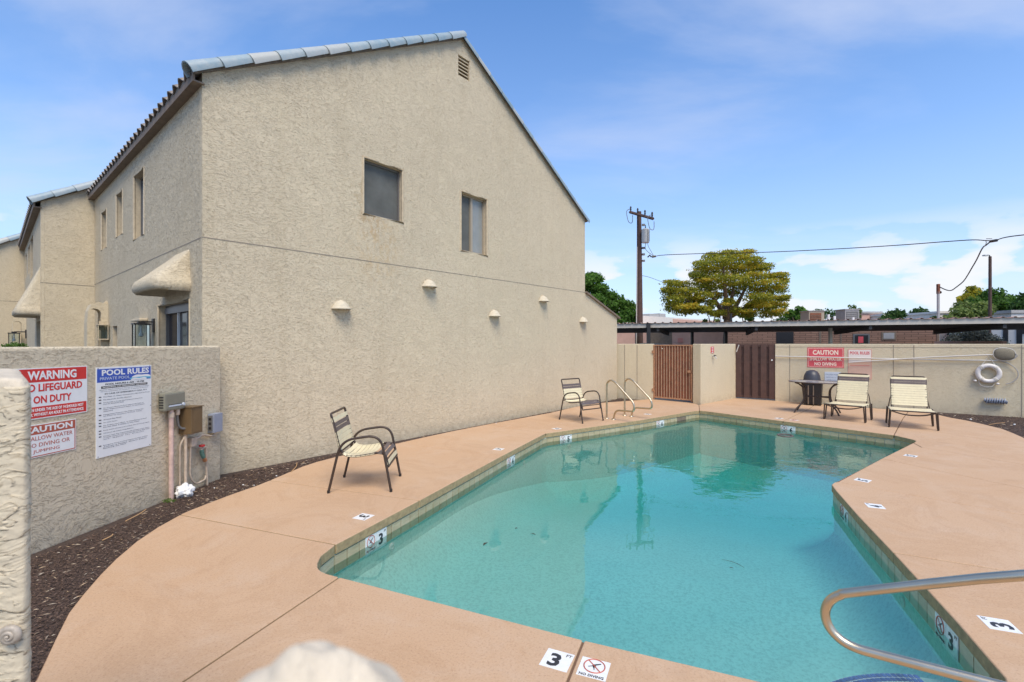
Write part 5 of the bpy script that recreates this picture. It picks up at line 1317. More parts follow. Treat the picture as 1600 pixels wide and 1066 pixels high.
def armchair(loc, rz, lab, back, seat, front, W=0.285, arms_w=0.315):
    root = empty('strap_armchair', loc, rz); tag(root, lab, 'chair', 'brown framed strap armchairs')
    r = 0.0135
    for s in (-1, 1):
        y = arms_w*s
        p = [(-0.345, y*1.04, 0.012), (-0.235, y, 0.50), (-0.13, y, 0.615), (0.10, y, 0.645), (0.225, y, 0.60), (0.285, y, 0.44), (0.355, y*1.04, 0.012)]
        mb = MB(); mb.tube(round_path([p[0], (-0.21, y, 0.595), (0.235, y, 0.655), p[-1]], 0.16, 9), r*1.08, 10); mb.build('arm_frame', m_bronze, root, local=True, smooth=True)
        for q in (p[0], p[-1]):
            mb = MB(); mb.lathe([(0, -0.012), (0.016, -0.012), (0.017, 0.02), (0.0, 0.022)], q, 10); mb.build('foot_cap', m_black, root, local=True, smooth=True)
    rail = [(-0.322, 0.855), (-0.295, 0.77), (-0.235, 0.52)] + [(-0.215, 0.47), (-0.185, 0.432), (-0.14, 0.412), (-0.05, 0.405), (0.10, 0.425), (0.19, 0.440), (0.245, 0.435), (0.285, 0.405), (0.305, 0.34), (0.318, 0.28)]
    full = smooth_path([Vector((x, 0, z)) for x, z in rail], 4); path = [(p.x, p.z) for p in full]
    pts = [Vector((x, -W, z)) for x, z in path][::-1] + [Vector((x, W, z)) for x, z in path]
    top = round_path([Vector((path[1][0], -W, path[1][1])), Vector((-0.332, -W, 0.895)), Vector((-0.332, W, 0.895)), Vector((path[1][0], W, path[1][1]))], 0.055, 5)
    mb = MB(); mb.tube([Vector((x, -W, z)) for x, z in path[:0:-1]]+top+[Vector((x, W, z)) for x, z in path[2:]], r, 10); mb.build('sling_frame', m_bronze, root, local=True, smooth=True)
    mb = MB(); mb.tube([Vector((path[-1][0], -W, path[-1][1])), Vector((path[-1][0], W, path[-1][1]))], r*0.9, 8); mb.build('front_bar', m_bronze, root, local=True, smooth=True)
    mb = MB(); mb.tube([Vector((0.30, -arms_w, 0.36)), Vector((0.30, arms_w, 0.36))], r*0.7, 8); mb.tube([Vector((-0.245, -arms_w, 0.44)), Vector((-0.245, arms_w, 0.44))], r*0.7, 8); mb.build('cross_bar', m_bronze, root, local=True, smooth=True)
    acc = 0; wd = 0.048
    for t, col in back: strap(path, t, wd, W, m_cream if col == 'c' else m_brownv, root)
    for t, col in seat: strap(path, t, wd, W, m_cream if col == 'c' else m_brownv, root, sag=0.020)
    for t, col in front: strap(path, t, wd, W, m_cream if col == 'c' else m_brownv, root, sag=0.004)
    return root
# path length: back about 0.50, seat about 0.50, front drop about 0.15
back1 = [(0.035, 'c'), (0.095, 'b'), (0.150, 'b')]+[(0.205+0.054*k, 'c') for k in range(4)]
seat1 = [(0.46+0.053*k, 'c') for k in range(7)]+[(0.868, 'b'), (0.93, 'b')]
armchair(G(566, 757.5)+Vector((0.04, 0.02, 0)), R(4), 'nearest strap armchair, cream with brown bands, facing the pool', back1, seat1, [(1.02, 'c')])
back2 = [(0.095, 'b'), (0.150, 'b')]+[(0.205+0.054*k, 'c') for k in range(4)]
seat2 = [(0.46, 'c'), (0.52, 'c')]+[(0.60+0.056*k, 'b') for k in range(7)]
# slightly turned towards the camera
c2 = (G(875.8, 656.3)+G(907, 661.8)+G(939.7, 656.3)+G(908.8, 652))/4
armchair(Vector((c2.x, c2.y, 0)), math.atan2(-0.78, 0.62), 'far strap armchair with dark brown seat straps beside the ladder rails', back2, seat2, [])

def lounger():
    root = empty('strap_lounger', (0, 0, 0)); W = 0.34; r = 0.0135
    seatl = [(-0.42, 0.34), (-0.2, 0.325), (0.05, 0.325), (0.25, 0.345), (0.36, 0.35)]
    mb = MB(); fr_ = round_path([Vector((-0.42, -W, 0.34)), Vector((0.05, -W, 0.335)), Vector((0.40, -W, 0.355)), Vector((0.40, W, 0.355)), Vector((0.05, W, 0.335)), Vector((-0.42, W, 0.34))], 0.07, 5)
    mb.tube(fr_, r, 10); mb.build('seat_frame', m_bronze, root, local=True, smooth=True)
    hb = (-0.30, 0.36); tp = (-0.52, 1.00)
    bp = [(hb[0]+(tp[0]-hb[0])*k/10, hb[1]+(tp[1]-hb[1])*k/10) for k in range(11)]
    mb = MB(); mb.tube(round_path([Vector((hb[0], -W+0.05, hb[1])), Vector((tp[0], -W+0.05, tp[1])), Vector((tp[0], W-0.05, tp[1])), Vector((hb[0], W-0.05, hb[1]))], 0.06, 5), r, 10); mb.build('back_frame', m_bronze, root, local=True, smooth=True)
    for s in (-1, 1):
        for (x0, x1, sp) in ((0.18, 0.33, 0.03), (-0.42, -0.27, 0.02)):
            y = s*(W+0.02)
            mb = MB(); mb.tube(round_path([Vector((x0, y, 0.35)), Vector((x0+0.04, y+s*0.02, 0.012)), Vector((x1-0.0, y+s*0.02, 0.012)), Vector((x1+0.02, y, 0.36))], 0.03, 4), r, 8); mb.build('leg', m_bronze, root, local=True, smooth=True)
    mb = MB()
    for x in (0.30, 0.36): mb.tube(smooth_path([Vector((x, -W-0.01, 0.34)), Vector((x, -W*0.5, 0.285)), Vector((x, 0, 0.27)), Vector((x, W*0.5, 0.285)), Vector((x, W+0.01, 0.34))], 5), r*0.75, 8)
    mb.build('bowed_brace', m_bronze, root, local=True, smooth=True)
    for s in (-1, 1): mb = MB(); mb.tube([Vector((-0.41, s*W, 0.34)), Vector((-0.43, s*(W-0.03), 0.52)), Vector((-0.40, s*(W-0.05), 0.62))], r*0.7, 6); mb.build('prop', m_bronze, root, local=True, smooth=True)
    L = math.hypot(tp[0]-hb[0], tp[1]-hb[1]); bpath = bp[::-1]; wd = 0.046
    nb = 12
    for k in range(nb):
        t = 0.045+k*(L-0.06)/nb
        strap(bpath, t, wd, W-0.05, m_brownv if k in (1, 2) else m_cream, root, sag=0.006)
    sp = [(-0.30, 0.345), (-0.1, 0.335), (0.1, 0.338), (0.3, 0.352), (0.385, 0.355)]
    for k in range(12): strap(sp, 0.03+0.0555*k, wd, W, m_cream, root, sag=0.012)
    for s in (-1, 1):
        for k in (5, 8): plug(Vector((bpath[0][0]+0.03, 0, 0))*0+Vector((hb[0]+(tp[0]-hb[0])*(1-k/nb)+0.016, s*(W-0.06), hb[1]+(tp[1]-hb[1])*(1-k/nb)+0.014)), root)
    return root
lg = lounger()
q = [G(1287, 654), G(1349, 661)]; front = (q[0]+q[1])/2; wdir = (q[1]-q[0]).normalized(); fdir = Vector((wdir.y, -wdir.x, 0)) 
if fdir.y > 0: fdir = -fdir
rz = math.atan2(fdir.y, fdir.x)
lg.location = Vector((front.x, front.y, 0))-fdir*0.26; lg.rotation_euler = (0, 0, rz+R(7))
tag(lg, 'left strap lounger with raised cream back, in front of the grill and caution sign', 'lounger', 'cream strap loungers along the back wall')
lg2 = copy_tree(lg)
q = [G(1386, 666), G(1458, 673)]; front = (q[0]+q[1])/2; wdir = (q[1]-q[0]).normalized(); fdir = Vector((wdir.y, -wdir.x, 0))
if fdir.y > 0: fdir = -fdir
lg2.location = Vector((front.x, front.y, 0))-fdir*0.26; lg2.rotation_euler = (0, 0, math.atan2(fdir.y, fdir.x)+R(12))
lg2['label'] = 'right strap lounger with raised cream back, standing alone before the blank wall'

# ------------------------------------------------------------------ ladder rails and entry rail
def grab_rail(base, tdir, prof, r, lab, cat, rnd=0.12, name='grab_rail', seg=14, flange=True):
    t = Vector((tdir[0], tdir[1], 0)).normalized(); root = empty(name, (base.x, base.y, 0)); tag(root, lab, cat)
    pts = [Vector((base.x, base.y, 0))+t*u+Vector((0, 0, z)) for u, z in prof]
    mb = MB(); mb.tube(round_path(pts, rnd, 9), r, seg); mb.build('tube', m_steel, root, smooth=True)
    if flange:
        for p in (pts[0], pts[-1]):
            mb = MB(); mb.lathe([(r*1.02, 0.022), (r*2.2, 0.012), (r*2.4, 0.0), (r*2.4, -0.002)], (p.x, p.y, 0), 18); mb.build('flange', m_steel, root, smooth=True)
    return root
pf = [(0, 0.0), (0.0, 0.80), (0.10, 0.885), (0.24, 0.84), (0.76, 0.42), (0.77, 0.24), (0.26, 0.215), (0.19, 0.0)]
grab_rail(G(948, 654), (0.61, -0.79), pf, 0.021, 'nearer of two bent steel grab rails at the far deck edge', 'handrail')
grab_rail(G(976, 649.4), (0.61, -0.79), pf, 0.021, 'farther of two bent steel grab rails, beside the rusty gate', 'handrail')
tip = at(1291, 950, 2.36)
dv = Vector((2.02-1.49, 1.90-2.36, 0)).normalized(); 
def on_plane(x, y):           # the rail's own vertical plane through tip along dv
    r_ = Vector(((x-CX)/FPX, 1.0)); n_ = Vector((dv.y, -dv.x)); t = Vector((tip.x, tip.y)).dot(n_)/r_.dot(n_)
    p = r_*t; return (-(Vector((tip.x, tip.y))-p).dot(Vector((dv.x, dv.y))), H-(y-CY)/FPX*t)
u1 = on_plane(1600, 899); u0 = on_plane(1330, 926); l0 = on_plane(1345, 1016); l1 = on_plane(1590, 1079)
base_u = 0.98; pos = lambda u: Vector((tip.x, tip.y, 0))+dv*u
sl_u = (u1[1]-u0[1])/(u1[0]-u0[0]); sl_l = (l1[1]-l0[1])/(l1[0]-l0[0])
zt0 = u0[1]+sl_u*(0-u0[0]); zl0 = l0[1]+sl_l*(0-l0[0])
prof = [(0.0, 0.0), (0.0, 0.5)]
loop_ = [on_plane(x, y) for x, y in ((1600,899),(1340,925),(1314,929.5),(1298,938),(1290,952),(1290.5,968),(1299,985),(1317,1002),(1340,1013.5),(1370,1022),(1420,1035),(1590,1079))]
path = [pos(base_u+0.10), pos(base_u+0.10)+Z*0.80, pos(base_u-0.02)+Z*(u1[1]+0.06)]+[pos(u)+Z*z for u, z in loop_]+[pos(base_u-0.2)+Z*(l1[1]+sl_l*(base_u-0.2-l1[0])*0.6), pos(base_u-0.14)]
root = empty('handrail', (path[0].x, path[0].y, 0)); tag(root, 'large brushed steel handrail loop jutting in at the bottom right', 'handrail')
mb = MB(); mb.tube(smooth_path(round_path(path[:4], 0.12, 8)[:-1]+path[3:], 4), 0.0212, 28); mb.build('tube', m_steel, root, smooth=True, flat_angle=80)
for p in (path[0], path[-1]):
    mb = MB(); mb.lathe([(0.024, 0.022), (0.055, 0.012), (0.058, 0.0)], (p.x, p.y, 0), 20); mb.build('flange', m_steel, root, smooth=True)

# ------------------------------------------------------------------ grill and table
fr = fr_back
ag, _ = fr.px(1268, 600, 0.55); pg = fr.pt(ag, 0, 0.42)
gr = empty('kettle_grill', pg); tag(gr, 'black domed barbecue grill standing behind the patio table', 'grill')
zr = at(1268, 596, pg.y).z; zt_ = at(1268, 578, pg.y).z; rr = 0.21
mb = MB(); mb.lathe([(rr*1.02, zr+0.02), (rr*1.0, zr+0.05), (rr*0.90, zr+(zt_-zr)*0.55), (rr*0.66, zr+(zt_-zr)*0.86), (rr*0.3, zt_-0.008), (0, zt_)], (pg.x, pg.y, 0), 28); mb.build('dome_lid', m_grill, gr, smooth=True)
mb = MB(); e3, n3 = fr.e3(), fr.n3(); m = Matrix(((e3.x, n3.x, 0, pg.x), (e3.y, n3.y, 0, pg.y), (0, 0, 1, 0), (0, 0, 0, 1)))
mb.box((-0.31, -0.24, zr-0.02), (0.31, 0.24, zr+0.025), m); mb.build('rim', m_grill, gr, bevel=0.012)
mb = MB(); vs = [m @ Vector(p) for p in ((-0.18,-0.16,0.03),(0.22,-0.16,0.03),(0.22,0.16,0.03),(-0.18,0.16,0.03),(-0.24,-0.20,zr-0.02),(0.25,-0.20,zr-0.02),(0.25,0.20,zr-0.02),(-0.24,0.20,zr-0.02))]
mb.add(vs, [(0,3,2,1),(4,5,6,7),(0,1,5,4),(1,2,6,5),(2,3,7,6),(3,0,4,7)]); mb.build('cabinet', m_black, gr, bevel=0.01)
for x in (-0.07, 0.05): mb = MB(); mb.box((x-.012, -0.0, 0.03), (x+.012, 0.215, zr-0.1), m); mb.build('post', m_fascia, gr)
for x in (-0.16, 0.2):
    for y in (-0.14, 0.14): mb = MB(); mb.box((x-.02, y-.02, 0), (x+.02, y+.02, 0.03), m); mb.build('foot', m_black, gr)
ptc = at(1277, 597, 11.85); zt_ = ptc.z; tb = empty('patio_table', (ptc.x, ptc.y, 0)); tag(tb, 'oval patio table with curved dark legs in front of the grill', 'table')
def ellip(rx, ry, z, n=40): return [Vector((ptc.x, ptc.y, 0))+e3*rx*math.cos(2*math.pi*k/n)+n3*ry*math.sin(2*math.pi*k/n)+Z*z for k in range(n)]
mb = MB(); mb.extrude(ellip(0.60, 0.42, zt_-0.004), Z*0.008); mb.build('glass_top', m_tabletop, tb)
mb = MB(); mb.tube(ellip(0.605, 0.425, zt_), 0.014, 8, closed=True); mb.build('rim', m_brownv, tb, smooth=True)
for sx in (-1, 1):
    for sy in (-1, 1):
        c = Vector((ptc.x, ptc.y, 0)); f = lambda u, v, z: c+e3*(u*sx)+n3*(v*sy)+Z*z
        mb = MB(); mb.tube(smooth_path([f(0.44, 0.30, zt_-0.015), f(0.36, 0.24, zt_-0.05), f(0.27, 0.17, zt_-0.17), f(0.26, 0.16, 0.40), f(0.30, 0.19, 0.25), f(0.40, 0.26, 0.12), f(0.46, 0.30, 0.0)], 5), 0.019, 8); mb.build('leg', m_bronze, tb, smooth=True)
mb = MB(); c = Vector((ptc.x, ptc.y, 0.40)); mb.tube([c-e3*0.26-n3*0.16, c+e3*0.26+n3*0.16], 0.013, 8); mb.tube([c-e3*0.26+n3*0.16, c+e3*0.26-n3*0.16], 0.013, 8); mb.lathe([(0.05, -0.01), (0.05, 0.01), (0, 0.012)], c, 14); mb.build('cross_brace', m_bronze, tb, smooth=True, flat_angle=40)

# ------------------------------------------------------------------ back wall hangings
def hang_sign(xl, xr, yt, yb, nm, lab, m, off=0.008):
    a0, zt = fr.px(xl, yt, off); a1, _ = fr.px(xr, yt, off); _, zb = fr.px(xl, yb, off); r = empty(nm, fr.pt((a0+a1)/2, zb)); tag(r, lab, 'sign')
    MB().fbox(fr, a0, a1, zb, zt, 0.0, off).build('plate', m, r); return r, a0, a1, zb, zt
r, a0, a1, zb, zt = hang_sign(1261.5, 1318.7, 543.3, 573.8, 'caution_sign', 'bleached red caution sign on the back wall above the grill', m_pinkred)
Wd, Hh = a1-a0, zt-zb
for q in ((a0+.02, a1-.02, zt-.027, zt-.02), (a0+.02, a1-.02, zb+.02, zb+.027), (a0+.02, a0+.027, zb+.027, zt-.027), (a1-.027, a1-.02, zb+.027, zt-.027)): plate(fr, *q, 0.008, 0.0086, 'border', m_pinktxt, r)
for tx, v, wf, hf in (('CAUTION', 0.24, 0.70, 0.24), ('SHALLOW WATER', 0.575, 0.88, 0.17), ('NO DIVING', 0.82, 0.60, 0.17)): text(tx, 0.1, m_pinktxt, r, fr.mat((a0+a1)/2, zt-Hh*v, 0.0092), fit=Wd*wf, stretch=Hh*hf, bold=0.03)
r, a0, a1, zb, zt = hang_sign(1324.8, 1362.3, 545.5, 592, 'rules_sign', 'sun-bleached pink pool rules sheet right of the red caution sign', m_pinksheet)
Wd, Hh = a1-a0, zt-zb
plate(fr, a0+.015, a1-.015, zt-Hh*0.42, zt-Hh*0.02, 0.008, 0.0084, 'pale_patch', m_white_fade, r)
for q in ((a0+.01, a1-.01, zt-.018, zt-.01), (a0+.01, a1-.01, zb+.01, zb+.018), (a0+.01, a0+.018, zb+.018, zt-.018), (a1-.018, a1-.01, zb+.018, zt-.018), (a0+.05, a1-.05, zt-Hh*.56, zt-Hh*.53)): plate(fr, *q, 0.0085, 0.009, 'border', m_pinkline, r)
text('POOL RULES', 0.1, m_pinkred, r, fr.mat((a0+a1)/2, zt-Hh*0.13, 0.0094), fit=Wd*0.82, stretch=Hh*0.10, bold=0.03)
r, a0, a1, zb, zt = hang_sign(1288.5, 1314, 581, 597.5, 'notice_sign', 'small pale blue notice half hidden behind the left lounger', m_lightblue)
Wd, Hh = a1-a0, zt-zb
for k, tx in enumerate(('CHILDREN MUST', 'HAVE ADULT', 'SUPERVISION')): text(tx, 0.05, m_inkblue, r, fr.mat(a0+Wd*0.44, zt-Hh*(0.25+0.26*k), 0.0086), fit=Wd*(0.78-0.08*k), stretch=Hh*0.14)
# two long poles on hooks, a net and a shepherd's hook
def wp(x, y, off=0.05): a, z = fr.px(x, y, off); return fr.pt(a, z, off)
hk = empty('rescue_hook', wp(1400, 561.3)); tag(hk, 'long pale pole ending in a curved rescue hook, hung on the back wall', 'rescue hook')
mb = MB(); mb.tube([wp(1211.5, 556.8), wp(1300, 558.6), wp(1420, 561.6), wp(1560, 563.8)], 0.017, 8); mb.build('pole', m_pole, hk, smooth=True)
mb = MB(); mb.tube(smooth_path([wp(1560, 563.8), wp(1572, 566.5), wp(1582, 571.5), wp(1589, 578.5), wp(1591, 586), wp(1588, 592.5), wp(1580, 598), wp(1571, 600.5)], 5), 0.010, 8); mb.build('hook', m_metalac, hk, smooth=True)
nt2 = empty('skimmer_net', wp(1450, 558)); tag(nt2, 'leaf skimmer net with a brown bag on a pole, hung top right on the wall', 'pool net')
mb = MB(); mb.tube([wp(1326, 566.5, 0.09), wp(1395, 562.0, 0.09), wp(1459, 558, 0.09), wp(1551, 554.3, 0.09)], 0.015, 8); mb.build('pole', m_pole, nt2, smooth=True)
K = 40; ring = []
for k in range(K):
    t = 2*math.pi*k/K; ce, se = math.cos(t), math.sin(t); ring.append(wp(1569.5+17.5*math.copysign(abs(ce)**0.8, ce), 553.7+9.9*math.copysign(abs(se)**0.8, se)+0.06*17*ce, 0.09))
mb = MB(); mb.tube(ring, 0.009, 6, closed=True); mb.build('hoop', m_pole, nt2, smooth=True)
cen = sum(ring, Vector())/K; mb = MB(); vs = [cen+fr.n3()*0.05]; fs = []
for j, (sc_, o_) in enumerate(((0.4, 0.045), (0.75, 0.03), (1.0, 0.0))):
    for p in ring: vs.append(cen+(p-cen)*sc_+fr.n3()*o_)
for k in range(K): fs.append((0, 1+k, 1+(k+1) % K))
for j in range(2):
    for k in range(K): a = 1+j*K+k; b = 1+j*K+(k+1) % K; fs.append((a, b, b+K, a+K))
mb.add(vs, fs); o = mb.build('net_bag', m_net, nt2, smooth=True); mod = o.modifiers.new('thickness', 'SOLIDIFY'); mod.thickness = 0.004
mb = MB(); mb.tube([wp(1586, 552, 0.10), wp(1590, 556, 0.10), wp(1586, 560, 0.10)], 0.010, 6); mb.build('clip', m_metalac, nt2)
# ring buoy
bu = empty('life_ring', wp(1544.6, 584)); tag(bu, 'white life ring with rope hanging on the back wall under the net', 'life ring')
cB = wp(1544.6, 583.6, 0.07); aB_, zB_ = fr.px(1544.6, 583.6, 0.07); 
RB = 0.5*(fr.px(1544.6, 569, .07)[1]-fr.px(1544.6, 600, .07)[1]); rm = RB*0.79; rt = RB*0.21
mb = MB(); mb.tube([cB+fr.e3()*rm*math.cos(2*math.pi*k/40)+Z*rm*math.sin(2*math.pi*k/40) for k in range(40)], rt, 14, closed=True); mb.build('ring', m_buoy, bu, smooth=True)
for a in (48, 132, 228, 312):
    mb = MB(); a = R(a)
    for da in (-0.10, 0, 0.10):
        cc = cB+fr.e3()*rm*math.cos(a+da)+Z*rm*math.sin(a+da); rd = fr.e3()*math.cos(a+da)+Z*math.sin(a+da)
        mb.tube([cc+(rd*math.cos(q_)+fr.n3()*math.sin(q_))*(rt+0.004) for q_ in [2*math.pi*k/14 for k in range(14)]], 0.007, 5, closed=True)
    mb.build('rope_lashing', m_rope, bu, smooth=True)
mb = MB(); top = wp(1545, 556.5, 0.06)
mb.tube([cB+fr.e3()*rm*math.cos(R(128))+Z*(rm*math.sin(R(128))+rt), top, cB+fr.e3()*rm*math.cos(R(52))+Z*(rm*math.sin(R(52))+rt)], 0.008, 6); mb.build('hanging_rope', m_rope, bu, smooth=True); mb = MB()
mb.tube(smooth_path([cB-fr.e3()*rm*0.95-Z*RB*0.62, cB-fr.e3()*rm*0.7-Z*RB*1.22, cB-Z*RB*1.36, cB+fr.e3()*rm*0.35-Z*RB*1.28, cB+fr.e3()*rm*0.55-Z*RB*1.02], 5), 0.007, 6); mb.build('rope', m_rope, bu, smooth=True)
for sx, sz in ((-0.98, -0.78), (0.66, -1.02)):
    mb = MB(); mb.lathe([(0, -0.03), (0.028, -0.018), (0.034, 0), (0.028, 0.018), (0, 0.03)], cB+fr.e3()*RB*sx+Z*RB*sz, 12); mb.build('float_knob', m_buoy, bu, smooth=True)
# mottled blue coil on the wall
c = wp(1555.5, 626.5, 0.07); cl = empty('hose_coil', c); tag(cl, 'small mottled blue-grey coil fixed low on the wall under the life ring', 'coil')
mb = MB(); path = []
for k in range(140):
    t = k/139; a = 2*math.pi*9*t; path.append(c+fr.e3()*(-0.19+0.38*t)+Z*0.055*math.sin(a)+fr.n3()*0.045*math.cos(a))
mb.tube(path, 0.014, 6); mb.build('coil', m_bluegrey, cl, smooth=True)
mb = MB(); mb.tube([c-fr.e3()*0.2-fr.n3()*0.01, c+fr.e3()*0.2-fr.n3()*0.01], 0.022, 8); mb.build('core', m_inkblue, cl, smooth=True)

# ================================================================== BEYOND THE WALL
# carport
rA = at(964, 505, 20.3); rB = at(1600, 495.8, 15.4); rdir = (rB-rA); rdir.z = 0; rlen = rdir.length; rdir.normalize(); rback = Vector((-rdir.y, rdir.x, 0))
if rback.y < 0: rback = -rback
zc = 2.56
cp = empty('carport', (rA.x, rA.y, 0)); tag(cp, 'long low carport with a grey fascia and corrugated edge behind the back wall', 'carport')
A = Vector((rA.x, rA.y, 0))-rdir*2.5; Ltot = rlen+9
def RB_(u, v, z): return A+rdir*u+rback*v+Z*z
mb = MB(); mb.add([RB_(0, 0, zc-0.21), RB_(Ltot, 0, zc-0.21), RB_(Ltot, 0, zc-0.025), RB_(0, 0, zc-0.025), RB_(0, 0.05, zc-0.21), RB_(Ltot, 0.05, zc-0.21), RB_(Ltot, 0.05, zc-0.025), RB_(0, 0.05, zc-0.025)], [(0,1,2,3),(7,6,5,4),(0,4,5,1),(3,2,6,7),(0,3,7,4),(1,5,6,2)]); mb.build('fascia', m_roofgrey, cp)
mb = MB(); nr = int(Ltot/0.30)     # corrugated sheet: trapezoid ribs
prof = []
for k in range(nr):
    u = k*0.30; prof += [(u, 0), (u+0.10, 0), (u+0.125, 0.035), (u+0.175, 0.035), (u+0.20, 0)]
prof.append((nr*0.30, 0)); vs = []; K = len(prof)
for v_, dz in ((-0.06, 0.0), (5.6, -0.16)):
    for u, z in prof: vs.append(RB_(u, v_, zc-0.022+z+dz))
mb.add(vs, [(k, k+1, K+k+1, K+k) for k in range(K-1)]); o = mb.build('corrugated_roof', m_pinkwall, cp); mod = o.modifiers.new('thickness', 'SOLIDIFY'); mod.thickness = 0.004
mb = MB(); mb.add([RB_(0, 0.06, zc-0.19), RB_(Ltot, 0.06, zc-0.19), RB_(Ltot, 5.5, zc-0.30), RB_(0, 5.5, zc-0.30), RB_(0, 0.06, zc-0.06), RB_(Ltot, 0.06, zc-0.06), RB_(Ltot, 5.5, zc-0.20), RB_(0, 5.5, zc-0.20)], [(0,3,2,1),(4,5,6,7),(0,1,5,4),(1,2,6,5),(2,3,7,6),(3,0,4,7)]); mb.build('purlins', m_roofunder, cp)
def post_at(x, d_v, w=0.10, mm=None):
    # post whose axis projects to x and that stands d_v behind the fascia
    r_ = Vector(((x-CX)/FPX, 1.0)); o = Vector((A.x, A.y))+Vector((rback.x, rback.y))*d_v; n_ = Vector((rback.x, rback.y)); t = o.dot(n_)/r_.dot(n_); p = r_*t
    top = zc-0.02 if d_v < 0 else zc-0.25
    mb = MB(); mb.box((p.x-w/2, p.y-w/2, -0.06), (p.x+w/2, p.y+w/2, top)); mb.build('post', mm or m_black, cp); return p
post_at(1013.3, -0.08, 0.13)
for x in (1081.5, 1134): post_at(x, 4.9, 0.12)
for x, m_ in ((1297.5, m_roofgrey),):
    p = post_at(x, 1.6, 0.10, m_)
for u in [2.5+1.6+3.6*k for k in range(5)]:
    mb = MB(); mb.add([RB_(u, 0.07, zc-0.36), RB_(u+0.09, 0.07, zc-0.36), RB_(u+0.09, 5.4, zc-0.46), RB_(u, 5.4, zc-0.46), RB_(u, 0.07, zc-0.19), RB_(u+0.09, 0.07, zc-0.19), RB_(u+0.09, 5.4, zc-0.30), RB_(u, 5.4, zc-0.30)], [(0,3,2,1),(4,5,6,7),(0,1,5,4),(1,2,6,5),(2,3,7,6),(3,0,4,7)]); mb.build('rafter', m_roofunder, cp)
# buildings seen above and beneath it
def block(name, lab, x0, x1, d0, d1, ztop, m, depth=6.0, cat='building', z0=-0.06):
    a = at(x0, 500, d0); b = at(x1, 500, d1); f = Frame((a.x, a.y), (b.x, b.y)); root = empty(name, (a.x, a.y, 0)); tag(root, lab, cat)
    MB().fbox(f, 0, f.len, z0, ztop, -depth, 0).build('wall', m, root); return root, f
def feat(f, root, xl, xr, yt, yb, nm, m, off=0.02, off0=0.0):
    a0, zt = f.px(xl, yt, off); a1, _ = f.px(xr, yt, off); _, zb = f.px(xl, yb, off); return MB().fbox(f, a0, a1, zb, zt, off0, off).build(nm, m, root)
b1, fb = block('service_building', 'low brown block building under the carport with a black opening', 1137, 1468, 26.5, 21.5, 2.58, m_brick, 5)
for xl, xr, yt, yb, nm, mm in ((1213, 1240, 519, 545, 'door_opening', m_black), (1333, 1359, 522, 545, 'door', m_alug), (1377.5, 1400.5, 518.5, 531.5, 'window', m_fascia), (1464, 1468, 512, 545, 'corner_post', m_fascia), (1280, 1283.5, 512, 545, 'downpipe', m_fascia), (1313, 1315.5, 512, 545, 'downpipe', m_fascia)):
    o = feat(fb, b1, xl, xr, yt, yb, nm, mm)
    if nm == 'door': 
        feat(fb, o, 1336, 1356.5, 524, 545, 'door_leaf', m_black, 0.03, 0.021); feat(fb, o, 1341, 1349, 526, 536, 'notice', m_pinkred, 0.035, 0.031)
    if nm == 'window': feat(fb, o, 1380.5, 1397.5, 520.5, 529.5, 'pane', m_metalac, 0.03, 0.021)
b2, f2 = block('pink_building', 'pink stuccoed low building seen under the left end of the carport', 960, 1135, 36, 33, 2.62, m_pinkwall, 8)
feat(f2, b2, 992.5, 1001, 520, 545, 'window', m_black); feat(f2, b2, 1014, 1050, 519, 545, 'recess', m_fascia, 0.03)
o = feat(f2, b2, 1059, 1067, 528.5, 535.5, 'meter_box', m_pinkline, 0.06)
b3, f3 = block('white_roofed_building', 'long low building with white parapet and pink wall left of the utility pole', 981, 1130, 41, 52, 4.15, m_whitewall, 9)
mb = MB(); a0 = f3.px(1052, 500, .05)[0]; mb.fbox(f3, a0, f3.len+0.02, -0.06, 4.02, 0.0, 0.05); mb.build('wall', m_pinkwall, b3)
for xl, xr, yt in ((1015, 1030, 490.3), (1030.5, 1040, 489.8)):
    a0, zt = f3.px(xl, yt, -3); a1, _ = f3.px(xr, yt, -3); MB().fbox(f3, a0, a1, 4.16, zt, -4, -3).build('roof_unit', m_metalac, b3)
for (xl, xr, yt, d_), lab in zip(((1380, 1403, 490.5, 60), (1468.5, 1496.5, 486.3, 55), (1346, 1376, 487, 62), (1560, 1590, 492, 48), (1580, 1700, 484.8, 42), (1410, 1478, 493, 70)),
    ('tiny far white flat-roofed house left of the stub pole', 'far white flat-roofed house right of the stub pole', 'far grey-roofed house behind the rooftop cooler', 'far pinkish flat roof before the right trees', 'white house with a grey roof at the right edge beyond the carport', 'farthest long pinkish roofline behind the carport')):
    a = at(xl, yt, d_); b_, fb_ = block('far_house', lab, xl, xr, d_, d_, a.z-0.25, m_whitewall if 'white' in lab else m_pinkwall, 6, 'house')
    MB().fbox(fb_, -0.15, fb_.len+0.15, a.z-0.25, a.z, -6.2, 0.15).build('roof', m_whitewall if 'white' in lab and 'grey' not in lab else m_metalac, b_)
# right-hand background: low capped wall, white house with dark porch
lw = Frame(at(1472, 537, 21)[:2], at(1566, 537, 19)[:2])
lwo = MB().fbox(lw, -0.3, lw.len, -0.06, 1.80, -0.25, 0).build('boundary_wall', m_pinkwall); tag(lwo, 'low pinkish boundary wall just beyond the right end of the back wall', 'wall')
b5, f5 = block('porch_house', 'white house with dark posts and porch seen under the right end of the carport', 1549, 1760, 26, 22, 3.0, m_whitewall, 5)
for xl, xr in ((1567, 1575), (1588, 1597)): feat(f5, b5, xl, xr, 512, 545, 'dark_panel', m_carglass, 0.04)
feat(f5, b5, 1597, 1640, 512, 522, 'dark_panel', m_black, 0.04)
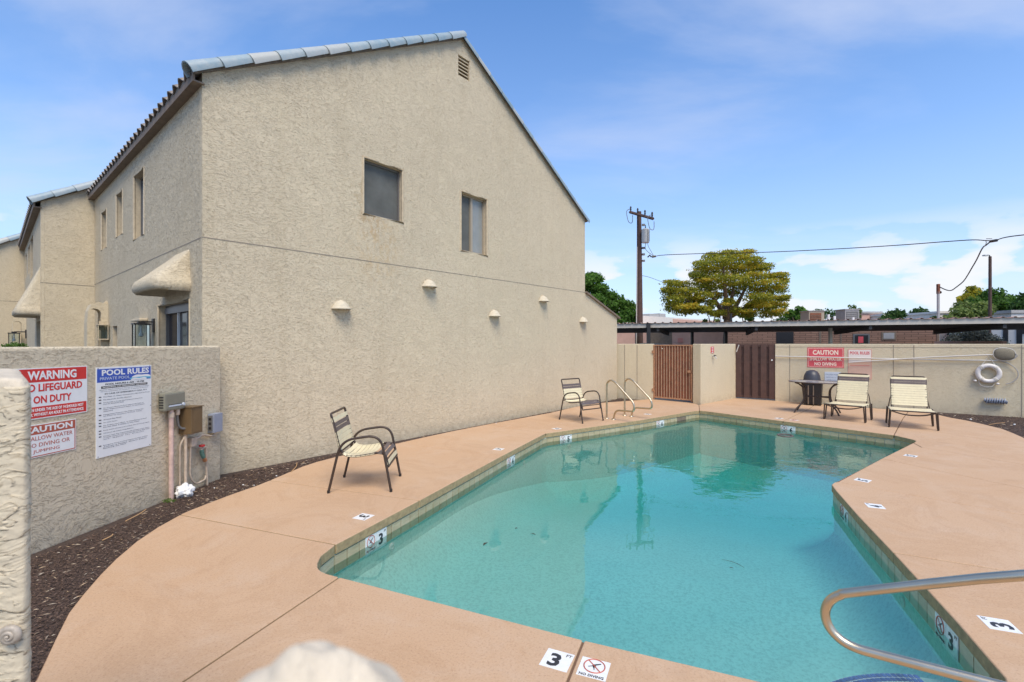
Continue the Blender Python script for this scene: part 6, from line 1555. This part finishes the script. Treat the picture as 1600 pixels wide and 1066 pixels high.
# rooftop coolers and vents on the service building
for (xl, xr, yt, yb, d_), lab in zip(((1264, 1288, 486.5, 503, 27), (1320.5, 1342.5, 484, 503, 27)), ('rusty evaporative cooler on the roof, left of the two', 'grey louvred rooftop cooler, right of the two')):
    a = at(xl, yt, d_); b = at(xr, yt, d_); f = Frame(a[:2], b[:2]); r = empty('rooftop_cooler', (a.x, a.y, 2.55)); tag(r, lab, 'cooler', 'coolers on the low roof')
    MB().fbox(f, 0, f.len, 2.5, a.z, -0.8, 0).build('housing', m_alu if 'rusty' in lab else m_metalac, r)
    w_ = f.len
    MB().fbox(f, 0.06*w_, 0.94*w_ if 'grey' in lab else 0.80*w_, 2.62, a.z-0.10, 0.0, 0.01).build('grille', m_rust if 'rusty' in lab else m_alug, r)
    for k in range(7): z = 2.66+(a.z-2.80)*k/7; MB().fbox(f, 0.08*w_, 0.78*w_, z, z+0.03, 0.0105, 0.03).build('louvre', m_fascia if 'rusty' in lab else m_metalac, r)
    MB().fbox(f, -0.04, w_+0.04, a.z, a.z+0.04, -0.84, 0.04).build('lid', m_metalac, r)
for (x, yt, d_), lab in zip(((1294.5, 491.5, 26), (1304, 494, 26), (1333, 496, 25), (1142, 490.5, 26), (1127, 494, 27)), ('white vent pipe just right of the rusty cooler', 'short white vent stub between the two coolers', 'small vent under the grey cooler', 'black flue on the roof right of the pine trunk', 'white boxy vent left of the pine trunk')):
    p = at(x, yt, d_); mb = MB(); mb.tube([Vector((p.x, p.y, 2.5)), p], 0.06, 8); o = mb.build('vent_pipe', m_black if 'black' in lab else m_white, None); 
    for v in o.data.vertices: v.co -= p
    o.location = p; tag(o, lab, 'vent')
# parked car under the carport
cpos = at(1033, 537, 25.5); car = empty('parked_car', (cpos.x, cpos.y, -0.06)); tag(car, 'silver parked car, only its roof showing over the wall by the black post', 'car')
def carprof(side_pts, y0, y1, taper=0.0):
    return [Vector((x, y0+(taper if z > 0.95 else 0), z)) for x, z in side_pts], [Vector((x, y1-(taper if z > 0.95 else 0), z)) for x, z in side_pts]
ym = 0.88
def carbody(pts, y0, y1, nm, m, taper=0.0, bev=0.03):
    l, r = carprof(pts, y0, y1, taper); n = len(pts); mb = MB(); mb.add(l+r, [tuple(range(n-1, -1, -1)), tuple(range(n, 2*n))]+[(i, (i+1) % n, n+(i+1) % n, n+i) for i in range(n)]); return mb.build(nm, m, car, local=True, bevel=bev)
carbody([(-2.2, 0.35), (2.2, 0.35), (2.25, 0.7), (2.1, 0.92), (1.2, 1.0), (-1.7, 1.05), (-2.2, 1.0), (-2.28, 0.6)], -ym, ym, 'body', m_car)
carbody([(1.15, 1.0), (0.45, 1.50), (-1.1, 1.56), (-2.0, 1.02)], -ym+0.05, ym-0.05, 'cabin_glass', m_carglass, 0.12, 0.02)
carbody([(0.5, 1.49), (-1.1, 1.55), (-1.15, 1.62), (0.35, 1.84), (0.35, 1.56)][:3]+[(-0.9, 1.63), (0.3, 1.585)], -ym+0.16, ym-0.16, 'roof', m_car, 0.0, 0.01)
for x in (-1.35, 1.4):
    for y in (-ym+0.02, ym-0.02):
        mb = MB(); m = Matrix.Translation((x, y, 0.33)) @ Matrix.Rotation(R(90), 4, 'X'); mb.lathe([(0, -0.1), (0.30, -0.1), (0.33, -0.06), (0.33, 0.06), (0.30, 0.1), (0, 0.1)], seg=20, m=m); w_ = mb.build('wheel', m_black, car, local=True, smooth=True, flat_angle=40)
        mb = MB(); mb.lathe([(0, -0.11), (0.19, -0.105), (0.19, 0.105), (0, 0.11)], seg=14, m=m); mb.build('rim', m_metalac, w_, local=True)
car.rotation_euler = (0, 0, R(-12)); car.scale = (1, 1, 1.10)

# utility pole with cross-arm, transformer, stub pole, street lamp, wires
up = at(1000, 537, 26); ux, uy = up.x, up.y; ztop = at(1000, 331, 26).z
ut = empty('utility_pole', (ux, uy, -0.06)); tag(ut, 'tall dark wooden utility pole with a cross-arm and grey transformer', 'utility pole')
mb = MB(); mb.tube([Vector((ux, uy, -0.06)), Vector((ux-0.02, uy, 4)), Vector((ux-0.05, uy, ztop))], [0.19, 0.16, 0.12], 12); mb.build('pole', m_wood, ut, smooth=True)
ca = at(985, 331, 25.6); cb_ = at(1020, 343, 27.5); 
ca.z = ztop-0.28; cb_.z = ztop-0.30+0.0
pa = at(985.5, 332, 26.4); pb = at(1019, 341.5, 24.6)
mb = MB(); dr = (pb-pa).normalized(); mb.tube([pa-dr*0.1, pb+dr*0.1], 0.075, 4); mb.build('cross_arm', m_wood, ut)
for p, up_ in ((pa, 1), (pa.lerp(pb, 0.34), 1), (pa.lerp(pb, 0.68), 1), (pb, 1)):
    mb = MB(); mb.lathe([(0, 0.0), (0.03, 0.0), (0.05, 0.10), (0.03, 0.14), (0.055, 0.17), (0.03, 0.26), (0, 0.27)], p+Z*0.07, 10); mb.build('insulator', m_black, ut, smooth=True)
for p in (pa, pb):
    mb = MB(); mb.tube(smooth_path([p+Z*0.2, p+Vector((-0.22, 0, 0.05)), p+Vector((-0.12, 0, -0.5)), p+Vector((0.08, 0, -0.55)), p+Vector((0.10, 0, -0.15))], 5), 0.018, 5); mb.build('jumper_wire', m_alug, ut, smooth=True)
tf = at(1008.5, 369, 25.7); mb = MB(); mb.lathe([(0, -0.36), (0.19, -0.36), (0.20, -0.33), (0.20, 0.30), (0.21, 0.34), (0.12, 0.40), (0, 0.41)], tf, 18); mb.build('transformer', m_transf, ut, smooth=True, flat_angle=40)
for dx in (0.06, 0.15): mb = MB(); mb.tube([tf+Vector((dx, -0.2, -0.32)), tf+Vector((dx, -0.2, 0.30))], 0.018, 5); mb.build('fin', m_alug, ut)
mb = MB(); mb.lathe([(0, 0.4), (0.035, 0.4), (0.02, 0.58), (0, 0.6)], tf, 8); mb.build('bushing', m_black, ut)
mb = MB(); mb.tube([Vector((ux-0.22, uy-0.05, -0.06)), Vector((ux-0.17, uy-0.05, ztop-1.9))], 0.028, 6); mb.build('riser_conduit', m_pole, ut)
for k in range(4):
    z = at(1004, (388, 398, 408, 352)[k], 26).z; mb = MB(); mb.box((ux+0.10, uy-0.12, z-0.05), (ux+0.24, uy+0.0, z+0.05)); mb.build('bracket', m_alug, ut)
cl_ = at(1022, 401, 25.9)
mb = MB(); mb.tube(smooth_path([tf+Vector((0.0, -0.1, -0.36)), at(1009, 390, 25.8), cl_], 5), 0.015, 5); mb.tube(smooth_path([tf+Vector((0.1, -0.1, -0.36)), at(1013, 385, 25.8), cl_], 5), 0.012, 5); mb.build('drop_wire', m_alug, ut, smooth=True)
mb = MB(); mb.tube([at(1012, 402, 25.9), at(1015, 399, 25.9), at(1018, 402, 25.9)], 0.04, 5); mb.tube([at(1019, 401.5, 25.9), at(1024.5, 400.5, 25.9)], 0.06, 6); mb.build('splice', m_black, ut)
wr = empty('service_wire', at(1540, 377, 17)); tag(wr, 'long black service wire sweeping right from the utility pole', 'wire')
def dpath(pts): return [at(x, y, d_) for x, y, d_ in pts]
mb = MB(); mb.tube(smooth_path(dpath([(1024, 400.5, 25.9), (1040, 398.5, 25.5), (1100, 396.3, 24.2), (1190, 394.5, 22.5), (1300, 389.5, 20.8), (1400, 383.5, 19.2), (1480, 377.5, 18), (1520, 375, 17.4), (1540, 376, 17.0), (1556, 376.3, 16.8), (1562, 373.5, 16.7), (1580, 369.5, 16.3), (1640, 362, 15.2), (1760, 340, 13)]), 4), 0.018, 6); mb.build('cable', m_black, wr, smooth=True)
mb = MB(); mb.tube(dpath([(1547, 377.5, 17), (1558, 375.6, 16.8)]), 0.05, 6); mb.build('splice', m_black, wr)
mb = MB(); mb.tube(dpath([(1541, 373.2, 17), (1550, 373.2, 17)]), 0.012, 4); mb.tube(smooth_path(dpath([(1540, 376, 17), (1541, 380, 17), (1538, 385, 17)]), 4), 0.014, 4); mb.build('spacer', m_alug, wr)
mb = MB(); mb.tube(smooth_path(dpath([(1547, 378, 17), (1541, 383, 17.3), (1535, 388, 17.6), (1526, 406, 18.5), (1519, 418, 19.2), (1512, 430, 20), (1505, 440, 20.6), (1494, 449, 21.3), (1486, 454, 21.7), (1478, 453, 22), (1468, 448.5, 22.3)]), 4), 0.022, 6); mb.build('drop_cable', m_black, wr, smooth=True)
pw = at(1004, 431, 26); w2_ = MB(); w2_.tube(smooth_path(dpath([(1004, 431, 26), (1015, 433.5, 28), (1034, 440.5, 33)]), 4), 0.014, 5); o = w2_.build('thin_wire', m_alug, None, smooth=True)
for v in o.data.vertices: v.co -= pw
o.location = pw; tag(o, 'thin grey wire running down from the utility pole to the golden pine', 'wire')
sp_ = at(1466, 500, 22.4); zt_ = at(1466, 444, 22.4).z; stp = empty('stub_pole', (sp_.x, sp_.y, -0.06)); tag(stp, 'short service mast with a weatherhead, rising behind the carport', 'pole')
mb = MB(); mb.tube([Vector((sp_.x, sp_.y, -0.06)), Vector((sp_.x, sp_.y, zt_-0.35))], 0.055, 8); mb.build('mast', m_metalac, stp, smooth=True)
mb = MB(); mb.box((sp_.x-.05, sp_.y-.05, zt_-0.45), (sp_.x+.05, sp_.y+.05, zt_)); mb.build('timber_top', m_rust, stp)
mb = MB(); mb.lathe([(0, 0.06), (0.05, 0.05), (0.07, -0.02), (0.04, -0.06), (0, -0.06)], (sp_.x+0.08, sp_.y, zt_-0.38), 8); mb.build('weatherhead', m_black, stp, smooth=True)
lp = at(1547, 500, 30); zt_ = at(1547, 401, 30).z; sl_ = empty('street_lamp', (lp.x, lp.y, -0.06)); tag(sl_, 'dark brown street lamp post with a small cobra head', 'street lamp')
mb = MB(); mb.tube([Vector((lp.x, lp.y, -0.06)), Vector((lp.x, lp.y, zt_))], [0.10, 0.075], 8); mb.build('post', m_wood, sl_, smooth=True)
mb = MB(); mb.tube(smooth_path([Vector((lp.x, lp.y, zt_-0.05)), Vector((lp.x-0.05, lp.y, zt_+0.06)), Vector((lp.x-0.16, lp.y, zt_+0.10))], 4), 0.035, 6); mb.build('arm', m_black, sl_, smooth=True)
mb = MB(); mb.box((lp.x-0.42, lp.y-.09, zt_+0.03), (lp.x-0.14, lp.y+.09, zt_+0.11)); mb.build('lamp_head', m_transf, sl_, bevel=0.02)

# ------------------------------------------------------------------ trees
def tree(name, lab, base, trunk_r, hb, limbs, puffs, leaf, m, seed, group=None, flat=0.35, core=0.5):
    root = empty(name, (base.x, base.y, -0.06)); tag(root, lab, 'tree', group)
    if trunk_r:
        mb = MB(); top = base+Z*hb; mb.tube(smooth_path([Vector((base.x, base.y, -0.06)), Vector((base.x+0.05, base.y, hb*0.5)), Vector((base.x, base.y, hb))], 4), [trunk_r*(1-0.45*i/8) for i in range(9)], 10)
        for (c) in limbs:
            c = Vector(c); a = Vector((base.x, base.y, hb*0.93)); mid = a.lerp(c, 0.5)+Vector((0, 0, -0.15)); pth = smooth_path([a, mid, c], 4); mb.tube(pth, [trunk_r*0.5*(1-0.8*i/(len(pth)-1)) for i in range(len(pth))], 6)
        mb.build('trunk', m_bark, root, smooth=True)
    leaf_cloud('crown', puffs, leaf, m, root, flat, seed, core); return root
def px_puffs(spec, d0, dd, n, tb, sq=1.0, thick=1.0, rng=None):
    out = []
    for x, y, rx, ry in spec:
        d = d0+rng.uniform(-dd, dd); c = at(x, y, d); k = d/FPX; out.append((tuple(c), (rx*k, rx*k*thick, ry*k*sq), int(n*rx*ry/200)+30, tb+rng.uniform(-0.08, 0.10)))
    return out
rg = random.Random(11)
# the big golden pine: flat tiers of foliage with sky between
tiers = [(1140,397,20,6),(1165,396,14,6),(1110,401,13,7),(1125,408,26,8),(1155,407,26,8),(1098,414,16,7),(1180,408,14,7),(1100,424,22,7),(1135,422,28,9),(1170,420,28,8),(1090,432,14,6),(1192,418,16,7),
 (1115,436,24,8),(1150,437,24,8),(1182,433,24,8),(1210,432,16,6),(1222,430,10,5),(1200,444,26,7),(1224,440,10,6),(1096,442,18,7),(1108,450,22,7),(1165,447,18,7),(1190,456,26,8),(1220,452,12,7),(1120,462,14,6),(1185,466,22,8),(1210,468,18,7),(1225,478,8,5),
 (1050,443,14,6),(1066,445,16,6),(1045,455,14,7),(1060,458,20,8),(1080,456,14,7),(1052,468,18,8),(1072,470,20,8),(1050,480,14,8),(1066,484,18,9),(1082,480,12,7),(1140,472,12,6),(1152,486,12,7),(1195,482,18,8),(1215,488,12,6),(1172,478,10,6),(1130,478,8,5),(1100,462,16,7),(1110,474,10,6),(1145,458,14,6),(1090,470,12,6),(1098,484,14,7),(1120,490,14,6),(1170,490,16,7),(1185,476,16,7),(1205,478,16,7),(1225,466,9,6),(1136,448,14,6),(1080,484,12,7),(1200,492,14,6)]
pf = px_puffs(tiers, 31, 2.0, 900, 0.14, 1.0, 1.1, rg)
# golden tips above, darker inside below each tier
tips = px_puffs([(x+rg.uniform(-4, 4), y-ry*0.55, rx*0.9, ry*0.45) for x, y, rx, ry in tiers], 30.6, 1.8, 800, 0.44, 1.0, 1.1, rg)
tb_ = at(1137, 537, 31)
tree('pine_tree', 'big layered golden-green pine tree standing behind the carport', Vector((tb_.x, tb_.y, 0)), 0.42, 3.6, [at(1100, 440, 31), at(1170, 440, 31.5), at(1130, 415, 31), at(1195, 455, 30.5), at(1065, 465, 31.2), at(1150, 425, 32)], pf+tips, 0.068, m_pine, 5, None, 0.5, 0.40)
def bushy(name, lab, x0, x1, y_top, y_bot, d, n, m, seed, leaf=0.12, group='trees beyond the carport', shape=None, dens=1.0, tb=0.2):
    rr = random.Random(seed); spec = []
    for k in range(n):
        u = rr.random(); x = x0+(x1-x0)*u; env = math.sin(math.pi*min(0.97, max(0.03, u)))**0.6 if shape is None else shape(u)
        y = y_bot-(y_bot-y_top)*env*rr.random()**0.6*0.9; r_ = (x1-x0)*rr.uniform(0.10, 0.17); spec.append((x, y, r_*(0.75 if n > 40 else 1), min(r_*0.75, (y_bot-y_top)*0.30)*(0.75 if n > 40 else 1)))
    pf = px_puffs(spec, d, 1.5, 480*dens, tb, 1, 1.2, rr); b = at((x0+x1)/2, 537, d)
    zl = at((x0+x1)/2, (y_top+y_bot)/2, d).z
    return tree(name, lab, Vector((b.x, b.y, 0)), 0.2 if zl > 1.5 else 0, max(1.0, zl-0.6), [at(x0*0.7+x1*0.3, (y_top+y_bot)/2, d), at(x0*0.3+x1*0.7, (y_top+y_bot)/2, d)], pf, leaf, m, seed, group)
lt = [(916,440,14,9),(925,432,11,7),(934,436,9,8),(920,455,16,11),(938,452,13,9),(930,470,16,11),(950,462,13,9),(948,478,16,11),(962,468,12,9),(966,484,15,11),(975,476,12,9),(985,480,10,8),(982,494,13,10),(990,498,9,8),(940,492,18,10),(960,500,18,9),(905,470,16,12),(995,490,6,5),(930,500,16,9)]
lpf = px_puffs(lt, 30, 1.2, 900, 0.18, 1, 1.2, rg); lb = at(935, 537, 30)
tree('shade_tree', 'bright green leafy tree half hidden behind the right end of the gable', Vector((lb.x, lb.y, 0)), 0.2, 3.2, [at(925, 460, 30), at(960, 485, 30)], lpf, 0.10, m_green, 21, 'trees beyond the carport')
bushy('shade_tree', 'small round green tree just right of the golden pine', 1226, 1266, 478, 512, 40, 12, m_green, 22, 0.16)
bushy('feathery_tree', 'dark feathery tree row behind the left rooftop cooler', 1258, 1322, 478, 512, 48, 16, m_dgreen, 23, 0.14, dens=0.35)
bushy('feathery_tree', 'olive feathery tree behind the grey rooftop cooler', 1316, 1350, 473, 512, 48, 10, m_olive, 24, 0.14, dens=0.5)
bushy('shade_tree', 'low dark green treetops between the grey cooler and the stub pole', 1376, 1434, 486, 512, 55, 14, m_dgreen, 25, 0.2)
bushy('shade_tree', 'small dark shrub top just left of the stub pole', 1446, 1472, 490, 512, 50, 7, m_dgreen, 26, 0.16)
bushy('feathery_tree', 'pale green drooping tree right of the stub pole', 1482, 1556, 464, 518, 42, 24, m_olive, 27, 0.15, tb=0.35)
bushy('shade_tree', 'broad dark green tree behind the street lamp', 1500, 1598, 450, 512, 52, 30, m_green, 28, 0.2, tb=0.05)
bushy('shade_tree', 'rusty-topped green tree left of the street lamp, behind the pale one', 1496, 1548, 446, 480, 56, 12, m_pine, 29, 0.2, tb=0.25)
bushy('shade_tree', 'deep green tree cut off by the right edge beyond the street lamp', 1572, 1660, 460, 512, 46, 20, m_dgreen, 30, 0.2, tb=0.15)
bushy('hedge_shrub', 'dark grey-green hedge seen under the carport beside the brown building', 1470, 1556, 514, 540, 24, 18, m_grey_shrub, 31, 0.06, group=None)
bushy('shade_tree', 'pale green sapling under the golden pine', 1100, 1124, 476, 512, 36, 6, m_olive, 32, 0.12, tb=0.35)
bushy('shade_tree', 'yellow-green bush right of the pine trunk', 1150, 1182, 480, 512, 34, 8, m_green, 33, 0.12, tb=0.35)
bushy('garden_shrub', 'low green shrub top behind the left wall before the second house', 2, 42, 533, 552, 8.5, 8, m_green, 34, 0.02, group=None, tb=0.2)
bushy('shade_tree', 'far dark treetops left of the stub pole, beyond the small houses', 1395, 1470, 484, 512, 80, 22, m_dgreen, 41, 0.25, tb=0.15)
bushy('shade_tree', 'far mid-green treetops right behind the grey rooftop cooler', 1330, 1402, 485, 512, 82, 20, m_green, 42, 0.25, tb=0.1)
bushy('shade_tree', 'far low treetops between the golden pine and the rusty cooler', 1215, 1275, 486, 512, 78, 16, m_dgreen, 43, 0.25, tb=0.2)
